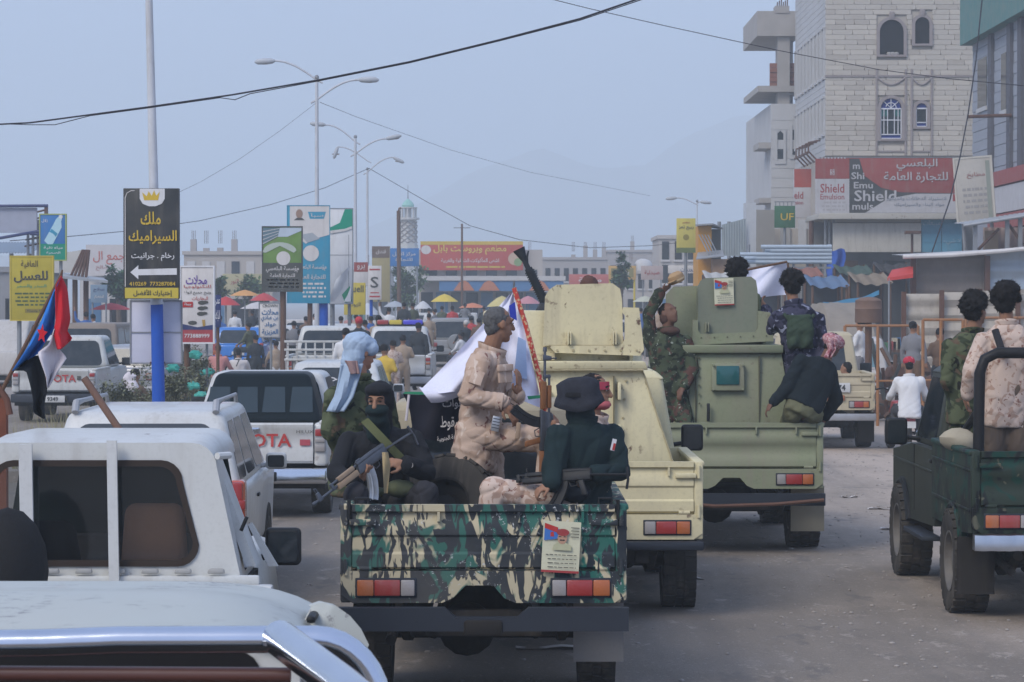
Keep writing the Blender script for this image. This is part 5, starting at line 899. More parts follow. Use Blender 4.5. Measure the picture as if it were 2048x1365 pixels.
tr = MB().cyl((al(1165), 1.1, tz0), (al(1165), 1.1, tz0+.10), .52, .50, 32).build('turret_ring', TAN, at_)
def poly_plate(pts, y, th, Y, m_, name, par, xoff, bev=0): return MB().prism([(wx(a, Y)-xoff, wz(b, Y)) for a, b in pts], 'y', y, y+th).build(name, m_, par, smooth=None)
sh = poly_plate([(1098, 692), (1110, 706), (1280, 712), (1288, 700), (1278, 616), (1246, 615), (1244, 625), (1250, 632), (1250, 678), (1244, 688), (1236, 692)], .44, .03, 22.75, TAN, 'shield_cradle', at_, AX)
poly_plate([(1086, 692), (1090, 594), (1098, 580), (1113, 570), (1225, 567), (1240, 578), (1244, 600), (1246, 692)], .47, .025, 22.78, TAN, 'rear_shield', at_, AX)
bolts(sh, TDK, (al(1115), .44, az(702)), (al(1275), .44, az(702)), 6); weld(sh, TDK, (al(1098), .468, az(692)), (al(1244), .468, az(692)))
for px in (1137, 1142, 1228, 1233): MB().box(al(px)-.006, al(px)+.006, .40, .46, az(690), az(664), .004).build('weld_lug', TAN, sh)
MB().frus((al(960), al(1112), .5, 1.7, tz0), (al(966), al(1108), .55, 1.6, az(622)), .02).build('turret_side_box', TAN, at_); MB().box(al(1100), al(1108), .52, 1.6, tz0, az(600)).build('side_shield', TAN, at_); MB().box(al(1262), al(1268), .52, 1.6, tz0, az(640)).build('side_shield', TAN, at_)
MB().box(al(1020), al(1026), .46, .52, az(690), az(650), .005).build('latch', TAN, at_)
# gun barrel wrapped in a black cover
gn = thing('gun_barrel', 'black covered gun barrel pointing up from the tan turret', 'gun', (0, 0, 0)); BC = mat('barrel_cover', (.03, .035, .042), .7, var=.4, scale=20, bump=.5, bscale=40)
p0, p1 = W(1094, 614, 23.3), W(1048, 520, 23.3); gd = (p1-p0).normalized()
mb = MB(); mb.cyl(p0, p0.lerp(p1, .82), .036, .033, 18)
for k in range(15): q_ = p0.lerp(p1, .12+.045*k); mb.cyl(q_-gd*.006, q_+gd*.006, .043, n=18)
mb.build('barrel', BC, gn); MB().cyl(p0-gd*.02, p0.lerp(p1, .1), .052, .046, 18).build('barrel_sleeve', BC, gn); MB().cyl(p0.lerp(p1, .8), p1, .022, n=14).build('barrel_tip', BC, gn)
MB().lathe([(.024, 0), (.03, .02), (.05, .085), (.054, .10), (.046, .10), (.026, .03)], (0, 0, 0), 'z', 18).build('flash_hider', BC, gn).matrix_local = Matrix.Translation(p1) @ gd.to_track_quat('Z', 'Y').to_matrix().to_4x4()
MB().tube([p1-gd*.06, W(1054, 514, 23.3), W(1057, 502, 23.3)], [.012, .010, .006], 8).build('front_sight', BC, gn); MB().frus((p0.x-.05, p0.x+.09, 23.24, 23.36, az(640)), (p0.x-.03, p0.x+.06, 23.25, 23.35, az(612)), .01).build('receiver', BC, gn)
MB().frus((p0.x-.10, p0.x+.08, 23.2, 23.45, az(624)), (p0.x-.06, p0.x+.05, 23.22, 23.42, az(606)), .015).build('mount', BLKTRIM, gn)
# ------------------------------------------------------------------ olive armoured truck
OY = 28.0; OX = wx(1646, OY)-.89
ot = thing('olive_armoured_pickup', 'dusty olive pickup with an armoured hut, small window and turret shield', 'armoured truck', (OX, OY, 0))
lc_bed(ot, OLV, OLV, .89, wz(846, OY), .66, 2.15, lamps=True); lc_cab(ot, OLV, .84, 2.2, roof=1.9, L=4.7, ax=3.95); underside(ot, .42, (.95, 3.95), 4.6); add_wheels(ot, 1.56, (.95, 3.95), .43, .32); steel_bumper(ot, .9, .50, .62, BLKTRIM, -.16, False)
flaps(ot, 1.56, .40, .2, .66, .34, mat('flap_tan', (.30, .27, .20), .8)); MB().tube([(-.8, -.2, .55), (-.2, -.22, .50), (.4, -.22, .52), (.88, -.2, .56)], .02, 6).build('tow_chain', RUSTY, ot)
ol = lambda px, Y=28.6: wx(px, Y)-OX; oz = lambda py, Y=28.6: wz(py, Y)
hut = MB().frus((ol(1372), ol(1592), .35, 2.1, 1.0), (ol(1378), ol(1560), .42, 2.0, oz(706)), .012).build('armour_hut', OLV, ot)
MB().frus((ol(1356), ol(1562), .36, 2.1, oz(706)), (ol(1356), ol(1562), .34, 2.1, oz(690)), .01).build('roof_lip', OLV, ot); MB().cyl((ol(1450), 1.2, oz(690)), (ol(1450), 1.2, oz(676)), .55, n=32).build('turret_ring', OLV, ot)
for px in (1389, 1515): MB().box(ol(px)-.006, ol(px)+.006, .365, .45, 1.1, oz(712)).build('door_seam', mat('olive_seam', (.09, .09, .06), .8), hut)
wf = MB().frus((ol(1419), ol(1485), .33, .40, oz(780)), (ol(1420), ol(1484), .34, .40, oz(726)), .008).build('window_frame', OLV, hut); MB().box(ol(1429), ol(1474), .318, .335, oz(768), oz(731), .004).build('pane', mat('green_glass', (.02, .10, .10), .1), wf)
for a, b in ((1423, 729), (1481, 729), (1423, 777), (1481, 777)): MB().cyl((ol(a), .30, oz(b)), (ol(a), .34, oz(b)), .012, n=8).build('bolt', OLV, wf)
MB().tube([(ol(1413), .33, 1.32), (ol(1413), .31, 1.44), (ol(1413), .33, oz(806))], .016, 8).build('door_handle', BLK, hut)
osh = poly_plate([(1382, 690), (1543, 682), (1536, 625), (1512, 622), (1512, 656), (1506, 664), (1398, 668), (1393, 660), (1393, 640), (1382, 640)], .55, .03, 28.8, OLV, 'shield_cradle', ot, OX)
poly_plate([(1394, 668), (1392, 574), (1398, 562), (1408, 557), (1498, 554), (1508, 562), (1511, 580), (1512, 664)], .585, .025, 28.82, OLVD, 'rear_shield', ot, OX)
poly_plate([(1330, 690), (1330, 590), (1345, 574), (1400, 572), (1400, 690)], .75, .025, 28.9, OLV, 'side_shield', ot, OX); MB().box(ol(1528), ol(1532), .6, 1.7, oz(690), oz(640)).build('side_shield', OLV, ot); MB().box(ol(1394), ol(1398), .62, 1.7, oz(690), oz(575)).build('side_shield', OLV, ot)
ODK = mat('olive_weld', (.12, .12, .075), .7); bolts(osh, ODK, (ol(1402), .555, oz(676)), (ol(1532), .555, oz(672)), 6); weld(hut, ODK, (ol(1374), .41, oz(707)), (ol(1558), .41, oz(707))); bolts(hut, ODK, (ol(1396), .36, 1.5), (ol(1396), .41, oz(716)), 6)
for px in (1411, 1416): MB().box(ol(px)-.006, ol(px)+.006, .52, .57, oz(664), oz(645), .003).build('weld_lug', OLV, osh)
poster(ot, ol(1448, 28.55), wz(584, 28.6), .20, .275, .56, R(-2))
mirror(ot, -.86, 1.6, 1.2, -1, BLK, .22, .26)
# ------------------------------------------------------------------ dark green pickup at the right edge
DKG = camo('dark_green_camouflage', (.026, .038, .028), [((.010, .045, .034), 4, .52, .56, None), ((.012, .014, .015), 5, .54, .58, (1.2, 1, .7)), ((.10, .10, .07), 9, .66, .69, None)], .5, .05, 80); DKS = mat('dark_olive_paint', (.026, .032, .025), .5, var=.2, scale=1.5, dust=.06)
DY = 21.9; DX = wx(1945, DY)+.89
dk = thing('dark_green_pickup', 'dark green camouflaged pickup with a black roll bar at the right edge', 'pickup truck', (DX, DY, 0))
lc_bed(dk, DKG, DKG, .89, wz(903, DY), .72, 2.1); lc_cab(dk, DKS, .86, 2.15, .66, 1.25, 1.95, 4.75, 4.05, mir='dark', hood=1.2); underside(dk, .42, (.95, 4.05), 4.6); add_wheels(dk, 1.58, (.95, 4.05), .42, .30); flaps(dk, 1.58, .42, .2, .66, .3)
bq = MB(); NB = 60; ring = [(-.20, .60), (-.205, .66), (-.19, .72), (-.10, .725), (-.08, .60)]
for i in range(NB+1):
    x = -.9+1.8*i/NB; dn = .018*noise.noise(Vector((x*5, 0, 1)))+.010*noise.noise(Vector((x*14, 0, 3)))
    bq.v += [(x, y_+dn*(1.4 if k_ < 3 else .2), z_+.6*dn) for k_, (y_, z_) in enumerate(ring)]
bq.f = [(i*5+k_, i*5+(k_+1) % 5, (i+1)*5+(k_+1) % 5, (i+1)*5+k_) for i in range(NB) for k_ in range(5)]+[(0, 1, 2, 3, 4), tuple(NB*5+k_ for k_ in (4, 3, 2, 1, 0))]; bq.mi = [0]*len(bq.f)
bq.build('rear_bumper', mat('dull_chrome', (.50, .52, .54), .28, 1, var=.15, scale=8), dk)
BAR = mat('roll_bar_black', (.012, .012, .013), .5); x0 = wx(1955, 22.5)-DX; zt = wz(706, 22.5); rb = [(x0, .55, 1.25), (x0+.01, .55, zt-.16), (x0+.05, .55, zt-.05), (x0+.15, .55, zt)]; rb += [(-p[0], p[1], p[2]) for p in reversed(rb)]
MB().tube(rb, .045, 12).build('roll_bar', BAR, dk); MB().tube([(x0+.02, .55, 1.7), (x0+.02, 1.9, 1.3)], .03, 8).build('roll_bar_brace', BAR, dk)
# ------------------------------------------------------------------ generic vehicles further off
PLATE = mat('plate_white', (.55, .55, .53), .5)
def plate(o, x, z, y, txt=None, w=.42, h=.13, m_=None):
    p = MB().box(x-w/2, x+w/2, y, y+.01, z-h/2, z+h/2, .004).build('number_plate', m_ or PLATE, o)
    if txt: text(txt, BLACK, p, x, z, None, h*.62, y-.008, bold=.02)
def hilux(name, label, loc, m_, rz=0, brand=None, cab=True, roof=1.78, zt=1.12, W2=.88, L=4.9, cabm=None, glassm=None, rearfill=False, bumper=None, lamp_z=None, group=None, cat='pickup truck'):
    """rounded pickup seen from behind"""
    o = thing(name, label, cat, loc, rz, group); zb = .62
    tl = MB().prism([(.0, zb+.03), (-.03, zb+.06), (-.035, zb+.2), (-.02, zb+.24), (-.02, zt-.12), (-.04, zt-.08), (-.045, zt-.02), (-.03, zt), (.04, zt), (.04, zb+.03)], 'x', -W2+.17, W2-.17).build('tailgate', m_, o)
    MB().box(-.09, .09, -.06, -.03, zt-.1, zt-.05, .01).build('tailgate_handle', CHR if brand else BLK, tl)
    if brand: text(brand, RED, tl, 0, zb+.30, .92, .155, -.047, bold=.02, name='brand_lettering')
    for sx in (-1, 1):
        q = lambda a, b: (min(sx*a, sx*b), max(sx*a, sx*b))
        a, b = q(W2-.165, W2); MB().frus((a, b, -.03, .25, zb), (a, b, 0, .25, zt), .045, 3).build('corner_panel', m_, o)
        poly = [(.2, zb), (.55, zb-.06)] + [(p, r_) for p, r_ in reversed(arc_poly((1.0, .38), .43, 12, 25, 155))] + [(1.45, zb-.06), (2.0, zb-.05), (2.0, zt), (.2, zt)]
        MB().prism(poly, 'x', sx*(W2-.05), sx*(W2-.002)).build('side_panel', m_, o); a, b = q(W2-.1, W2+.01); MB().box(a, b, .0, 2.0, zt-.02, zt+.025, .015).build('bed_rail', m_, o)
        a, b = q(W2-.155, W2-.02); z0, z1 = zb+.16, zt-.06; lf = MB().box(a, b, -.045, .05, z0, z1, .02).build('tail_lamp', mat('lamp_base', (.3, .3, .3), .3), o)
        for (f0, f1, lm) in ((0, .36, LCLR), (.38, .62, LAMB if not brand else LCLR), (.64, 1, LRED)): MB().box(a+.012, b-.012, -.056, -.04, z0+(z1-z0)*f0+.01, z0+(z1-z0)*f1-.01, .01).build('lens', lm, lf)
    MB().box(-W2+.05, W2-.05, .04, 2.0, zb+.1, zb+.14).build('bed_floor', m_, o)
    bp = MB().frus((-W2, W2, -.16, .1, .42), (-W2, W2, -.14, .1, .60), .03, 3).build('rear_bumper', bumper or LGREY, o); MB().box(-.3, .3, -.175, -.155, .45, .56, .01).build('bumper_step', BLK, bp); MB().box(-W2+.04, W2-.04, .1, 1.9, .35, .6).build('under_tray', UND, o)
    if cab:
        cm = cabm or m_; b0 = (-W2+.04, W2-.04, 2.0, 4.0, zt); t0 = (-W2+.2, W2-.2, 2.14, 3.2, roof); gm = glassm or GLS
        MB().frus((-W2, W2, 2.0, L, .5), (-W2+.02, W2-.02, 2.0, L-.15, zt), .08, 3).build('body', m_, o); gh = MB().frus(b0, t0, .09, 4).build('cab_shell', cm, o); P = lambda r_, i, j: (r_[i], r_[j], r_[4])
        MB().pane(P(b0, 0, 2), P(b0, 1, 2), P(t0, 1, 2), P(t0, 0, 2), .07, .93, .06, .84, .2).build('rear_window', gm, gh); MB().pane(P(b0, 1, 2), P(b0, 1, 3), P(t0, 1, 3), P(t0, 1, 2), .08, .9, .08, .86, .15).build('side_window', gm, gh); MB().pane(P(b0, 0, 3), P(b0, 0, 2), P(t0, 0, 2), P(t0, 0, 3), .1, .92, .08, .86, .15).build('side_window', gm, gh)
        for sx in (-1, 1): mirror(o, sx*(W2-.02), 3.5, zt+.1, sx, BLK, .2, .17, .05)
    add_wheels(o, W2*2-.26, (1.0, 4.0), .36, .23, False); return o
def car(name, label, loc, m_, rz=0, W2=.84, L=4.2, belt=1.0, roof=1.65, zb=.32, rear_rake=.18, roof_in=.16, front_y=3.3, lamps='v', glassm=None, wiper=False, spare=False, rails=False, plate_txt=None, bumper=None, group=None, cat='car', r=.33, roof_len=None, mirrors=True):
    """estate, off-roader or van; origin under the rear face"""
    o = thing(name, label, cat, loc, rz, group); g = glassm or GLS
    MB().frus((-W2+.03, W2-.03, .0, L, zb), (-W2, W2, .02, L-.1, belt), .07, 3).build('body', m_, o)
    b0 = (-W2+.03, W2-.03, .04, front_y, belt-.03); t0 = (-W2+roof_in, W2-roof_in, .04+rear_rake, (roof_len or front_y-.75), roof); P = lambda r_, i, j: (r_[i], r_[j], r_[4])
    gh = MB().frus(b0, t0, .07, 3).build('cabin', m_, o)
    MB().pane(P(b0, 0, 2), P(b0, 1, 2), P(t0, 1, 2), P(t0, 0, 2), .09, .91, .12, .84, .2).build('rear_window', g, gh)
    for (a, b) in ((.05, .28), (.31, .60), (.63, .92)):
        MB().pane(P(b0, 1, 2), P(b0, 1, 3), P(t0, 1, 3), P(t0, 1, 2), a, b, .12, .86, .18).build('side_window', g, gh); MB().pane(P(b0, 0, 3), P(b0, 0, 2), P(t0, 0, 2), P(t0, 0, 3), 1-b, 1-a, .12, .86, .18).build('side_window', g, gh)
    for sx in (-1, 1):
        q = lambda a, b: (min(sx*a, sx*b), max(sx*a, sx*b))
        if lamps == 'v': a, b = q(W2-.15, W2-.01); lf = MB().box(a, b, -.015, .06, belt-.36, belt+.05, .025).build('tail_lamp', LRED, o); MB().box(a+.015, b-.015, -.022, .0, belt-.32, belt-.2, .01).build('lens', LAMB, lf)
        else: a, b = q(W2-.34, W2-.04); lf = MB().box(a, b, -.015, .06, belt-.28, belt-.12, .02).build('tail_lamp', LRED, o); MB().box(a+.02, (a+b)/2, -.02, .0, belt-.26, belt-.14, .01).build('lens', LCLR, lf)
        if mirrors: mirror(o, sx*(W2-.03), front_y-.75, belt+.07, sx, m_, .19, .15, .03)
        if rails: MB().tube([(sx*(W2-roof_in-.06), .35, roof-.01), (sx*(W2-roof_in-.06), .42, roof+.07), (sx*(W2-roof_in-.06), .9, roof+.075), (sx*(W2-roof_in-.06), t0[3]-.15, roof+.07), (sx*(W2-roof_in-.06), t0[3]-.05, roof-.01)], [.03, .032, .02, .018, .02], 8).build('roof_rail', LGREY, o)
    MB().frus((-W2+.02, W2-.02, -.08, .12, zb+.02), (-W2+.02, W2-.02, -.07, .12, zb+.26), .035, 3).build('rear_bumper', bumper or m_, o)
    if spare: s_ = MB().lathe([(0, -.13), (.28, -.13), (.32, -.08), (.32, .0)], (0.18, 0, belt-.12), 'y', 24).build('spare_wheel_cover', m_, o)
    if plate_txt is not None: plate(o, 0, belt-.3, -.02, plate_txt or None)
    MB().box(-W2+.1, W2-.1, .1, L-.2, .2, zb+.05).build('under_tray', UND, o); add_wheels(o, W2*2-.2, (.8, .8+L*.6), r, .2, False); return o
# near left: off-roader with roof rails
RX = -3.05
t = NT('rear_glass_tint'); t.l.new(t.mix(t.noise(1.4), (.03, .035, .04), (.07, .08, .09)), t.b.inputs['Base Color']); t.b.inputs['Roughness'].default_value = .08; TINT = t.m
rv = car('white_off_roader', 'white compact off-roader with grey roof rails between the two white pickups', (RX, 23.0, 0), WPNT2, R(1.2), .845, 4.1, 1.0, 1.62, .34, .34, .2, 3.4, 'v', TINT, rails=True, roof_len=2.6)
MB().tube([(-.5, -.0, 1.02), (.1, .08, 1.14)], .01, 6).build('rear_wiper', BLK, rv)
for px in (.0,): MB().box(.84, .86, 1.6, 1.75, .82, .85, .006).build('door_handle', BLK, rv)
tl_ = MB().frus((.70, .853, -.02, .22, .70), (.72, .85, .02, .24, 1.06), .03, 3).build('tail_lamp_cluster', mat('lamp_orange_red', (.46, .07, .03), .25, coat=.6), rv); MB().box(.735, .856, -.022, .1, .82, .9, .01).build('lens', LRED, tl_)
# near left: white pickup with the TOYOTA tailgate
BTINT = mat('black_canopy_glass', (.008, .014, .019), .3, spec=.04)
h1 = hilux('white_pickup', 'white double cab pickup with black rear glass and red tailgate lettering', (-3.02, 32.5, 0), WPNT2, 0, 'TOYOTA', True, 1.66, 1.12, .88, cabm=WPNT2, glassm=BTINT, bumper=CHR)
cv = MB().frus((-.74, .74, 1.0, 2.6, 1.08), (-.56, .56, 1.42, 2.5, 1.66), .07, 4).build('canopy', mat('canopy_black', (.008, .014, .018), .4, spec=.03), h1)
for i in range(4): x = -.5+i*.33; MB().quad((x-.14, 1.072, 1.2), (x+.14, 1.072, 1.2), (x+.12, 1.292, 1.5), (x-.12, 1.292, 1.5), .012).build('canopy_pane', mat('canopy_pane_glass', (.03, .045, .055), .12, spec=.25), cv)
MB().box(-.42, -.24, 1.06, 1.07, 1.22, 1.26).build('sticker', mat('sticker_pink', (.42, .16, .2)), cv)
plate(h1, -.55, .52, -.19, None, .3, .16, mat('plate_blue', (.03, .16, .42))); text('HILUX', DGREY, h1, .62, 1.02, .2, .035, -.05)
flag_rose = mat('sticker_red', (.4, .08, .1)); MB().box(.56, .68, -.046, -.04, .86, .93).build('sticker', flag_rose, h1)
h2 = hilux('white_pickup', 'white pickup with red tailgate lettering behind the tricolour flag', (wx(108, 58), 58, 0), WPNT, 0, 'TOYOTA', True, 1.78, 1.10, .88, bumper=BLKTRIM); plate(h2, .0, .5, -.19, '9349', .5, .14); plate(h2, .52, .93, -.05, None, .08, .08, DGREY)
v17 = car('white_saloon', 'white car with Arabic script across its rear window', (wx(668, 46), 46, 0), WPNT2, 0, .86, 4.4, .95, 1.52, .3, .42, .2, 3.2, 'h', plate_txt='', cat='car'); text('الوحش', WHITE, v17, -.05, 1.25, .7, .22, .10, name='window_script', shear=.2)
fb = hilux('white_flatbed', 'white tray truck with ribbed sides beyond the white car with script', (wx(652, 62), 62, 0), WPNT, 0, None, True, 1.95, 1.3, .9, bumper=BLKTRIM)
for i in range(9): MB().box(-.86+i*.2, -.82+i*.2, -.08, -.04, 1.0, 1.62).build('tray_rib', WPNT, fb)
for z in (1.2, 1.42, 1.6): MB().box(-.92, .92, -.09, -.05, z, z+.05, .01).build('tray_rail', WPNT, fb)
pv = hilux('police_pickup', 'white pickup with a red and blue light bar and men on its bed', (wx(792, 71), 71, 0), WPNT2, 0, None, True, 1.85, 1.15, .9); lb = MB().box(-.62, .62, 2.5, 2.75, 1.86, 1.96, .03).build('light_bar', BLK, pv)
for (a, b, m_) in ((-.6, -.3, LRED), (-.28, .05, YEL), (.08, .6, mat('beacon_blue', (.06, .05, .5), .3, coat=.5))): MB().box(a, b, 2.47, 2.78, 1.9, 2.02, .03).build('beacon', m_, lb)
GREYV = mat('grey_paint', (.24, .25, .26), .4, coat=.3, dust=.3); BEIG = mat('beige_paint', (.36, .31, .25), .5, dust=.3); SILV = mat('silver_paint', (.36, .37, .39), .35, .4, dust=.2); BLUP = mat('blue_paint', (.012, .16, .52), .3, coat=.6); VANW = mat('van_white', (.48, .46, .44), .5, dust=.3)
sv = car('grey_off_roader', 'hazy grey off-roader with a spare wheel ahead of the police pickup', (wx(902, 106), 106, 0), GREYV, 0, .86, 4.5, 1.05, 1.85, .45, .1, .12, 3.6, 'h', spare=True)
bc = car('blue_car', 'bright blue car behind the white sign with blue lettering', (wx(476, 94), 94, 0), BLUP, 0, .86, 4.2, 1.05, 1.62, .35, .3, .18, 3.3, 'v', plate_txt=''); MB().box(.3, .62, -.01, .0, .72, .86).build('sticker', mat('sticker_maroon', (.35, .05, .08)), bc)
car('beige_estate', 'beige estate car half hidden by the flag', (wx(222, 78), 78, 0), BEIG, R(-14), .85, 4.4, 1.05, 1.72, .4, .28, .16, 3.3, 'v', glass('pale_car_glass', (.14, .17, .17), .1)); car('silver_estate', 'silver car with red lamps beside the median', (wx(248, 63), 63, 0), SILV, R(-8), .84, 4.3, 1.02, 1.52, .35, .3, .18, 3.2, 'h')
car('minibus', 'pale minibus with a dark windscreen left of the flag', (wx(88, 86), 86, 0), VANW, R(170), .9, 4.6, 1.05, 1.95, .35, .25, .12, 4.2, 'h', cat='van'); car('grey_car', 'grey car cut by the left edge beyond the pickup', (wx(-14, 82), 82, 0), SILV, R(6), .85, 4.3, 1.0, 1.5, .35, .3, .18, 3.2, 'h'); car('brown_van', 'dusty brown van with its tailgate up behind the flag', (wx(150, 70), 71.5, 0), mat('brown_paint', (.22, .18, .15), .5, dust=.3), R(-4), .9, 4.5, 1.1, 1.95, .4, .2, .12, 3.8, 'h', cat='van')
car('white_hatchback', 'white hatchback past the beige estate', (wx(262, 104), 104, 0), WPNT2, R(-6), .84, 4.0, 1.0, 1.55, .35, .25, .16, 3.1, 'h'); car('white_estate', 'white estate seen through the market near the blue post', (wx(668, 92), 92, 0), WPNT2, R(3), .86, 4.4, 1.02, 1.75, .4, .2, .14, 3.5, 'v'); car('pale_off_roader', 'pale off-roader between the sign posts', (wx(606, 104), 104, 0), VANW, R(2), .86, 4.4, 1.05, 1.82, .42, .15, .13, 3.5, 'h')
car('white_minivan', 'white car beyond the rusty drum on the right', (wx(1700, 62), 62, 0), VANW, R(-6), .86, 4.3, 1.0, 1.7, .35, .2, .14, 3.3, 'h', glass('blue_car_glass', (.10, .18, .20), .1)); car('white_taxi', 'white car far off in front of the restaurant', (wx(872, 134), 134, 0), WPNT2, 0, .85, 4.2, 1.0, 1.55, .35, .3, .18, 3.2, 'h'); car('far_white_van', 'hazy white van beyond the grey off-roader', (wx(960, 140), 140, 0), WPNT2, R(90), .88, 4.6, 1.05, 1.9, .4, .1, .12, 4, 'h', cat='van')
for q_ in (('white car queued behind the small blue lettered sign', 545, 100, WPNT2, 0, .84), ('silver car beyond the sign posts in the haze', 640, 118, SILV, 0, .84), ('beige car far up the left lane', 592, 128, BEIG, 0, .85), ('white pickup shape ahead of the police truck', 838, 122, WPNT, 0, .88), ('grey car in the far traffic under the yellow umbrella', 900, 146, GREYV, 0, .85), ('white van in the far traffic near the market tent', 720, 124, VANW, 0, .9), ('dark red car far left of the grey off-roader', 812, 134, mat('dark_red_paint', (.20, .03, .03), .4, dust=.2), 0, .84), ('pale car parked beyond the minibus', 52, 106, VANW, 8, .85), ('white car parked under the market roof', 140, 100, WPNT, -6, .85), ('pale car in the haze right of the turret', 1268, 128, VANW, 4, .85), ('silver car in the haze below the white banner', 1330, 124, SILV, -3, .85)):
    car('far_car', q_[0], (wx(q_[1], q_[2]), q_[2], 0), q_[3], R(q_[4]), q_[5], 4.3, 1.02, 1.62, .36, .25, .16, 3.3, 'h', group='cars in the far traffic')
car('dark_off_roader', 'dark car in the haze right of the blue car', (wx(560, 116), 116, 0), mat('dark_paint', (.06, .065, .07), .4, dust=.2), 0, .86, 4.4, 1.05, 1.75, .4, .2, .14, 3.5, 'h')
TANP = mat('tan_pickup_paint', (.46, .40, .27), .55, dust=.3)
tp = thing('tan_pickup', 'dusty tan pickup with a white number plate beyond the olive truck', 'pickup truck', (wx(1648, 47.5), 47.5, 0), R(-2)); lc_bed(tp, TANP, TANP, .86, 1.3, .68, 2.1); lc_cab(tp, TANP, .82, 2.15, roof=1.95, L=4.7, ax=3.95); underside(tp, .4); add_wheels(tp, 1.5, (.95, 3.95), .40, .26, False); plate(tp, .18, 1.06, -.05, '٤ 2274', .52, .16); MB().box(-.88, .88, -.1, -.02, .5, .62, .02).build('rear_bumper', LGREY, tp); flaps(tp, 1.5, .4)
for sx, a in ((1, .05),): MB().box(-.3+a, .3+a, -.06, -.04, .84, .93, .01).build('reflector_strip', mat('reflector_rust', (.32, .12, .06)), tp)
# ------------------------------------------------------------------ old white pickup at the left (cab back with window, headboard bars)
OWP = mat('old_white_paint', (.54, .55, .53), .45, var=.07, scale=2, dust=.18, rust=.9, coat=.15)
t = NT('see_through_glass'); nt_ = t.m.node_tree; tb = t.node('ShaderNodeBsdfTransparent'); tb.inputs[0].default_value = (.80, .82, .82, 1); gb_ = t.node('ShaderNodeBsdfGlossy'); gb_.inputs['Roughness'].default_value = .08; gb_.inputs[0].default_value = (.8, .85, .9, 1)
fr_ = t.node('ShaderNodeFresnel'); mx_ = t.node('ShaderNodeMixShader'); t.l.new(fr_.outputs[0], mx_.inputs[0]); t.l.new(tb.outputs[0], mx_.inputs[1]); t.l.new(gb_.outputs[0], mx_.inputs[2])
df_ = t.node('ShaderNodeBsdfDiffuse'); t.l.new(t.mix(t.noise(3), (.08, .09, .1), (.14, .14, .14)), df_.inputs[0]); mx2 = t.node('ShaderNodeMixShader'); t.l.new(t.mul(t.ramp(t.noise(2.5, 5, off=2), .2, .9), .10), mx2.inputs[0]); t.l.new(mx_.outputs[0], mx2.inputs[1]); t.l.new(df_.outputs[0], mx2.inputs[2])
t.l.new(mx2.outputs[0], t.n['Material Output'].inputs[0]); SEETHRU = t.m
def ring_panel(mb, outer, inner, y, th):
    """plate with an opening: outer and inner (x, z) loops of equal length"""
    n = len(outer); vs = [(a, y, b) for a, b in outer]+[(a, y, b) for a, b in inner]+[(a, y+th, b) for a, b in outer]+[(a, y+th, b) for a, b in inner]; fs = []
    for k in range(n):
        j = (k+1) % n; fs += [(k, j, n+j, n+k), (2*n+k, 3*n+k, 3*n+j, 2*n+j), (k, 2*n+k, 2*n+j, j), (n+k, n+j, 3*n+j, 3*n+k)]
    mb.add(vs, fs); return mb
def rrect(x0, x1, z0, z1, r, n=5, top_in=0):
    P = []
    for cx, cz, a0 in ((x1-r, z0+r, -90), (x1-r-top_in, z1-r, 0), (x0+r+top_in, z1-r, 90), (x0+r, z0+r, 180)): P += [(cx+r*math.cos(R(a0+90*k/n)), cz+r*math.sin(R(a0+90*k/n))) for k in range(n+1)]
    return P
PY = 15.6; PXc = wx(480, PY)-.80
op = thing('old_white_pickup', 'old scuffed white pickup whose cab window shows a brown headrest', 'pickup truck', (PXc, PY, 0)); lx = lambda px, Y=PY: wx(px, Y)-PXc; lz = lambda py, Y=PY: wz(py, Y)
zb_, zt_ = lz(1168), lz(886)
ring_panel(MB(), rrect(-.80, .80, zb_-.1, zt_, .14, 5, .13), rrect(-.66, lx(392), lz(1128), lz(926), .11, 5, .09), 0, .04).build('cab_back', OWP, op)
gasket = ring_panel(MB(), rrect(-.675, lx(392)+.015, lz(1128)-.015, lz(926)+.015, .12, 5, .09), rrect(-.65, lx(392)-.018, lz(1128)+.02, lz(926)-.02, .10, 5, .09), -.012, .02).build('window_gasket', mat('gasket_brown', (.035, .025, .02), .7), op)
p_ = rrect(-.65, lx(392)-.018, lz(1128)+.02, lz(926)-.02, .10, 5, .09); MB().prism(p_, 'y', .012, .016).build('rear_window', SEETHRU, op)
mb = MB()                                                          # cab sides and roof as a shell with rounded shoulders
prof = rrect(-.80, .80, zb_-.1, zt_, .14, 5, .13); n = len(prof)
mb.add([(a, .03, b) for a, b in prof]+[(a*.99, .35, b+.035 if b > 1.4 else b) for a, b in prof]+[(a*.98, 1.15, b+.03 if b > 1.4 else b) for a, b in prof], [(j*n+k, j*n+(k+1) % n, (j+1)*n+(k+1) % n, (j+1)*n+k) for j in range(2) for k in range(n) if not (j == 1 and 1.0 < (prof[k][1]+prof[(k+1) % n][1])/2 < 1.62)]); mb.build('cab_shell', OWP, op)
MB().frus((-.82, .82, 1.1, 2.7, .45), (-.76, .76, 1.15, 2.6, 1.02), .08, 3).build('bonnet', OWP, op); MB().box(-.8, .8, .06, 1.1, .4, .95).build('cab_floor', UND, op)
MB().quad((.72, 1.14, 1.0), (-.72, 1.14, 1.0), (-.6, 1.13, 1.7), (.6, 1.13, 1.7), .01).build('windscreen', mat('dark_windscreen', (.012, .02, .02), .4, spec=.1), op)
SEATB = mat('seat_brown', (.80, .38, .21), .8, bump=.3); SEATD = mat('seat_dark', (.05, .045, .045), .9)
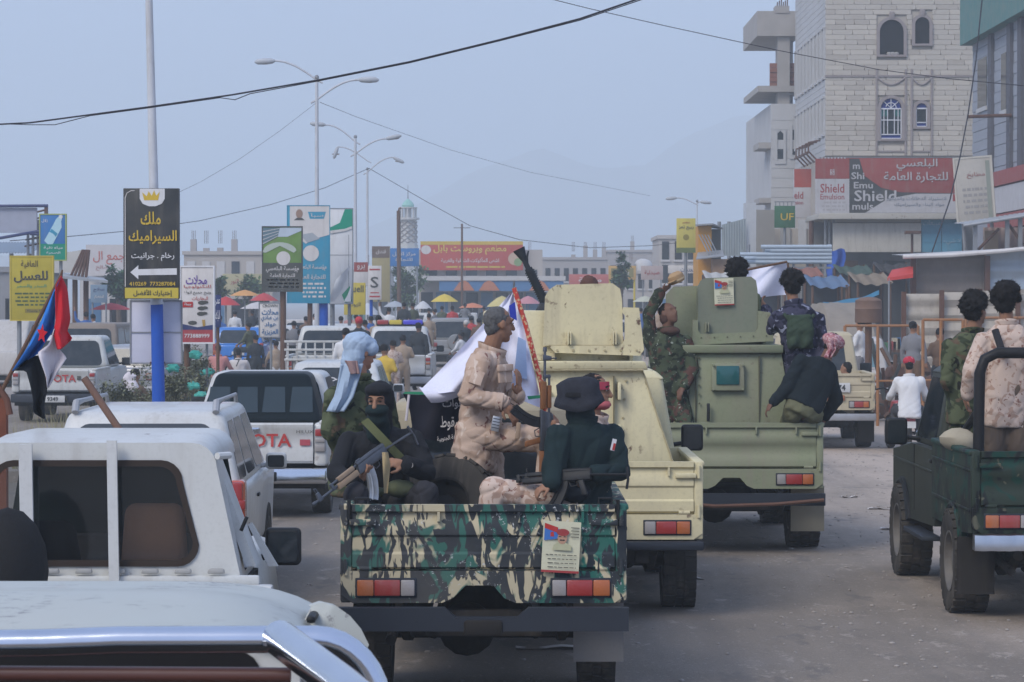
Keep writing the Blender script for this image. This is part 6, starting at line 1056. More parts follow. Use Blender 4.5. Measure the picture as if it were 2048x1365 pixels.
sx_ = lx(312); MB().frus((sx_-.24, sx_+.17, .12, .26, .85), (sx_-.20, sx_+.13, .15, .27, lz(1012)), .07, 4).build('seat', SEATB, op); MB().frus((-.6, -.12, .40, .55, .8), (-.55, -.2, .42, .55, 1.28), .08, 4).build('seat', SEATD, op); MB().box(-.7, .7, 1.0, 1.12, .95, 1.16, .04).build('dashboard', SEATD, op)
for sx in (-1, 1): MB().cyl((sx*.755-.02, .06, lz(912)), (sx*.755-.08*sx, -.03, lz(912)), .02, n=8).build('bracket', OWP, op)
for px0, px1, top in ((42, 68, 888), (217, 237, 880)): MB().prism([(lx(px0), lz(top)), (lx(px1), lz(top)), (lx(px1)+.012, zb_+.02), (lx(px0)+.012, zb_+.02)], 'y', -.09, -.06).build('headboard_bar', WPNT2, op)
MB().frus((lx(-120), lx(545), -.14, .0, lz(1190)), (lx(-120), lx(548), -.12, .0, lz(1168)), .02).build('headboard_sill', OWP, op); MB().box(lx(-120), lx(520), -.05, .0, lz(1170), lz(1150), .015).build('headboard_panel', OWP, op)
for i in range(6): px = 85+i*66; MB().frus((lx(px), lx(px+36), -.062, -.03, lz(1146)), (lx(px+4), lx(px+34), -.058, -.03, lz(1136)), .01).build('drain_slot', mat('slot_grey', (.30, .30, .29), .7), op)
for sx in (-1, 1): MB().prism([(-2.0, .6), (-1.5, .55)]+[(p, q) for p, q in reversed(arc_poly((-1.05, .38), .43, 10, 25, 155))]+[(-.6, .55), (-.02, .55), (-.02, zb_-.03), (-2.0, zb_-.03)], 'x', sx*.83, sx*.88).build('bed_side', OWP, op)
MB().box(-.85, .85, -2.0, -.1, .6, .66).build('bed_floor', OWP, op); MB().box(-.82, .82, -2.05, -2.0, .6, zb_-.02, .01).build('tailgate', OWP, op); add_wheels(op, 1.5, (-1.05, 1.9), .36, .22, False); MB().box(-.7, .7, -1.9, 2.5, .32, .5).build('under_tray', UND, op)
mirror(op, lx(505), .75, lz(1096, 16.3), 1, BLK, .21, .22, .0); MB().prism([(lx(486), lz(1060)), (lx(540), lz(1150)), (lx(520), lz(1150)), (lx(478), lz(1064))], 'y', .5, .54).build('door_frame', OWP, op); MB().prism([(lx(400), lz(898)), (lx(414), lz(896)), (lx(505), lz(1140)), (lx(484), lz(1140))], 'y', .2, .5).build('pillar', OWP, op)
MB().tube([W(482, 1062, 15.7)-Vector((PXc, PY, 0)), W(494, 1034, 15.7)-Vector((PXc, PY, 0))], .012, 6).build('aerial_stub', BLK, op)
bgk = MB(); bgk.ell((0, 0, 0), (.22, .25, .34), 16); bb = bgk.build('black_sack', mat('sack_black', (.012, .012, .013), .8, bump=.6, bscale=25)); bb.location = (wx(14, 14.9), 14.9, wz(1150, 14.9)+.02); tag(bb, 'black sack propped against the cab of the old white pickup', 'sack')
# ------------------------------------------------------------------ nearest white pickup: cab roof and chrome sport bar
NY = 6.9; NX = wx(612, NY)-.74
np_ = thing('white_pickup', 'scratched white cab roof behind a chrome sport bar at the bottom left', 'pickup truck', (NX, NY, 0)); nx = lambda px, Y=NY: wx(px, Y)-NX; nz = lambda py, Y=NY: wz(py, Y)
t = NT('scratched_white'); c = t.mix(t.noise(2), (.36, .385, .36), (.43, .45, .42)); scr = t.mul(t.ramp(t.noise(16, 6, .8, (1, 2.2, 1), off=3), .54, .60), t.ramp(t.noise(4.5, 3, off=7), .48, .6)); c = t.mix(t.mul(scr, .8), c, (.16, .16, .17)); t.l.new(t.mix(t.mul(t.ramp(t.noise(3, 5, off=9), .4, .8), .15), c, (.35, .31, .26)), t.b.inputs['Base Color']); t.b.inputs['Roughness'].default_value = .5; t.b.inputs['Coat Weight'].default_value = .08; SCRW = t.m
zr = nz(1252); prof = [(-.62, 0)] 
def roof_pt(u, v):
    x = -.76+1.50*u; yy = 1.0*v; e = 1-abs(2*u-1)**6; crown = .035*math.sin(math.pi*min(1, v*1.2+.1))
    return (x, yy, zr - .10*(1-e) + crown*e - .02 + .03*min(1, v*3))
MB().grid(roof_pt, 30, 14).build('roof', SCRW, np_); MB().prism([(-.74, 1.0), (.74, 1.0), (.72, zr-.06), (.6, zr-.01), (-.6, zr-.01), (-.72, zr-.06)], 'y', .02, .06).build('cab_back', WPNT, np_)
MB().pane((-.7, .02, 1.15), (.7, .02, 1.15), (.66, .02, zr-.05), (-.66, .02, zr-.05), .03, .97, .04, .97, .1, .012, .02).build('rear_window', mat('black_glass', (.006, .006, .007), .15), np_)
fz = lambda py: wz(py, 7.5)
mb = MB(); sp = [(622, 1214), (645, 1206), (672, 1212), (700, 1232), (722, 1258), (738, 1290)]
pts = [W(a, b, 7.5)-Vector((NX, NY, 0)) for a, b in sp]; mb.add([p for q in pts for p in (q, q+Vector((-.02, .16, -.012)), q+Vector((-.05, -.02, -.10)))], [f for i in range(len(pts)-1) for f in ((3*i, 3*i+3, 3*i+4, 3*i+1), (3*i, 3*i+2, 3*i+5, 3*i+3))]); mb.build('shoulder_panel', SCRW, np_, smooth=80)
MB().box(nx(612, 7.4), nx(632, 7.4), .48, .8, fz(1238), fz(1222), .01).build('dark_gap_block', BLK, np_)  # black block put in for the dark gap beside the roof edge
for sx in (-1, 1): MB().box(sx*.78-.04, sx*.78+.04, -2.0, .0, .6, 1.12, .02).build('bed_side', WPNT, np_); MB().box(sx*.74-.03, sx*.74+.03, .05, 1.4, .6, 1.15, .02).build('door', WPNT, np_)
MB().box(-.76, .76, -2.0, .0, .55, .62).build('bed_floor', UND, np_); MB().box(-.76, .76, -2.05, -2.0, .6, 1.1, .01).build('tailgate', WPNT, np_); MB().frus((-.78, .78, 1.35, 2.6, .5), (-.72, .72, 1.4, 2.5, 1.08), .07, 3).build('bonnet', WPNT, np_); add_wheels(np_, 1.5, (-1.0, 1.9), .36, .22, False)
CHB = NT('sport_bar_chrome'); CHB.l.new(CHB.mix(CHB.noise(5), (.50, .53, .58), (.66, .69, .74)), CHB.b.inputs['Base Color']); CHB.b.inputs['Metallic'].default_value = 1; CHB.b.inputs['Roughness'].default_value = .16; CHB.bump(CHB.noise(3, 3, off=2), .12, .02); CHBm = CHB.m
BYL = -.62; Yb = NY+BYL; br = .031; zc = wz(1279, Yb); xr = wx(757, Yb)-NX
pth = [(-1.0, BYL, zc-.02), (xr-.24, BYL, zc)] + [(xr-.14+.14*math.sin(a), BYL, zc-.16+.16*math.cos(a)) for a in [i*math.pi/2/8 for i in range(9)]] + [(xr+.015, BYL, .9)]
bar = MB().tube([(-1.0+(xr-.24+1.0)*i/10, BYL, zc-.02+.02*i/10+.003*math.sin(i*1.7)) for i in range(10)]+pth[1:], br, 18).build('sport_bar', CHBm, np_)
st0 = Vector((wx(560, Yb)-NX, BYL-.012, zc+.004)); MB().tube([st0, W(690, 1375, Yb-.55)-Vector((NX, NY, 0)), W(1010, 1640, Yb-1.6)-Vector((NX, NY, 0))], .041, 20).build('bar_brace', CHBm, bar); MB().lathe([(.03, 0), (.046, 0), (.046, .01), (.03, .01)], (0, 0, 0), 'z', 18).build('weld_collar', CHBm, bar).location = st0 + Vector((.005, -.015, -.012))
MB().cyl((-1.0, BYL+.03, zc-.075), (xr-.2, BYL+.03, zc-.085), .018, n=10).build('bar_reflection', mat('red_brown_reflection', (.10, .04, .03), .4), bar)  # red-brown reflection under the chrome bar, built as a coloured tube
# ------------------------------------------------------------------ motorcycles (riders come later)
def motorcycle(label, loc, rz, bm):
    o = thing('motorcycle', label, 'motorcycle', loc, rz); r_ = .29
    for y in (0, 1.25):
        w = MB().lathe([(r_*.82, -.045), (r_*.94, -.05), (r_, -.02), (r_, .02), (r_*.94, .05), (r_*.82, .045), (r_*.82, -.045)], (0, y, r_), 'x', 24).build('wheel', RUB, o); mb = MB().cyl((-.05, y, r_), (.05, y, r_), .04, n=10)
        for k in range(8): a = k*math.pi/4; mb.tube([(0, y, r_), (0, y+r_*.83*math.cos(a), r_+r_*.83*math.sin(a))], .006, 4)
        mb.build('spokes', RIM, w)
    MB().frus((-.10, .10, .5, .95, .62), (-.07, .07, .55, .9, .84), .04, 3).build('fuel_tank', bm, o); MB().frus((-.13, .13, -.25, .5, .70), (-.12, .12, -.25, .52, .80), .03, 3).build('saddle', BLK, o); MB().frus((-.13, .13, .35, .85, .25), (-.11, .11, .4, .8, .58), .04, 3).build('engine', UND, o)
    MB().tube([(0, 1.25, .29), (0, 1.02, .95)], .035, 8).build('fork', CHR, o); MB().tube([(-.36, .82, 1.02), (-.2, .95, 1.05), (0, 1.0, .98), (.2, .95, 1.05), (.36, .82, 1.02)], .014, 8).build('handlebar', BLK, o); MB().frus((-.09, .09, -.36, -.22, .50), (-.09, .09, -.34, -.22, .66), .02).build('rear_mudguard', bm, o); MB().box(-.06, .06, -.375, -.35, .58, .64, .01).build('tail_lamp', LRED, o); MB().tube([(.14, .6, .3), (.15, -.1, .32), (.15, -.3, .36)], .035, 8).build('exhaust', CHR, o); MB().box(-.09, .09, -.385, -.37, .42, .53).build('number_plate', PLATE, o); return o
motorcycle('motorcycle ridden by the man in the white shirt', (wx(1812, 46.8), 46.8, 0), R(4), mat('bike_red', (.30, .04, .05), .4)); motorcycle('motorcycle carrying the rider in pink by the white tool sign', (wx(437, 74), 74, 0), R(6), mat('bike_dark', (.04, .04, .05), .4)); motorcycle('motorcycle carrying the rider in a white number shirt', (wx(477, 76), 76, 0), R(-4), mat('bike_blue', (.03, .06, .2), .4))
# ------------------------------------------------------------------ plants
def leaf_tree(name, label, px, py_top, py_bot, wpx, Y, col, seed, n=2600, cat='tree', trunk=True, leaf=.16):
    o = thing(name, label, cat, (wx(px, Y), Y, 0)); r_ = random.Random(seed); q = Y/FPX; zt, zb = wz(py_top, Y), max(.1, wz(py_bot, Y)); rw = wpx*q/2; cz = (zt+zb)/2; rh = (zt-zb)/2
    if trunk:
        mb = MB(); mb.tube([(0, 0, 0), (.05, 0, zb*.6), (0, .05, zb+.4*rh), (.03, 0, cz+.5*rh)], [.16, .13, .09, .03], 8)
        mb.build('trunk', mat('bark', (.12, .09, .07), .9), o)
        for k in range(6): a = k*1.05+seed; MB().tube([(0, .03, zb+.1*rh), (rw*.35*math.cos(a), rw*.35*math.sin(a), cz-.2*rh), (rw*.7*math.cos(a), rw*.7*math.sin(a), cz+.25*rh*(k % 3-.6))], [.07, .045, .015], 6).build('limb', MATS['bark'], o)
    cl = [(Vector((r_.gauss(0, .42)*rw, r_.gauss(0, .42)*rw, cz+r_.gauss(0, .42)*rh)), r_.uniform(.18, .4)) for _ in range(26)]; mb = MB()
    for i in range(n):
        c_, s_ = cl[r_.randrange(len(cl))]; p = c_+Vector((r_.gauss(0, 1), r_.gauss(0, 1), r_.gauss(0, .8)))*s_*rw*.55
        if p.z < zb*.85 or p.z > zt+.2: continue
        d = Vector((r_.uniform(-1, 1), r_.uniform(-1, 1), r_.uniform(-.7, .7))).normalized(); u, w, _ = frame_axes(d); L = leaf*r_.uniform(.6, 1.3); mb.cur = r_.randrange(2)
        mb.add([p, p+d*L*.5+u*L*.25, p+d*L, p+d*L*.5-u*L*.25+w*L*.08], [(0, 1, 2, 3)])
    k = '%02d' % (col % 10)
    mb.build('crown', [mat('leaf_a'+k, [(.07, .12, .045), (.05, .11, .05), (.13, .14, .085)][col % 3], .7, var=.3, scale=3), mat('leaf_b'+k, [(.10, .15, .06), (.07, .14, .07), (.18, .19, .12)][col % 3], .7, var=.3, scale=3)], o, smooth=None)
leaf_tree('street_tree', 'green tree standing before the minaret', 812, 526, 612, 62, 172, 0, 2, 2600, leaf=.3); leaf_tree('street_tree', 'slender tree in front of the orange shop sign', 1242, 514, 606, 30, 150, 1, 5, 1800, leaf=.26); leaf_tree('street_tree', 'green tree between the red wall lettering and the black sign', 236, 534, 600, 48, 124, 1, 8, 2400, leaf=.26); leaf_tree('street_tree', 'tree peeping out right of the white tool sign', 434, 544, 612, 34, 140, 0, 12, 1600, leaf=.26); leaf_tree('street_tree', 'dark tree between the solar sign and the tents', 500, 556, 600, 60, 150, 0, 15, 1600, leaf=.26)
for i, (px, Y, t_, b_, w, lab) in enumerate([(262, 47, 752, 862, 110, 'dusty grey green shrub left of the blue pole'), (352, 48, 724, 862, 84, 'dusty shrub right of the blue pole'), (398, 52, 716, 850, 90, 'shrub hung with green plastic under the tool sign'), (384, 60, 690, 800, 70, 'thin shrub behind the brown sign post')]): leaf_tree('median_shrub', lab, px, t_, b_, w, Y, 2, 30+i, 2600, 'shrub', False, .075)
mb = MB(); rg = random.Random(21)
for i in range(4200):
    x, y = rg.uniform(-7.1, -5.0), 39.5+60*rg.random()**1.7; h_ = rg.uniform(.2, .9)*(1 if y < 62 else .5); b = Vector((x, y, .15)); d = Vector((rg.gauss(0, .25), rg.gauss(0, .25), 1))*h_; mb.add([b+Vector((-.008, 0, 0)), b+Vector((.008, 0, 0)), b+d], [(0, 1, 2)])
tag(mb.build('grass', mat('dry_grass', (.26, .24, .14), .9, var=.3), smooth=None), 'dry grass and stalks along the median', kind='stuff')
BAGM = mat('bag_teal', (.05, .33, .27), .5)
for i, (px, py, Y, lab) in enumerate([(393, 710, 51.5, 'teal plastic bag caught high in the shrub below the tool sign'), (386, 772, 51, 'teal plastic bag snagged midway in the median shrub'), (402, 790, 50.5, 'largest teal plastic bag near the median edge'), (345, 736, 47, 'teal plastic bag right behind the blue pole'), (414, 744, 54, 'small teal plastic bag beside the riders')]):
    mb = MB(); r_ = random.Random(i); mb.ell((0, 0, 0), (.12, .07, .075), 16); mb.v = [tuple(Vector(p)*(1+.75*noise.noise(Vector(p)*16+Vector((i, 0, 0))))) for p in mb.v]; o = mb.build('plastic_bag', BAGM); o.location = W(px, py, Y); tag(o, lab, 'plastic bag', 'plastic bags caught in the shrubs')
# ------------------------------------------------------------------ flags
def cloth_grid(corners, nu, nv, fold, Y, name, mats, parent, pick=None, bez=None):
    """corners: pixel quad (tl, tr, br, bl)"""
    tl, tr, br_, bl = [Vector(c) for c in corners]; mb = MB()
    def P(u, v):
        p = (tl*(1-u)+tr*u)*(1-v)+(bl*(1-u)+br_*u)*v; f = fold(u, v); return W(p.x+f[0], p.y+f[1], Y+f[2])
    vs = [P(i/nu, j/nv) for j in range(nv+1) for i in range(nu+1)]
    for j in range(nv):
        for i in range(nu):
            mb.cur = pick((i+.5)/nu, (j+.5)/nv) if pick else 0; b = len(mb.v); mb.add([vs[j*(nu+1)+i], vs[j*(nu+1)+i+1], vs[(j+1)*(nu+1)+i+1], vs[(j+1)*(nu+1)+i]], [(0, 1, 2, 3)])
    o = mb.build(name, mats, parent, smooth=None); me = o.data; bm = bmesh.new(); bm.from_mesh(me); bmesh.ops.remove_doubles(bm, verts=bm.verts, dist=1e-5); bm.to_mesh(me); bm.free(); me.polygons.foreach_set('use_smooth', [True]*len(me.polygons)); return o
FR = mat('flag_red', (.52, .02, .03), .8, var=.15); FB = mat('flag_blue', (.03, .17, .52), .8, var=.15); FW = mat('flag_white', (.62, .58, .60), .8, var=.08); FK = mat('flag_black', (.015, .018, .022), .85)
FYD = 16.9; tf = thing('tricolour_flag', 'red, white and black flag with a blue star triangle hanging from a slanted pole', 'flag')
pole0, pole1 = W(-60, 906, FYD+.2), W(122, 552, FYD+.2); MB().tube([pole0, pole1, W(125, 540, FYD+.2)], [.014, .011, .004], 8).build('pole', POLEBR, tf)
def fan(poly_a, poly_b, m_, name, ph):
    """strip of cloth between two pixel polylines"""
    n = 18
    def samp(pl, u):
        k = u*(len(pl)-1); i = min(int(k), len(pl)-2); f = k-i; return Vector(pl[i]).lerp(Vector(pl[i+1]), f)
    mb = MB(); mb.grid(lambda u, v: W(*(samp(poly_a, v).lerp(samp(poly_b, v), u)), FYD+.05*math.sin(u*6+v*4+ph)*(.25+v)+.12*u), 10, n); o = mb.build(name, m_, tf); sol = o.modifiers.new('t', 'SOLIDIFY'); sol.thickness = .004; return o
fan([(122, 552), (110, 572), (111, 640), (108, 668), (115, 700), (121, 698)], [(122, 552), (134, 578), (140, 640), (134, 662), (146, 678), (122, 698)], FR, 'red_band', 0)
fan([(122, 552), (104, 592), (80, 650), (58, 690), (24, 742)], [(122, 552), (112, 576), (110, 640), (108, 660), (76, 708)], FB, 'blue_triangle', 1)
fan([(108, 658), (98, 690), (76, 706), (78, 716), (92, 754), (94, 776)], [(108, 658), (112, 680), (120, 700), (134, 716), (116, 744), (96, 776)], FW, 'white_band', 2)
fan([(24, 742), (52, 742), (60, 770), (66, 800), (66, 826), (86, 838)], [(24, 742), (76, 706), (92, 756), (94, 776), (88, 808), (90, 838)], FK, 'black_band', 3)
st_ = []
for k in range(10): a = R(-90+36*k+8); r_ = 18 if k % 2 == 0 else 8; st_.append(W(84+r_*math.cos(a)*.62, 668+r_*math.sin(a)*1.15, FYD-.045))
mb = MB(); mb.add([W(84, 668, FYD-.045)]+st_, [(0, 1+k, 1+(k+1) % 10) for k in range(10)]); mb.build('red_star', FR, tf, smooth=None)
pl2 = MB().tube([W(168, 756, 19.4), W(232, 850, 19.4), W(262, 900, 19.4)], .026, 10).build('timber_pole', mat('timber_brown', (.20, .12, .09), .85)); tag(pl2, 'short brown timber pole slanting up behind the off-roader roof', 'pole')
rl = thing('rusty_rail', 'rust red upright and rail at the left edge under the flag', 'rail'); MB().box(wx(-12, 17.2), wx(12, 17.2), 17.2, 17.27, .9, wz(790, 17.2)).build('upright', mat('rust_red', (.22, .08, .05), .85), rl); MB().tube([W(-6, 770, 17.1), W(14, 800, 17.1), W(20, 830, 17.1)], .02, 8).build('rag', mat('rag_brown', (.16, .08, .06), .9), rl)
# white flag with its decorated pole in the camouflaged truck
wf_ = thing('white_flag', 'large white flag on a red spotted pole behind the man in desert uniform', 'flag'); WF = mat('flag_cloth_white', (.66, .67, .78), .75, var=.04); FYW = 19.15
pr = NT('spotted_pole'); vo = pr.node('ShaderNodeTexVoronoi'); vo.inputs['Scale'].default_value = 42; pr.l.new(pr.tc.outputs['Object'], vo.inputs['Vector']); pr.l.new(pr.mix(pr.ramp(vo.outputs['Distance'], .38, .46), (.62, .42, .22), (.50, .05, .03)), pr.b.inputs['Base Color'])
MB().tube([W(1028, 576, FYW-.05), W(1052, 652, FYW-.05), W(1082, 765, FYW-.05), W(1092, 830, FYW-.05)], .017, 8).build('pole', pr.m, wf_)
cloth_grid([(1028, 580), (1030, 582), (1086, 812), (842, 778)], 40, 36, lambda u, v: (6*math.sin(v*3+u*5)*v*(1-u), 5*math.sin(u*14)*v*v, .10*math.sin(u*11+v*2)*v - .05*v + .018*math.sin(u*31+v*9)*v + .012*math.sin(u*17-v*23)), FYW, 'cloth', WF, wf_)
cloth_grid([(838, 775), (940, 772), (936, 792), (862, 806)], 16, 8, lambda u, v: (0, 3*math.sin(u*5), -.06-.04*math.sin(v*3)), FYW, 'folded_hem', WF, wf_); 
cloth_grid([(1018, 612), (1030, 604), (1034, 642), (1020, 634)], 4, 6, lambda u, v: (0, 0, -.10), FYW, 'blue_mark', mat('mark_blue', (.03, .05, .36), .7), wf_); cloth_grid([(1036, 674), (1052, 682), (1054, 760), (1028, 752)], 4, 6, lambda u, v: (0, 0, -.13), FYW, 'pale_blue_mark', mat('mark_pale_blue', (.36, .48, .70), .7), wf_)
cloth_grid([(1030, 795), (1088, 790), (1088, 796), (1034, 802)], 6, 2, lambda u, v: (0, 0, -.15), FYW, 'green_stripe', GREEN, wf_)
bn = thing('black_banner', 'black banner with white Arabic calligraphy hung behind the cab', 'banner', (wx(868, 19.3), 19.3, 0)); cloth_grid([(806, 788), (936, 784), (944, 892), (832, 872)], 20, 14, lambda u, v: (3*math.sin(v*5), 3*math.sin(u*6), .05*math.sin(u*8+v*3)), 19.3, 'cloth', mat('banner_black', (.016, .016, .026), .8), bn).location = (-wx(868, 19.3), -19.3, 0)
for (b_, px, py, w, h) in (('قوات', 905, 808, 40, 22), ('السقوط', 906, 846, 50, 30), ('العاصفة الجنوبية', 902, 876, 56, 12)): text(b_, OFFW, bn, wx(px, 19.2)-wx(868, 19.3), wz(py, 19.2), w*19.2/FPX, h*19.2/FPX, -.1, rot=R(8) if py > 860 else R(2), bold=.01)
MB().quad(W(806, 788, 19.2)-bn.location, W(850, 790, 19.2)-bn.location, W(846, 784, 19.2)-bn.location, W(810, 784, 19.2)-bn.location, .01).build('green_edge', GREEN, bn)
MB().tube([W(818, 790, 19.1)-bn.location, W(812, 842, 19.1)-bn.location], .009, 6).build('cord', FW, bn)
# white sheet carried behind the olive truck
ws = thing('white_sheet', 'white cloth sheet stretched on a wooden frame beyond the olive turret', 'banner'); cloth_grid([(1490, 536), (1572, 527), (1580, 592), (1484, 594)], 14, 10, lambda u, v: (2*math.sin(v*4), 2*math.sin(u*5), .08*math.sin(u*6+v*3)), 31, 'cloth', WF, ws); MB().tube([W(1484, 542, 30.9), W(1574, 524, 30.9), W(1578, 540, 30.9)], .013, 8).build('frame', POLEBR, ws); MB().tube([W(1576, 526, 30.95), W(1580, 640, 30.95), W(1582, 700, 30.95)], .011, 8).build('pole', POLEBR, ws)
# ------------------------------------------------------------------ people
SKIN = mat('skin_brown', (.27, .145, .09), .6, var=.12, scale=12); SKIND = mat('skin_dark', (.15, .08, .055), .6, var=.12, scale=12); SKINR = mat('skin_warm', (.36, .185, .12), .6, var=.12, scale=12)
HAIRK = mat('hair_black', (.012, .011, .011), .75, var=.4, scale=60, bump=.8, bscale=180); HAIRG = mat('hair_grey', (.10, .10, .10), .8, var=.5, scale=50, bump=.7, bscale=160); EYEW = mat('eye_white', (.34, .31, .29), .3); EYEK = mat('eye_dark', (.01, .008, .008), .2); LIP = mat('lip', (.22, .09, .07), .6)
BOOT = mat('boot_black', (.018, .017, .017), .6, dust=.3)
DESERT = camo('desert_camouflage', (.46, .345, .27), [((.38, .27, .20), 9, .5, .56, None), ((.20, .10, .08), 15, .635, .665, (1, 1, .8)), ((.56, .46, .38), 14, .62, .66, None)], bump=.3)
DESERT2 = camo('desert_camouflage_pale', (.52, .41, .34), [((.38, .26, .20), 16, .54, .58, None), ((.24, .13, .10), 24, .63, .66, None)], bump=.3)
WOOD = camo('woodland_camouflage', (.085, .10, .055), [((.035, .045, .025), 10, .5, .54, None), ((.10, .07, .045), 11, .58, .62, None), ((.015, .016, .014), 12, .62, .65, None)], bump=.3)
WOOD2 = camo('woodland_speckled', (.06, .075, .045), [((.025, .03, .022), 12, .5, .54, None), ((.09, .045, .035), 10, .57, .6, None), ((.30, .32, .26), 34, .665, .69, None)], bump=.3)
NAVYC = camo('navy_camouflage', (.045, .045, .075), [((.012, .013, .026), 12, .5, .54, None), ((.22, .23, .30), 16, .61, .64, None)], bump=.3)
BLKC = mat('black_cloth', (.014, .015, .018), .9, var=.35, scale=6, bump=.3, bscale=120); BLKG = mat('black_green_cloth', (.010, .022, .024), .9, var=.3, scale=5, bump=.3, bscale=120); CHARC = mat('charcoal_cloth', (.03, .03, .035), .9, var=.3, scale=8, bump=.3, bscale=120)
def cap(mb, p0, p1, r0, r1, n=12):
    p0, p1 = Vector(p0), Vector(p1); d = p1-p0; L = d.length; d = d/L if L > 1e-6 else Vector((0, 0, 1)); pts, rs = [], []
    for a in (-84, -55, -25): pts.append(p0+d*r0*math.sin(R(a))); rs.append(r0*math.cos(R(a)))
    pts += [p0, p1]; rs += [r0, r1]
    for a in (25, 55, 84): pts.append(p1+d*r1*math.sin(R(a))); rs.append(r1*math.cos(R(a)))
    mb.tube(pts, rs, n)
def ori(r_, f, u): return Matrix((r_, f, u)).transposed()
def emit(prims):
    mb = MB()
    for p in prims:
        if p[0] == 'c': cap(mb, *p[1:5])
        elif p[0] == 'l':
            n = 24; vs = []
            for (c_, rx, ry) in p[1]:
                for k in range(n):
                    a = 2*math.pi*k/n; x, y = math.cos(a), math.sin(a); e = .78; vs.append(c_+p[2]*(rx*math.copysign(abs(x)**e, x))+p[3]*(ry*math.copysign(abs(y)**e, y)))
            q = len(p[1]); mb.add(vs, [(j*n+k, j*n+(k+1) % n, (j+1)*n+(k+1) % n, (j+1)*n+k) for j in range(q-1) for k in range(n)]+[tuple(range(n))[::-1], tuple(range((q-1)*n, q*n))])
        else: mb.ell(p[1], p[2], 14, p[3])
    return mb
def remesh(prims, voxel, smooth=3):
    mb = emit(prims); me = mb.mesh('tmp', [], None); o = bpy.data.objects.new('tmp', me)
    r_ = o.modifiers.new('r', 'REMESH'); r_.mode = 'VOXEL'; r_.voxel_size = voxel; r_.use_smooth_shade = True
    if smooth: s_ = o.modifiers.new('s', 'SMOOTH'); s_.iterations = smooth; s_.factor = .5
    out = evaluate(o); bpy.data.objects.remove(o); bpy.data.meshes.remove(me); return out
_FA = np.array([[.9, .35, .6], [-.55, .8, .75], [.4, -.7, .95], [-.85, -.3, .65], [.25, .6, -1.0]])
def folds(me, amp, freq=9, seed=0):
    """pushes the surface in and out along its normals: creases run like cloth folds"""
    n = len(me.vertices); co = np.empty(n*3); me.vertices.foreach_get('co', co); nr = np.empty(n*3); me.vertices.foreach_get('normal', nr); co = co.reshape(-1, 3); nr = nr.reshape(-1, 3)
    q = co*freq + np.array([seed*3.1, seed*1.7, seed*2.3]); f = [q@_FA[i] for i in range(5)]
    n1 = np.sin(1.6*f[0]+1.4*np.sin(.9*f[1])+.8*np.sin(1.7*f[2])); n2 = np.sin(2.7*f[3]+1.5*np.sin(1.3*f[4])+np.sin(1.1*f[0])); n3 = np.sin(1.1*f[2]+np.sin(f[3])); n4 = np.sin(5.3*f[1]+1.7*np.sin(2.3*f[4])+1.1*np.sin(3.1*f[2]))
    d = amp*(.35*n3 + .45*(1-np.abs(n1))**3 - .55*(1-np.abs(n2))**4 + .16*n4*(.5+.5*n3) - .1)
    me.vertices.foreach_set('co', (co+nr*d[:, None]).ravel()); me.update()
def put(me, name, m_, root):
    me.materials.clear()
    for q in (m_ if isinstance(m_, list) else [m_]): me.materials.append(q)
    me.transform(Matrix.Translation(-root.location)); me.polygons.foreach_set('use_smooth', [True]*len(me.polygons)); o = bpy.data.objects.new(name, me); C.objects.link(o); o.parent = root; return o
def head_prims(c, f, u, neck):
    f = Vector(f).normalized(); u = Vector(u); u = (u-f*u.dot(f)).normalized(); r_ = f.cross(u); O = ori(r_, f, u)
    P = [('e', c+u*.03-f*.012, (.076, .094, .09), O), ('e', c-u*.035+f*.022, (.062, .068, .08), O), ('e', c-u*.092+f*.05, (.034, .032, .026), O), ('c', c+f*.088+u*.018, c+f*.106-u*.024, .010, .016), ('c', c+f*.078+u*.034-r_*.035, c+f*.078+u*.034+r_*.035, .013, .013),
         ('e', c+r_*.076-f*.008, (.012, .022, .032), O), ('e', c-r_*.076-f*.008, (.012, .022, .032), O), ('c', c+f*.082-u*.056-r_*.018, c+f*.082-u*.056+r_*.018, .011, .011), ('c', c-u*.06-f*.02, neck, .056, .062)]
    return P, (r_, f, u, O)
def hand_prims(w, d, n, curl=.5, size=1.0, thumb_side=1):
    """w wrist, d towards the knuckles, n palm normal"""
    d = Vector(d).normalized(); n = Vector(n); n = (n-d*n.dot(d)).normalized(); s = d.cross(n)*thumb_side; P = [('c', w, w+d*.05*size, .027*size, .030*size), ('e', w+d*.055*size, (.042*size, .05*size, .017*size), ori(s, d, n))]
    for i, L in enumerate((.95, 1.06, 1.0, .8)):
        b = w+d*.092*size+s*((1.5-i)*.0225*size); a = 0
        for seg, l in enumerate((.042, .028, .02)):
            a += curl*R(72 if seg else 50); e = b+(d*math.cos(a)+n*math.sin(a))*l*L*size; P.append(('c', b, e, (.0090-.0008*seg)*size, (.0084-.0008*seg)*size)); b = e
    b = w+d*.03*size+s*.03*size; m_ = b+(d*.62+s*.7+n*.25).normalized()*.04*size; P += [('c', b, m_, .0125*size, .011*size), ('c', m_, m_+(d*.8+n*.6*curl+s*.1).normalized()*.034*size, .011*size, .0095*size)]; return P
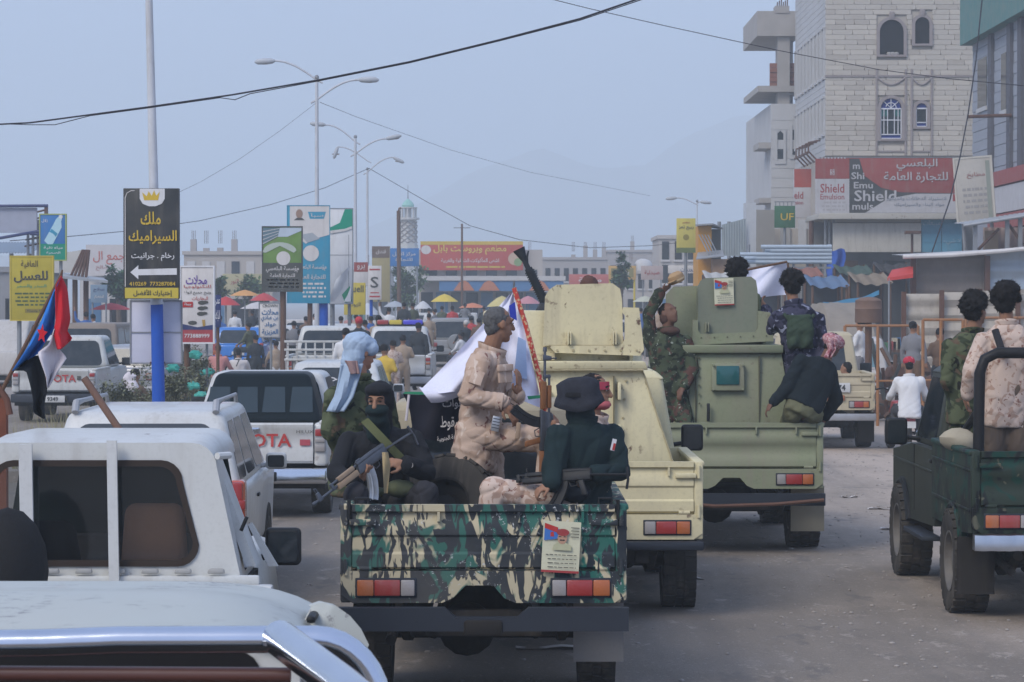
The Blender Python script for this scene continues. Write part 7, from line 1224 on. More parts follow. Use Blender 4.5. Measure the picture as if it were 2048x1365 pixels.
def person(label, J, top=None, legs=None, skin=SKIN, hair=('short', HAIRK), f=(0, 1, 0), u=(0, 0, 1), voxel=.009, hands=((.5, None), (.5, None)), hem=.12, amp=.013, cloth=True, mask=None, sleeve=1.0, seed=1, collar=True, eyes=True, boots=BOOT, group=None):
    """J: world joints head neck pelvis shL shR elL elR wrL wrR hdL hdR(dir) hipL hipR knL knR anL anR toL toR"""
    g = {k: Vector(v) for k, v in J.items()}
    root = thing('person', label, 'person', (g['pelvis'].x, g['pelvis'].y, 0), group=group)
    up = (g['neck']-g['pelvis']).normalized(); rt = g['shR']-g['shL']; rt = (rt-up*rt.dot(up)).normalized(); fw = up.cross(rt); T = ori(rt, fw, up); L = (g['neck']-g['pelvis']).length
    ax = lambda t_, dx=0, df=0: g['pelvis'].lerp(g['neck'], t_)+rt*dx+fw*df
    H, (hr, hf, hu, HO) = head_prims(g['head'], f, u, g['neck'])
    if mask: H = [p for p in H if p[0] == 'e' and p[2][0] > .05 or p[0] == 'c' and p[4] > .03] + H[2:5]
    body = H + [('e', ax(.70), (.165, .105, .34*L), T), ('e', ax(.35), (.14, .098, .3*L), T), ('e', ax(.0), (.155, .11, .12), T), ('c', g['shL'], g['shR'], .052, .052), ('c', ax(.95), ax(1.06), .075, .055)]
    hn = {}
    for s in 'LR':
        body += [('c', g['sh'+s], g['el'+s], .05, .04), ('c', g['el'+s], g['wr'+s], .041, .028)]
        cu, nn = hands[0 if s == 'L' else 1]; d = g.get('hd'+s, g['wr'+s]-g['el'+s]); nn = Vector(nn) if nn is not None else Vector((0, 0, -1)) if abs(d.normalized().z) < .8 else -rt*(1 if s == 'R' else -1)
        if cu is not None: body += hand_prims(g['wr'+s], d, nn, cu, 1.0, 1 if s == 'L' else -1)
        body += [('c', g['hip'+s], g['kn'+s], .082, .058), ('c', g['kn'+s], g['an'+s], .056, .04), ('c', g['an'+s]-Vector((0, 0, .03)), g['to'+s], .045, .035)]
    put(remesh(body, voxel if voxel > .01 else .0065, 1 if voxel < .01 else 2), 'body', skin, root)
    if top:
        lo = -(.06+hem)/L
        Pj = [('l', [(ax(lo), .195, .150), (ax(lo*.5), .192, .147), (ax(.12), .186, .142), (ax(.42), .186, .138), (ax(.70), .200, .138), (ax(.86), .196, .122), (ax(.95), .150, .100), (ax(1.02), .098, .088)], rt, fw), ('c', g['shL'], g['shR'], .074, .074)]
        for s in 'LR':
            wq = g['el'+s].lerp(g['wr'+s], .95*sleeve)
            Pj += [('c', g['sh'+s], g['el'+s], .082, .070), ('c', g['el'+s], wq, .068, .056), ('c', g['el'+s].lerp(wq, .9), wq, .058, .060)]
        me = remesh(Pj, voxel*1.15, 4); folds(me, amp*1.25, 8, seed); put(me, 'jacket', top, root)
        if collar:
            mb = MB(); c0 = ax(1.0); n = 20
            def cl_(u_, v_): a = 2*math.pi*u_; rr = .088+.012*v_; return c0+rt*rr*math.cos(a)+fw*(rr*1.02*math.sin(a)+.012)+up*(-.02+.06*v_-.02*math.sin(a)) - root.location
            mb.grid(cl_, n, 3); o = mb.build('collar', top, root); o.modifiers.new('t', 'SOLIDIFY').thickness = .008
    if legs:
        Pt = [('l', [(ax(-.2), .17, .13), (ax(.0), .178, .135), (ax(.2), .165, .125)], rt, fw)]
        for s in 'LR': Pt += [('c', g['hip'+s], g['kn'+s], .112, .092), ('c', g['kn'+s], g['kn'+s].lerp(g['an'+s], .92), .09, .072)]
        me = remesh(Pt, voxel*1.25, 3); folds(me, amp*1.1, 8, seed+5); put(me, 'trousers', legs, root)
    if boots and cloth:
        for s in 'LR': me = remesh([('c', g['an'+s]+Vector((0, 0, .06)), g['an'+s]-Vector((0, 0, .03)), .056, .055), ('c', g['an'+s]-Vector((0, 0, .035)), g['to'+s], .055, .046)], .015, 2); put(me, 'boot', boots, root)
    c = g['head']
    if hair:
        k, hm_ = hair
        if k == 'short': P = [('e', c+hu*.036-hf*.022, (.080, .0945, .0885), HO), ('e', c-hu*.02-hf*.055, (.066, .046, .06), HO)]; a_, fr = .007, 70
        elif k == 'curly': P = [('e', c+hu*.062-hf*.022, (.105, .115, .098), HO), ('e', c-hu*.01-hf*.05, (.092, .07, .085), HO), ('e', c+hu*.10, (.085, .09, .07), HO)]; a_, fr = .012, 40; rr_ = random.Random(seed); P += [('e', c+hu*.055-hf*.025+HO@Vector((.118*q.x, .122*q.y, .118*q.z)), (.017, .017, .017), None) for q in [Vector((rr_.gauss(0, 1), rr_.gauss(0, 1)-.25, rr_.gauss(0, 1)+.55)).normalized() for _ in range(120)] if not (q.y > .35 and q.z < .45) and q.z > -.75]
        me = remesh(P, .008 if voxel < .012 else .013, 1); folds(me, a_, fr, seed+2); hob = put(me, 'hair', hm_, root)
        rr_ = random.Random(seed+40); mbh = MB(); nv_ = len(me.vertices); k_ = 900 if k == 'curly' else 260
        for _ in range(k_):                                         # loose curls and strands standing off the outline
            vv = me.vertices[rr_.randrange(nv_)]; nn_ = (vv.normal+Vector((rr_.gauss(0, .5), rr_.gauss(0, .5), rr_.gauss(0, .5)))).normalized(); l_ = rr_.uniform(.008, .03) if k == 'curly' else rr_.uniform(.003, .009); u_, w_, _d = frame_axes(nn_); q_ = vv.co-vv.normal*.004; t_ = .0035
            mbh.add([q_+u_*t_, q_-u_*t_*.5+w_*t_, q_-u_*t_*.5-w_*t_, q_+nn_*l_+u_*rr_.uniform(-.01, .01)], [(0, 1, 3), (1, 2, 3), (2, 0, 3)])
        tag(mbh.build('hair_strands', hm_, hob, smooth=None), kind='stuff')
    if eyes and not (mask == 'full'):
        for sx in (-1, 1):
            e = MB().ell(c+hf*.081+hu*.012+hr*sx*.032-root.location, (.012, .006, .005), 8, HO).build('eye', EYEW if not mask else EYEK, root); MB().ell(c+hf*.0895+hu*.012+hr*sx*.032-root.location, (.006, .004, .006), 8, HO).build('iris', EYEK, e); MB().tube([c+hf*.086+hu*.034+hr*sx*.016-root.location, c+hf*.09+hu*.04+hr*sx*.034-root.location, c+hf*.078+hu*.034+hr*sx*.052-root.location], .005, 6).build('eyebrow', HAIRK, root)
    root['_'] = 0; del root['_']
    return root, g, (hr, hf, hu, HO), (rt, fw, up, T)
def JJ(**k): return {a: (W(*v) if len(v) == 3 else Vector(v[:3])) for a, v in k.items()}
def blob(prims, name, m_, root, voxel=.011, amp=.008, freq=11, seed=1): me = remesh(prims, voxel, 2); folds(me, amp, freq, seed); return put(me, name, m_, root)
# --- rifle
GUNM = mat('gun_metal', (.10, .105, .115), .38, .7, var=.3, scale=30); GUNW = mat('gun_wood', (.20, .085, .035), .5, var=.3, scale=30); GUNP = mat('gun_pale_grip', (.26, .19, .13), .6, var=.2, scale=30); MAGS = mat('magazine_steel', (.42, .44, .46), .35, .6, var=.25, scale=25); GUNB = mat('gun_black', (.015, .016, .018), .5)
def rifle(label, rear, muzzle, down, guard=None, mag=None, stock='wire', length=.68, GUNM=GUNM):
    rear, muzzle = Vector(rear), Vector(muzzle); x = (muzzle-rear).normalized(); z = -Vector(down); z = (z-x*z.dot(x)).normalized(); y = z.cross(x)
    o = thing('assault_rifle', label, 'rifle'); o.matrix_world = Matrix.Translation(rear) @ Matrix((x, y, z)).transposed().to_4x4(); guard = guard or GUNW; mag = mag or MAGS
    MB().frus((0, .27, -.018, .018, -.03), (0, .25, -.016, .016, .03), .006).build('receiver', GUNM, o); MB().tube([(.0, 0, .03), (.12, 0, .036), (.25, 0, .034)], .017, 10).build('top_cover', GUNM, o); MB().frus((.27, .46, -.024, .024, -.026), (.27, .45, -.02, .02, .012), .008).build('handguard', guard, o); MB().frus((.28, .43, -.017, .017, .018), (.28, .43, -.013, .013, .046), .006).build('upper_guard', guard, o)
    MB().cyl((.44, 0, 0), (length, 0, 0), .009, n=10).build('barrel', GUNM, o); MB().cyl((.25, 0, .032), (.5, 0, .03), .0085, n=10).build('gas_tube', GUNM, o); MB().frus((.47, .50, -.012, .012, -.01), (.48, .495, -.01, .01, .04), .003).build('gas_block', GUNM, o)
    fs = MB().frus((length-.09, length-.05, -.012, .012, -.012), (length-.085, length-.06, -.008, .008, .045), .003).build('front_sight', GUNM, o); MB().tube([(length-.072, -.014, .05), (length-.072, -.012, .075), (length-.072, .012, .075), (length-.072, .014, .05)], .004, 6).build('sight_hood', GUNM, fs); MB().cyl((length-.03, 0, 0), (length, 0, 0), .014, .012, n=10).build('muzzle_brake', GUNM, o); MB().box(.2, .24, -.01, .01, .034, .058, .003).build('rear_sight', GUNM, o)
    pth = [(.185+.10*t_*t_*.9, 0, -.02-.19*t_) for t_ in [i/9 for i in range(10)]]; mb = MB()
    for (p, q) in zip(pth[:-1], pth[1:]): pass
    vs = []
    for i, p in enumerate(pth):
        d = Vector(pth[min(i+1, 9)])-Vector(pth[max(i-1, 0)]); d.normalize(); w = Vector((-d.z, 0, d.x)); 
        for a, b in ((-.034, -.0125), (.034, -.0125), (.034, .0125), (-.034, .0125)): vs.append(Vector(p)-w*a+Vector((0, b, 0)))
    mb.add(vs, [(4*i+k, 4*i+(k+1) % 4, 4*i+4+(k+1) % 4, 4*i+4+k) for i in range(9) for k in range(4)]+[(3, 2, 1, 0), (36, 37, 38, 39)]); mg = mb.build('magazine', mag, o, smooth=30)
    for sy in (-.0145, .0145): MB().tube([(p[0]+(.012), sy, p[2]) for p in pth[2:]], .004, 6).build('magazine_rib', mag, mg)
    MB().frus((.02, .06, -.014, .014, -.13), (.05, .09, -.013, .013, -.025), .008).build('grip', guard if guard is GUNW else GUNB, o); MB().tube([(.09, 0, -.03), (.095, 0, -.06), (.13, 0, -.065), (.15, 0, -.03)], .004, 6).build('trigger_guard', GUNM, o)
    if stock == 'wire':
        for sy in (-.014, .014): MB().tube([(.0, sy, .0), (-.12, sy, -.01), (-.24, sy, -.02)], .006, 8).build('stock_arm', GUNM, o)
        MB().tube([(-.24, 0, .03), (-.245, 0, -.05), (-.235, 0, -.11)], .009, 8).build('butt_plate', GUNM, o)
    elif stock: MB().frus((-.25, .0, -.016, .016, -.03), (-.25, .0, -.014, .014, .02), .008).build('stock', GUNW if stock == 'wood' else GUNB, o)
    return o
# ================================================================== men in the camouflaged pickup
# man in black with balaclava
r1, g1, h1_, t1 = person('seated man in black with a balaclava holding a steel rifle', JJ(head=(757, 805, 18.2), neck=(757, 862, 18.3), pelvis=(768, 1010, 18.45), shL=(822, 880, 18.32), shR=(698, 884, 18.30), elL=(852, 945, 18.12), elR=(674, 950, 18.12), wrL=(812, 930, 17.95), wrR=(716, 962, 17.92), hipL=(800, 1010, 18.42), hipR=(736, 1010, 18.42), knL=(852, 988, 17.92), knR=(712, 992, 17.88), anL=(845, 1115, 17.85), anR=(715, 1118, 17.85), toL=(845, 1128, 17.7), toR=(712, 1130, 17.7)) | {'hdL': Vector((-.9, -.1, .15)), 'hdR': Vector((.75, -.3, .55))},
    BLKC, CHARC, SKIN, None, (-.22, -1, -.06), (0, 0, 1), hands=((.75, (-.2, .6, -.6)), (.8, (0, .3, 1))), mask=True, seed=3, amp=.014, hem=.08)
c = g1['head']; hr, hf, hu, HO = h1_
blob([('e', c+hu*.034-hf*.037, (.098, .108, .105), HO), ('e', c+hu*.082+hf*.004, (.09, .104, .048), HO), ('e', c-hu*.0-hf*.045, (.094, .078, .12), HO), ('c', c-hu*.08-hf*.03, g1['neck']+Vector((0, 0, -.01)), .085, .10)], 'balaclava', BLKC, r1, .009, .006, 14, 2)
blob([('e', c-hu*.048+hf*.038, (.084, .088, .05), HO), ('e', c-hu*.11+hf*.03, (.075, .07, .06), HO), ('c', c-hu*.10, g1['neck']+Vector((0, -.04, -.02)), .075, .085)], 'face_mask', BLKG, r1, .009, .005, 14, 4)
sg = mat('sling_green', (.10, .11, .05), .9, bump=.3); MB().grid(lambda u_, v_: W(722+84*v_+14*u_, 845+88*v_-9*u_, 18.08-.04*math.sin(v_*3)), 2, 12).build('sling', sg, r1).location = -r1.location
wb_ = MB().lathe([(.034, -.014), (.037, 0), (.034, .014)], (0, 0, 0), 'x', 18).build('wrist_watch', mat('watch_steel', (.5, .5, .48), .3, .6), r1); wb_.location = g1['wrL']-r1.location+Vector((.028, 0, 0)); MB().cyl((0, -.036, 0), (0, -.044, 0), .02, n=14).build('dial', EYEW, wb_)
blob([('e', W(740, 985, 18.02), (.10, .07, .045), None), ('e', W(800, 978, 18.05), (.11, .07, .06), None)], 'ammunition_pouch', mat('pouch_olive', (.09, .10, .055), .9), r1, .011, .006, 12)
rifle('steel rifle with a pale handguard held across the lap of the man in black', W(770, 899, 18.0), W(641, 999, 17.64), Vector((.12, -.15, -1)), GUNP, MAGS, 'wire')
ck = MB().grid(lambda u_, v_: W(764+16*u_*(1-.8*abs(v_-.3))+4*v_, 905+82*v_, 17.84-.02*math.sin(v_*3+u_*3)), 4, 14).build('cloth_strip', mat('strip_tan', (.40, .31, .17), .9)); tag(ck, 'tan cloth strip dangling from the rifle of the man in black', 'cloth')
# man with the pale blue headscarf
r2_, g2, h2_, t2 = person('man in woodland jacket with a pale blue headscarf, back turned', JJ(head=(722, 705, 19.05), neck=(716, 762, 19.05), pelvis=(715, 935, 19.1), shL=(672, 795, 19.0), shR=(762, 788, 19.12), elL=(662, 868, 18.95), elR=(785, 860, 19.2), wrL=(690, 920, 19.15), wrR=(770, 905, 19.4), hipL=(695, 940, 19.1), hipR=(735, 940, 19.15), knL=(720, 960, 19.5), knR=(765, 955, 19.5), anL=(720, 1070, 19.5), anR=(765, 1070, 19.5), toL=(725, 1085, 19.65), toR=(770, 1085, 19.65)),
    WOOD, WOOD, SKINR, None, (.8, .55, -.05), seed=5, amp=.016, hem=.12)
c = g2['head']; hr, hf, hu, HO = h2_; SCF = mat('scarf_pale_blue', (.33, .42, .53), .85, var=.12, scale=8, bump=.35, bscale=70)
blob([('e', c+hu*.045-hf*.02, (.108, .122, .098), HO), ('e', c-hu*.02-hf*.06, (.098, .075, .10), HO), ('e', c+hu*.05+hf*.06, (.085, .06, .062), HO), ('e', c+hu*.03+hr*.06+hf*.04, (.05, .06, .06), HO), ('c', c-hu*.07-hf*.07, c-hu*.16-hf*.06, .075, .06)], 'headscarf', SCF, r2_, .009, .010, 16, 6)
def band(o, name, m_, pts, wid, Y, root, fold=.02, nu=8, nv=18):
    def s_(u): k = u*(len(pts)-1); i = min(int(k), len(pts)-2); return Vector(pts[i]).lerp(Vector(pts[i+1]), k-i)
    q = MB().grid(lambda u, v: W(s_(v).x+(u-.5)*(wid[0]*(1-v)+wid[1]*v), s_(v).y, Y+fold*math.sin(u*9+v*2))-root.location, nu, nv).build(name, m_, root); q.modifiers.new('t', 'SOLIDIFY').thickness = .012; return q
band(None, 'scarf_tail', SCF, [(704, 728), (697, 760), (688, 795), (672, 824)], (46, 34), 18.86, r2_); band(None, 'scarf_border', mat('scarf_border_brown', (.30, .20, .19), .9), [(702, 722), (712, 748)], (26, 16), 18.83, r2_, .01)
# man in desert uniform standing
r3_, g3, h3_, t3 = person('grey haired man in desert uniform standing with one knee raised', JJ(head=(998, 650, 18.75), neck=(980, 704, 18.77), pelvis=(958, 862, 18.77), shR=(962, 727, 18.6), shL=(992, 727, 18.95), elR=(936, 796, 18.5), elL=(1014, 800, 19.0), wrR=(1008, 806, 18.48), wrL=(1034, 792, 18.8), hipR=(955, 870, 18.67), hipL=(966, 872, 18.86), knR=(1102, 880, 18.55), knL=(986, 965, 18.82), anR=(1090, 1000, 18.5), anL=(985, 1085, 18.85), toR=(1130, 1012, 18.5), toL=(1030, 1098, 18.85)) | {'hdR': Vector((.62, -.05, -.75)), 'hdL': Vector((.15, -.2, 1))},
    DESERT, DESERT, SKIN, ('short', HAIRG), (.86, .42, -.03), hands=((.22, (-.9, .4, 0)), (.35, (-.3, .6, -.3))), seed=7, amp=.016, hem=.2)
rt3, fw3, up3, T3 = t3
def patch_on(root, name, m_, ctr, r_, u_, w, h, th=.012):
    n_ = r_.cross(u_).normalized(); mb = MB().frus((-w/2, w/2, -th, th, -h/2), (-w/2, w/2, -th, th, h/2), .006); o = mb.build(name, m_, root); M = Matrix((r_, -n_, u_)).transposed().to_4x4(); M.translation = Vector(ctr)-root.location; o.matrix_local = M; return o
ua = (g3['shR']-g3['elR']).normalized(); cr = Vector((1, 0, 0)); cr = (cr-ua*cr.dot(ua)).normalized()
patch_on(r3_, 'sleeve_pocket', DESERT, g3['shR'].lerp(g3['elR'], .42)+Vector((.01, -.084, 0)), cr, ua, .085, .10); patch_on(r3_, 'chest_pocket', DESERT, W(1010, 748, 18.56), Vector((.8, .6, 0)), Vector((-.1, 0, 1)).normalized(), .11, .12); patch_on(r3_, 'pocket_flap', DESERT, W(1010, 736, 18.545), Vector((.8, .6, 0)), Vector((-.1, 0, 1)).normalized(), .12, .045, .016)
patch_on(r3_, 'trouser_strap', mat('strap_tan', (.34, .25, .18), .9), W(1036, 862, 18.46), Vector((1, 0, -.1)).normalized(), Vector((.1, 0, 1)).normalized(), .03, .11, .01)
for s_ in 'RL': w_ = g3['wr'+s_]; e_ = g3['el'+s_]; d_ = (w_-e_).normalized(); MB().tube([w_-d_*.05-r3_.location, w_-d_*.005-r3_.location], .064, 16).build('cuff', DESERT, r3_)
mgz = thing('rifle_magazine', 'pale steel magazine sticking out of the desert uniform pocket', 'magazine', W(992, 848, 18.5)); MB().frus((-.028, .028, -.012, .012, -.05), (-.03, .022, -.012, .012, .05), .004).build('shell', MAGS, mgz); [MB().box(-.026, .024, -.0135, -.012, z, z+.006).build('rib', GUNM, mgz) for z in (-.03, -.01, .01, .03)]; mgz.rotation_euler = (0, R(12), 0)
# man in black with the bush hat
r4_, g4, h4_, t4 = person('man in black top and bush hat seated on the tailgate side', JJ(head=(1160, 806, 17.95), neck=(1168, 850, 17.95), pelvis=(1168, 1005, 17.95), shL=(1118, 874, 17.82), shR=(1222, 872, 18.06), elL=(1106, 940, 17.72), elR=(1240, 945, 17.92), wrL=(1104, 968, 17.66), wrR=(1192, 950, 17.72), hipL=(1140, 1010, 17.88), hipR=(1180, 1010, 18.0), knL=(985, 980, 17.84), knR=(1015, 990, 18.2), anL=(975, 1100, 17.84), anR=(1010, 1100, 18.2), toL=(930, 1112, 17.84), toR=(965, 1112, 18.2)) | {'hdL': Vector((-.85, -.1, -.4)), 'hdR': Vector((-.9, -.1, -.1))},
    BLKG, DESERT2, SKIN, None, (-.72, .55, -.1), hands=((.8, (.1, .3, -1)), (.8, (0, .2, -1))), mask='full', seed=11, amp=.017, hem=.14)
c = g4['head']; hr, hf, hu, HO = h4_
blob([('e', c+hu*.0-hf*.0, (.092, .11, .115), HO), ('e', c-hu*.08+hf*.02, (.08, .09, .07), HO), ('c', c-hu*.05, g4['neck']+Vector((0, 0, -.02)), .085, .095)], 'head_wrap', BLKG, r4_, .009, .006, 14, 3)
HATM = mat('bush_hat_cloth', (.024, .026, .034), .95, var=.4, scale=20, bump=.4); mb = MB(); n = 36; vs = []
for (rr, zz) in ((.0, .125), (.06, .124), (.105, .105), (.126, .06), (.124, .0), (.138, -.03), (.150, -.068)):
    for k in range(n):
        a = 2*math.pi*k/n; wob = (1+.10*math.sin(3*a+.6)+.05*math.sin(5*a)) if rr > .12 else 1; dz = -.03*math.sin(2*a+.5)*(rr > .12) - .02*(rr > .16)*math.sin(3*a+1); vs.append(c+hu*.035+(hr*math.cos(a)+hf*math.sin(a)*1.08)*rr*wob+hu*(zz+dz)-r4_.location)
mb.add(vs, [(j*n+k, j*n+(k+1) % n, (j+1)*n+(k+1) % n, (j+1)*n+k) for j in range(6) for k in range(n)]); ht = mb.build('bush_hat', HATM, r4_, 80); ht.modifiers.new('t', 'SOLIDIFY').thickness = .006
MB().lathe([(.13, 0), (.132, .012), (.129, .03)], (0, 0, 0), 'z', 24).build('hat_band', BLKC, ht).location = c+hu*.04-r4_.location
pa = MB().grid(lambda u, v: (.03*(u-.5), 0, .075*(v-.5)), 2, 2).build('arm_patch', WHITE, r4_); pa.location = W(1227, 890, 17.83)-r4_.location; pa.rotation_euler = (0, R(14), R(20)); MB().box(-.002, .013, -.004, -.001, -.034, .01).build('red_field', RED, pa)
blob([('e', W(1128, 972, 17.75), (.10, .08, .055), None), ('e', W(1150, 985, 17.8), (.10, .10, .07), None)], 'waist_bundle', mat('bundle_navy', (.016, .022, .03), .9), r4_, .011, .01, 10)
rifle('black rifle with a folded stock across the lap of the man in the bush hat', W(1182, 950, 17.62), W(1040, 962, 17.78), Vector((0, -.3, -1)), GUNB, GUNB, 'wire', .5, GUNB)
# man with the red headband
r5_, g5, h5_, t5 = person('man with a red headband behind the black clad hatted man', JJ(head=(1190, 784, 18.45), neck=(1184, 836, 18.47), pelvis=(1176, 985, 18.5), shR=(1168, 866, 18.32), shL=(1200, 862, 18.62), elR=(1142, 905, 18.25), elL=(1210, 930, 18.7), wrR=(1112, 862, 18.34), wrL=(1205, 975, 18.6), hipR=(1168, 995, 18.42), hipL=(1180, 995, 18.6), knR=(1172, 985, 18.05), knL=(1196, 960, 18.95), anR=(1172, 1105, 18.1), anL=(1196, 1090, 19.0), toR=(1190, 1118, 18.1), toL=(1205, 1105, 19.1)) | {'hdR': Vector((-.35, 0, .9))},
    DESERT2, DESERT2, SKIN, ('short', HAIRK), (.93, -.15, -.02), hands=((.5, None), (.8, (-.5, .4, .1))), seed=13)
c = g5['head']; hr, hf, hu, HO = h5_; RH = mat('headband_red', (.42, .06, .09), .85, var=.2, scale=20)
MB().grid(lambda u, v: c+(hr*.084*math.cos(u*6.2832)+hf*(.104*math.sin(u*6.2832)-.008))*(1+.02*math.sin(u*40))+hu*(.018+.05*v)-r5_.location, 36, 4).build('headband', RH, r5_)
blob([('e', c-hu*.085+hf*.03, (.07, .085, .04), HO), ('e', c-hu*.10-hf*.04, (.08, .08, .04), HO)], 'neck_scarf', mat('scarf_rose', (.38, .10, .11), .9), r5_, .009, .008, 16)
rifle('rifle with wooden handguard held upright between the standing and the hatted man', W(1088, 902, 18.3), W(1090, 688, 18.36), Vector((-1, -.25, .05)), GUNW, GUNB, 'wood')
# ================================================================== men on the olive truck
VM = .014
r6_, g6, h6_, t6 = person('camouflaged soldier waving a cap beside the olive turret', JJ(head=(1338, 628, 28.4), neck=(1334, 664, 28.42), pelvis=(1336, 776, 28.45), shL=(1302, 682, 28.4), shR=(1372, 684, 28.45), elL=(1296, 628, 28.4), elR=(1386, 738, 28.4), wrL=(1322, 584, 28.4), wrR=(1368, 772, 28.3), hipL=(1320, 785, 28.45), hipR=(1354, 785, 28.45), knL=(1328, 860, 28.35), knR=(1372, 850, 28.3), anL=(1325, 930, 28.45), anR=(1378, 925, 28.45), toL=(1325, 940, 28.6), toR=(1382, 938, 28.3)) | {'hdL': Vector((.8, 0, .5))},
    WOOD2, WOOD2, SKIND, ('short', HAIRK), (.55, -.6, .35), voxel=VM, hands=((.7, (0, .5, 1)), (.4, None)), seed=17, sleeve=.98, hem=.2, eyes=False)
blob([('e', W(1334, 636, 28.42), (.085, .09, .09), None), ('e', W(1340, 662, 28.36), (.11, .09, .05), None)], 'neck_wrap', mat('wrap_brown', (.08, .045, .035), .9), r6_, VM, .01, 14)
cp = thing('field_cap', 'tan field cap held aloft by the camouflaged soldier', 'cap', W(1352, 556, 28.4)); me = MB().lathe([(0, .06), (.05, .055), (.08, .03), (.085, -.01), (.075, -.05)], (0, 0, 0), 'z', 20).build('crown', mat('cap_tan', (.36, .24, .13), .85), cp); MB().prism([(-.05, .06), (.05, .06), (.045, .12), (0, .14), (-.045, .12)], 'z', -.012, -.006).build('peak', MATS['cap_tan'], cp); cp.rotation_euler = (R(-20), R(15), R(140)); MB().lathe([(.0865, -.03), (.088, -.02), (.0865, -.012)], (0, 0, 0), 'z', 20).build('band', mat('cap_cream', (.44, .33, .2)), cp)
r8_, g8, h8_, t8 = person('curly haired man in navy camouflage standing with his back turned', JJ(head=(1582, 572, 28.55), neck=(1588, 610, 28.52), pelvis=(1602, 722, 28.5), shL=(1556, 636, 28.5), shR=(1634, 640, 28.52), elL=(1540, 664, 28.6), elR=(1646, 696, 28.45), wrL=(1531, 618, 28.75), wrR=(1640, 735, 28.3), hipL=(1588, 728, 28.5), hipR=(1618, 728, 28.5), knL=(1585, 800, 28.45), knR=(1620, 800, 28.45), anL=(1588, 880, 28.5), anR=(1620, 880, 28.5), toL=(1585, 890, 28.65), toR=(1622, 890, 28.65)) | {'hdL': Vector((-.2, .3, .5))},
    NAVYC, NAVYC, SKIN, ('curly', HAIRK), (-.25, .95, 0), voxel=VM, hands=((.5, None), (.5, None)), seed=19, eyes=False)
blob([('l', [(W(1602, 698, 28.36), .13, .06), (W(1600, 660, 28.34), .14, .065), (W(1598, 630, 28.38), .125, .055)], Vector((1, 0, 0)), Vector((0, 1, 0))), ('e', W(1588, 686, 28.30), (.05, .04, .06), None), ('e', W(1614, 686, 28.30), (.05, .04, .06), None)], 'green_vest', mat('vest_green', (.035, .055, .035), .9, var=.5, scale=14), r8_, VM, .016, 14); MB().tube([W(1568, 628, 28.40)-r8_.location, W(1586, 650, 28.34)-r8_.location], .018, 8).build('vest_strap', MATS['vest_green'], r8_); MB().tube([W(1628, 630, 28.40)-r8_.location, W(1612, 650, 28.34)-r8_.location], .018, 8).build('vest_strap', MATS['vest_green'], r8_)
r9_, g9, h9_, t9 = person('man in black shirt with a rose headscarf leaning on the olive tailgate', JJ(head=(1666, 690, 28.2), neck=(1650, 722, 28.12), pelvis=(1606, 815, 27.98), shL=(1602, 722, 28.02), shR=(1660, 748, 28.1), elL=(1574, 775, 27.95), elR=(1672, 800, 28.15), wrL=(1546, 806, 27.95), wrR=(1650, 836, 28.2), hipL=(1588, 826, 28.0), hipR=(1625, 828, 28.0), knL=(1575, 846, 28.42), knR=(1630, 846, 28.42), anL=(1575, 925, 28.45), anR=(1630, 925, 28.45), toL=(1575, 935, 28.6), toR=(1630, 935, 28.6)),
    mat('shirt_black', (.010, .016, .020), .9, var=.3, scale=4, bump=.3), mat('trousers_olive', (.13, .13, .075), .9, var=.4, scale=12), SKIND, ('short', HAIRK), (.6, .6, -.2), (0.3, 0, 1), voxel=VM, seed=23, hem=-.05, eyes=False, collar=False)
c = g9['head']; hr, hf, hu, HO = h9_; SR = camo('scarf_rose_check', (.38, .18, .19), [((.52, .36, .36), 40, .5, .55, None), ((.24, .07, .09), 18, .55, .6, None)]); blob([('e', c+hu*.03, (.105, .12, .085), HO), ('e', c+hu*.05-hf*.06, (.10, .07, .06), HO)], 'headscarf', SR, r9_, .012, .012, 14); band(None, 'scarf_tail', SR, [(1660, 680), (1664, 700), (1656, 716)], (20, 14), 27.95, r9_)
# heads behind the shields and the man behind
def bust(label, px, py, Y, f, hair, top, skin=SKIN, voxel=.016):
    h = W(px, py, Y); z = Vector((0, 0, 1)); fv = Vector((f[0], f[1], 0)).normalized(); r_ = fv.cross(z); nk = h-z*.2-fv*.02; J = dict(head=h, neck=nk, pelvis=nk-z*.52, shL=nk-z*.06-r_*.18, shR=nk-z*.06+r_*.18, elL=nk-z*.34-r_*.24, elR=nk-z*.34+r_*.24, wrL=nk-z*.5-r_*.12+fv*.2, wrR=nk-z*.5+r_*.12+fv*.2, hipL=nk-z*.55-r_*.09, hipR=nk-z*.55+r_*.09, knL=nk-z*.9-r_*.1+fv*.05, knR=nk-z*.9+r_*.1+fv*.05, anL=nk-z*1.3-r_*.1, anR=nk-z*1.3+r_*.1, toL=nk-z*1.33-r_*.1+fv*.16, toR=nk-z*1.33+r_*.1+fv*.16)
    return person(label, J, top, WOOD, skin, hair, tuple(fv), voxel=voxel, eyes=False, seed=int(px) % 17)
bust('gunner whose black hair shows above the olive shield', 1473, 548, 29.55, (0, 1), ('curly', HAIRK), WOOD); bust('gunner hidden behind the tan shield with only his hair showing', 1178, 580, 23.5, (0, 1), ('short', mat('hair_brown', (.10, .05, .04), .8)), DESERT, SKINR)
bust('man in a grey coat behind the navy camouflage man', 1612, 632, 29.6, (.4, 1), ('short', HAIRK), mat('coat_grey', (.12, .115, .115), .9))
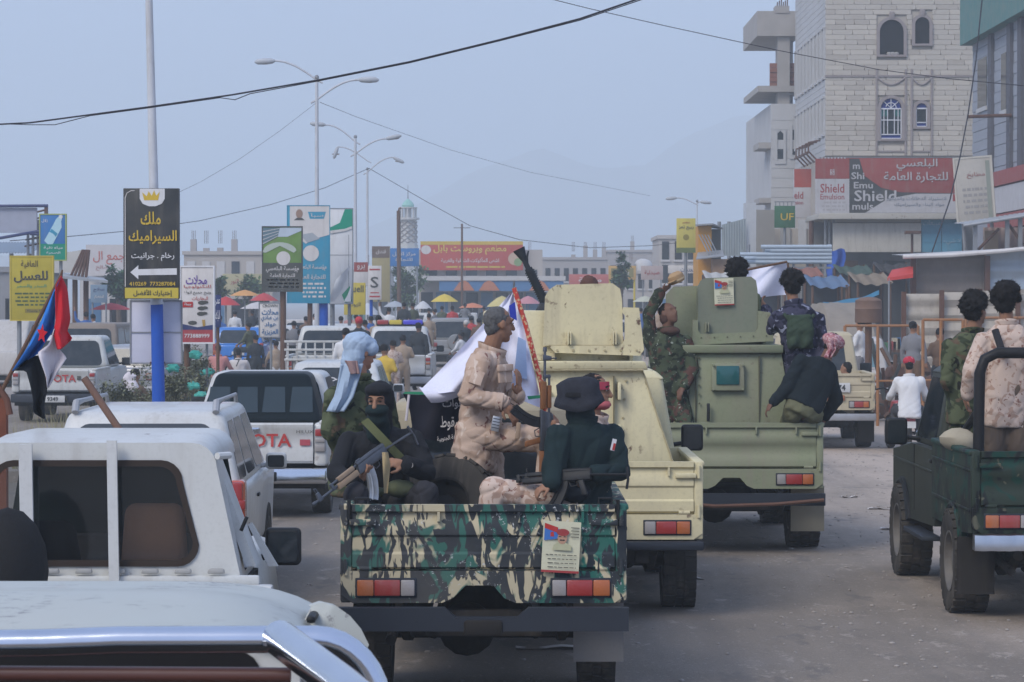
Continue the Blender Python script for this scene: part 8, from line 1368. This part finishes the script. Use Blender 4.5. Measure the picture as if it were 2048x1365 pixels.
# ================================================================== men in the dark green truck
r10, g10, h10, t10 = person('curly haired man in woodland camouflage behind the dark cab', JJ(head=(1953, 622, 23.7), neck=(1946, 668, 23.7), pelvis=(1938, 800, 23.7), shL=(1902, 696, 23.65), shR=(1978, 694, 23.75), elL=(1894, 762, 23.6), elR=(1990, 770, 23.7), wrL=(1914, 806, 23.75), wrR=(1975, 815, 23.85), hipL=(1922, 808, 23.7), hipR=(1954, 808, 23.7), knL=(1920, 905, 23.65), knR=(1955, 905, 23.65), anL=(1922, 1010, 23.7), anR=(1955, 1010, 23.7), toL=(1922, 1020, 23.85), toR=(1955, 1020, 23.85)),
    WOOD, WOOD, SKIN, ('curly', HAIRK), (.75, .6, 0), voxel=.012, seed=29, eyes=False, hem=.15)
r11, g11, h11, t11 = person('man in pale desert camouflage jacket standing at the black roll bar', JJ(head=(2012, 604, 22.95), neck=(2014, 652, 22.95), pelvis=(2012, 792, 22.95), shL=(1966, 682, 22.92), shR=(2064, 682, 22.95), elL=(1942, 742, 22.85), elR=(2088, 748, 22.9), wrL=(1934, 790, 22.95), wrR=(2080, 806, 22.95), hipL=(1992, 800, 22.95), hipR=(2034, 800, 22.95), knL=(1990, 890, 22.9), knR=(2036, 890, 22.9), anL=(1990, 1000, 22.95), anR=(2036, 1000, 22.95), toL=(1990, 1012, 23.1), toR=(2036, 1012, 23.1)),
    DESERT2, mat('trousers_brown', (.13, .095, .07), .9, var=.25, scale=8, bump=.3), SKIN, ('curly', HAIRK), (.3, .95, 0), voxel=.012, seed=31, eyes=False, hem=.2)
MB().tube([W(1990, 660, 22.78)-r11.location, W(2000, 690, 22.74)-r11.location, W(2004, 708, 22.74)-r11.location], .03, 8).build('strap', CHARC, r11)
sk_ = thing('canvas_bundle', 'pale canvas bundle on the bed of the dark green truck', 'bundle', W(1920, 880, 22.9)); mb = MB(); mb.ell((0, 0, 0), (.16, .12, .10), 14); mb.v = [tuple(Vector(p)*(1+.25*noise.noise(Vector(p)*9))) for p in mb.v]; mb.build('canvas', mat('canvas_tan', (.36, .32, .24), .9), sk_)
# rider and passengers in the middle distance
def sitter(label, px, py_head, Y, f, top, legs, hair=('short', HAIRK), skin=SKIN, arms=.3, voxel=.018, group=None, recline=False):
    h = W(px, py_head, Y); z = Vector((0, 0, 1)); fv = Vector((f[0], f[1], 0)).normalized(); r_ = fv.cross(z); nk = h-z*.2-fv*.03; pv_ = nk-z*.50-fv*.05 if not recline else nk-z*.22+fv*.42
    J = dict(head=h, neck=nk, pelvis=pv_, shL=nk-z*.06-r_*.19, shR=nk-z*.06+r_*.19, elL=nk-z*.28-r_*.28+fv*.12, elR=nk-z*.28+r_*.28+fv*.12, wrL=nk-z*.36-r_*.3+fv*.34, wrR=nk-z*.36+r_*.3+fv*.34, hipL=pv_-r_*.09-z*.04, hipR=pv_+r_*.09-z*.04, knL=pv_-r_*.2+fv*.42-z*.06, knR=pv_+r_*.2+fv*.42-z*.06, anL=pv_-r_*.19+fv*.3-z*.45, anR=pv_+r_*.19+fv*.3-z*.45, toL=pv_-r_*.2+fv*.45-z*.48, toR=pv_+r_*.2+fv*.45-z*.48)
    if recline: J |= dict(elL=nk-z*.12-r_*.30, elR=nk-z*.12+r_*.30, wrL=nk-z*.1-r_*.2+fv*.25, wrR=nk-z*.1+r_*.2+fv*.25, knL=pv_-r_*.14+fv*.3+z*.2, knR=pv_+r_*.14+fv*.3+z*.2, anL=pv_-r_*.14+fv*.6-z*.04, anR=pv_+r_*.14+fv*.6-z*.04, toL=pv_-r_*.14+fv*.75-z*.04, toR=pv_+r_*.14+fv*.75-z*.04)
    return person(label, J, top, legs, skin, hair, tuple(fv), voxel=voxel, eyes=False, seed=int(px) % 13, group=group)
SHW = mat('shirt_white', (.62, .62, .62), .85, var=.06, bump=.2); TRD = mat('trousers_dark', (.05, .05, .055), .9)
rd = sitter('motorcyclist in a white shirt and red cap seen from behind', 1818, 731, 46.6, (.05, 1), SHW, TRD); c = W(1818, 726, 46.6); blob([('e', c+Vector((0, .0, .03)), (.105, .12, .085), None), ('e', c+Vector((0, .1, .02)), (.08, .08, .025), None)], 'red_cap', camo('cap_red_print', (.42, .03, .05), [((.55, .4, .42), 30, .62, .65, None)]), rd[0], .016, .004)
sitter('seated soldier in desert uniform in the tan pickup bed', 1692, 738, 48.3, (-.85, .5), DESERT2, DESERT2, recline=True)
sitter('rider in a pink shirt by the white tool sign', 437, 698, 73.8, (.1, 1), mat('shirt_pink', (.50, .22, .20), .9), TRD, voxel=.025); sitter('rider in a white shirt with a black number', 477, 706, 75.8, (-.05, 1), mat('shirt_number', (.58, .54, .52), .9), TRD, voxel=.025)
_o = bpy.data.objects[-1]; nb = text('7', BLACK, bpy.data.objects[[o for o in bpy.data.objects.keys() if o.startswith('person')][-1]], 0, wz(726, 75.6), None, .2, -.2, name='shirt_number')
# ================================================================== small figures further off
def figure_mesh(name, pose, seed):
    z = Vector((0, 0, 1)); r_ = Vector((1, 0, 0)); fv = Vector((0, 1, 0)); P = []
    hp = 0.92 if pose != 'sit' else .45; nk = z*(hp+.55); h = nk+z*.16; lean = fv*(.05 if pose == 'sit' else .02); nk = nk+lean; h = h+lean*1.4
    arms = {'stand': ((-.24, .0, -.30, -.25, .05, -.56), (.24, .0, -.30, .25, .05, -.56)), 'raise': ((-.30, .05, .06, -.34, .05, .34), (.24, .0, -.30, .22, .12, -.52)), 'hold': ((-.25, .02, -.26, -.10, .25, -.24), (.25, .02, -.26, .10, .25, -.28)), 'sit': ((-.25, .06, -.26, -.16, .28, -.38), (.25, .06, -.26, .16, .28, -.38)), 'walk': ((-.24, .12, -.28, -.23, .30, -.44), (.24, -.12, -.28, .25, -.16, -.52))}[pose]
    P.append(('skin', ('e', h, (.078, .095, .115), None))); P.append(('hair', ('e', h+z*.045-fv*.03, (.09, .10, .09), None))); P.append(('skin', ('c', h-z*.08, nk, .055, .06)))
    P += [('top', ('e', z*(hp+.36)+lean, (.19, .13, .24), None)), ('top', ('e', z*(hp+.1), (.17, .125, .2), None)), ('top', ('c', nk-z*.08-r_*.17, nk-z*.08+r_*.17, .07, .07))]
    for sx, a in zip((-1, 1), arms):
        s_ = nk-z*.08+r_*sx*.18; e = nk+Vector(a[:3]); w = nk+Vector(a[3:]); P += [('top', ('c', s_, e, .062, .052)), ('top', ('c', e, e.lerp(w, .85), .052, .042)), ('skin', ('c', e.lerp(w, .9), w+(w-e).normalized()*.09, .032, .036))]
        hip = z*hp+r_*sx*.09
        if pose == 'sit': kn = hip+fv*.42+r_*sx*.06; an = kn-z*.40
        else: k = {'walk': sx*.18}.get(pose, 0); kn = hip-z*.42+fv*(.05+k*.6)+r_*sx*.02; an = hip-z*.83+fv*k+r_*sx*.03
        P += [('leg', ('c', hip, kn, .10, .075)), ('leg', ('c', kn, an, .073, .055)), ('shoe', ('c', an-z*.04, an-z*.05+fv*.15, .05, .04))]
    me = remesh([p for _, p in P], .028, 2); folds(me, .008, 9, seed); n = len(me.polygons); ce = np.empty(n*3); me.polygons.foreach_get('center', ce); ce = ce.reshape(-1, 3); best = np.full(n, 9.); idx = np.zeros(n, int); order = ['skin', 'hair', 'top', 'leg', 'shoe']
    for tg, p in P:
        if p[0] == 'c': a, b = np.array(p[1]), np.array(p[2]); ab = b-a; t_ = np.clip(((ce-a)@ab)/max(ab@ab, 1e-9), 0, 1); d = np.linalg.norm(ce-(a+t_[:, None]*ab), axis=1)-(p[3]+(p[4]-p[3])*t_)
        else: q = (ce-np.array(p[1]))/np.array(p[2]); d = (np.linalg.norm(q, axis=1)-1)*min(p[2])
        mk = d < best; best[mk] = d[mk]; idx[mk] = order.index(tg)
    me.materials.clear(); [me.materials.append(SKIN) for _ in range(5)]; me.polygons.foreach_set('material_index', idx.astype(np.int32)); me.polygons.foreach_set('use_smooth', [True]*n); me.name = name; return me
FIG = {p: figure_mesh('figure_'+p, p, i) for i, p in enumerate(('stand', 'raise', 'hold', 'sit', 'walk'))}
CL = {'tan': mat('cloth_tan', (.34, .26, .19), .9), 'sand': DESERT2, 'dark': mat('cloth_dark', (.035, .04, .045), .9), 'olive': mat('cloth_olive', (.09, .10, .06), .9), 'red': mat('cloth_red', (.42, .05, .05), .9), 'white': SHW, 'blue': mat('cloth_blue', (.05, .12, .32), .9), 'grey': mat('cloth_grey', (.18, .18, .19), .9), 'yellow': mat('cloth_yellow', (.55, .38, .06), .9), 'pink': mat('cloth_pink', (.46, .24, .22), .9), 'brown': mat('cloth_brown', (.14, .09, .06), .9), 'teal': mat('cloth_teal', (.20, .42, .40), .9)}
def figure(label, pose, px, py_head, Y, top, leg, rz=0, hair=HAIRK, group='people further up the road', h=1.0, ground=False):
    me = FIG[pose]; o = bpy.data.objects.new('person', me); C.objects.link(o); hp = (.92 if pose != 'sit' else .45)+.71; zz = 0 if ground else wz(py_head, Y)-hp*h
    o.location = (wx(px, Y), Y, zz); o.rotation_euler = (0, 0, R(rz)); o.scale = (h, h, h)
    for i, m_ in enumerate((SKIND if (px*7) % 2 else SKIN, hair, CL[top], CL[leg], BOOT)): o.material_slots[i].link = 'OBJECT'; o.material_slots[i].material = m_
    return tag(o, label, 'person', group)
REDH = mat('headwrap_red', (.44, .05, .06), .9); WHH = mat('headwrap_white', (.55, .53, .5), .9)
for a in [('soldier in tan standing at the tail of the police pickup', 'hold', 806, 680, 70.3, 'tan', 'tan', 0), ('second soldier in sand uniform on the left of the police pickup', 'hold', 786, 690, 69.6, 'sand', 'sand', 20), ('man in dark shirt on the right side of the police pickup', 'stand', 837, 655, 72, 'dark', 'dark', -20), ('man in tan vest standing tall in the police pickup bed', 'stand', 757, 640, 74, 'tan', 'olive', 10), ('man with a red head wrap above the blue headscarf', 'stand', 718, 645, 60, 'dark', 'dark', 0, REDH), ('bare headed man in a striped white shirt left of the red head wrap', 'stand', 692, 668, 58, 'white', 'dark', 10), ('man in yellow beside the blue headscarf', 'hold', 768, 700, 57, 'yellow', 'dark', -30), ('man in white raising an arm in the crowd', 'raise', 778, 622, 98, 'white', 'tan', 0), ('man in dark clothes on top of a far truck', 'stand', 808, 612, 104, 'dark', 'dark', 0), ('man in olive beside him on the far truck', 'hold', 826, 612, 106, 'olive', 'dark', 30), ('soldier in tan on the far truck above the grey off-roader', 'stand', 858, 634, 100, 'tan', 'tan', 15), ('man in black and white near the grey off-roader', 'walk', 932, 648, 95, 'dark', 'white', 40, WHH), ('man in white crouching by the grey off-roader', 'sit', 925, 672, 90, 'white', 'dark', 60), ('man in red top right of the grey off-roader', 'hold', 942, 640, 102, 'red', 'brown', -10), ('man in brown jacket nearest the flag cloth', 'stand', 958, 644, 94, 'brown', 'dark', 0), ('man in dark coat under the cream umbrella', 'stand', 968, 618, 132, 'dark', 'dark', 0), ('man in grey under the orange umbrella', 'walk', 930, 612, 138, 'grey', 'dark', 20), ('man in tan beside the tree', 'stand', 776, 628, 112, 'tan', 'tan', -15),
          ('man in white by the umbrellas', 'stand', 858, 622, 128, 'white', 'tan', 0), ('man in blue near the market tent', 'stand', 742, 640, 92, 'blue', 'dark', 30), ('dark haired man in pink among the crowd', 'hold', 730, 648, 86, 'pink', 'dark', 0), ('seated man in dark shirt on the flatbed', 'sit', 702, 700, 63, 'dark', 'brown', 40), ('man in dark shirt riding on the flatbed corner', 'sit', 598, 668, 78, 'dark', 'dark', -60), ('man in grey standing between the sign posts', 'stand', 588, 650, 88, 'grey', 'dark', 0), ('man in dark green sitting on a car by the small blue sign', 'sit', 500, 654, 86, 'olive', 'dark', 70), ('bearded man in dark clothes at the small blue lettered sign', 'stand', 512, 678, 80, 'dark', 'dark', 30), ('man in tan walking by the sign pole', 'walk', 552, 690, 84, 'tan', 'white', 20), ('man in white near the red umbrellas', 'stand', 470, 628, 110, 'white', 'tan', 0), ('man in blue near the red tents', 'walk', 440, 638, 104, 'blue', 'dark', 0), ('man in teal standing behind the flag', 'stand', 178, 668, 76, 'teal', 'teal', 0), ('man in red and blue raising a hand near the market roof', 'raise', 172, 632, 88, 'blue', 'dark', 20), ('man in white by the market roof', 'stand', 186, 636, 90, 'white', 'dark', -20), ('woman in brown with a white bag crouching on the median', 'sit', 266, 752, 50, 'brown', 'dark', -40), ('man in white shirt climbing on the scrap heap', 'hold', 1722, 650, 57.6, 'white', 'grey', 60), ('man in grey by the orange barrier', 'stand', 1826, 655, 56, 'grey', 'brown', -30), ('man in brown behind the orange barrier', 'hold', 1880, 668, 57, 'brown', 'dark', 20), ('man in dark blue far beyond the tan turret', 'stand', 1282, 622, 118, 'blue', 'dark', 0), ('man in white far beyond the tan turret', 'stand', 1262, 620, 124, 'white', 'tan', 0), ('small man in tan under the white banner', 'stand', 1318, 622, 116, 'tan', 'dark', 0), ('man in grey crossing far beyond the police pickup', 'walk', 870, 624, 116, 'grey', 'dark', 60), ('man in olive at the tail of the far traffic', 'stand', 884, 618, 126, 'olive', 'olive', 0), ('man in pink near the far white car', 'stand', 700, 632, 104, 'pink', 'dark', 10), ('man in tan by the yellow sign post', 'stand', 712, 636, 98, 'tan', 'tan', -10), ('man in dark clothes by the yellow sign post', 'hold', 682, 640, 96, 'dark', 'dark', 0), ('man in white under the turquoise sign', 'walk', 630, 634, 102, 'white', 'white', 30), ('man in brown under the turquoise sign', 'stand', 612, 640, 98, 'brown', 'dark', 0), ('man in grey among the red umbrellas', 'stand', 540, 628, 112, 'grey', 'dark', 0), ('man in dark coat by the red umbrellas', 'stand', 505, 626, 114, 'dark', 'dark', 20), ('man in brown at the kiosk under the yellow sign', 'stand', 1372, 616, 104, 'brown', 'dark', 0), ('man in white at the dirty white awning', 'stand', 1436, 612, 100, 'white', 'tan', 0), ('man in dark clothes under the blue awning', 'stand', 1652, 622, 82, 'dark', 'dark', 30), ('man in olive under the sacking awning', 'hold', 1734, 620, 86, 'olive', 'dark', -20), ('man in red shirt left of the utility pole', 'stand', 905, 618, 120, 'red', 'dark', 0)]: figure(*a)
wbg = MB(); wbg.ell((0, 0, 0), (.13, .10, .17), 16); wbg.v = [tuple(Vector(p)*(1+.7*noise.noise(Vector(p)*9))) for p in wbg.v]; o = wbg.build('white_bag', FW); o.location = W(262, 766, 49.6); tag(o, 'white bag held by the woman crouching on the median', 'bag')
bpy.data.scenes.remove(TMP)
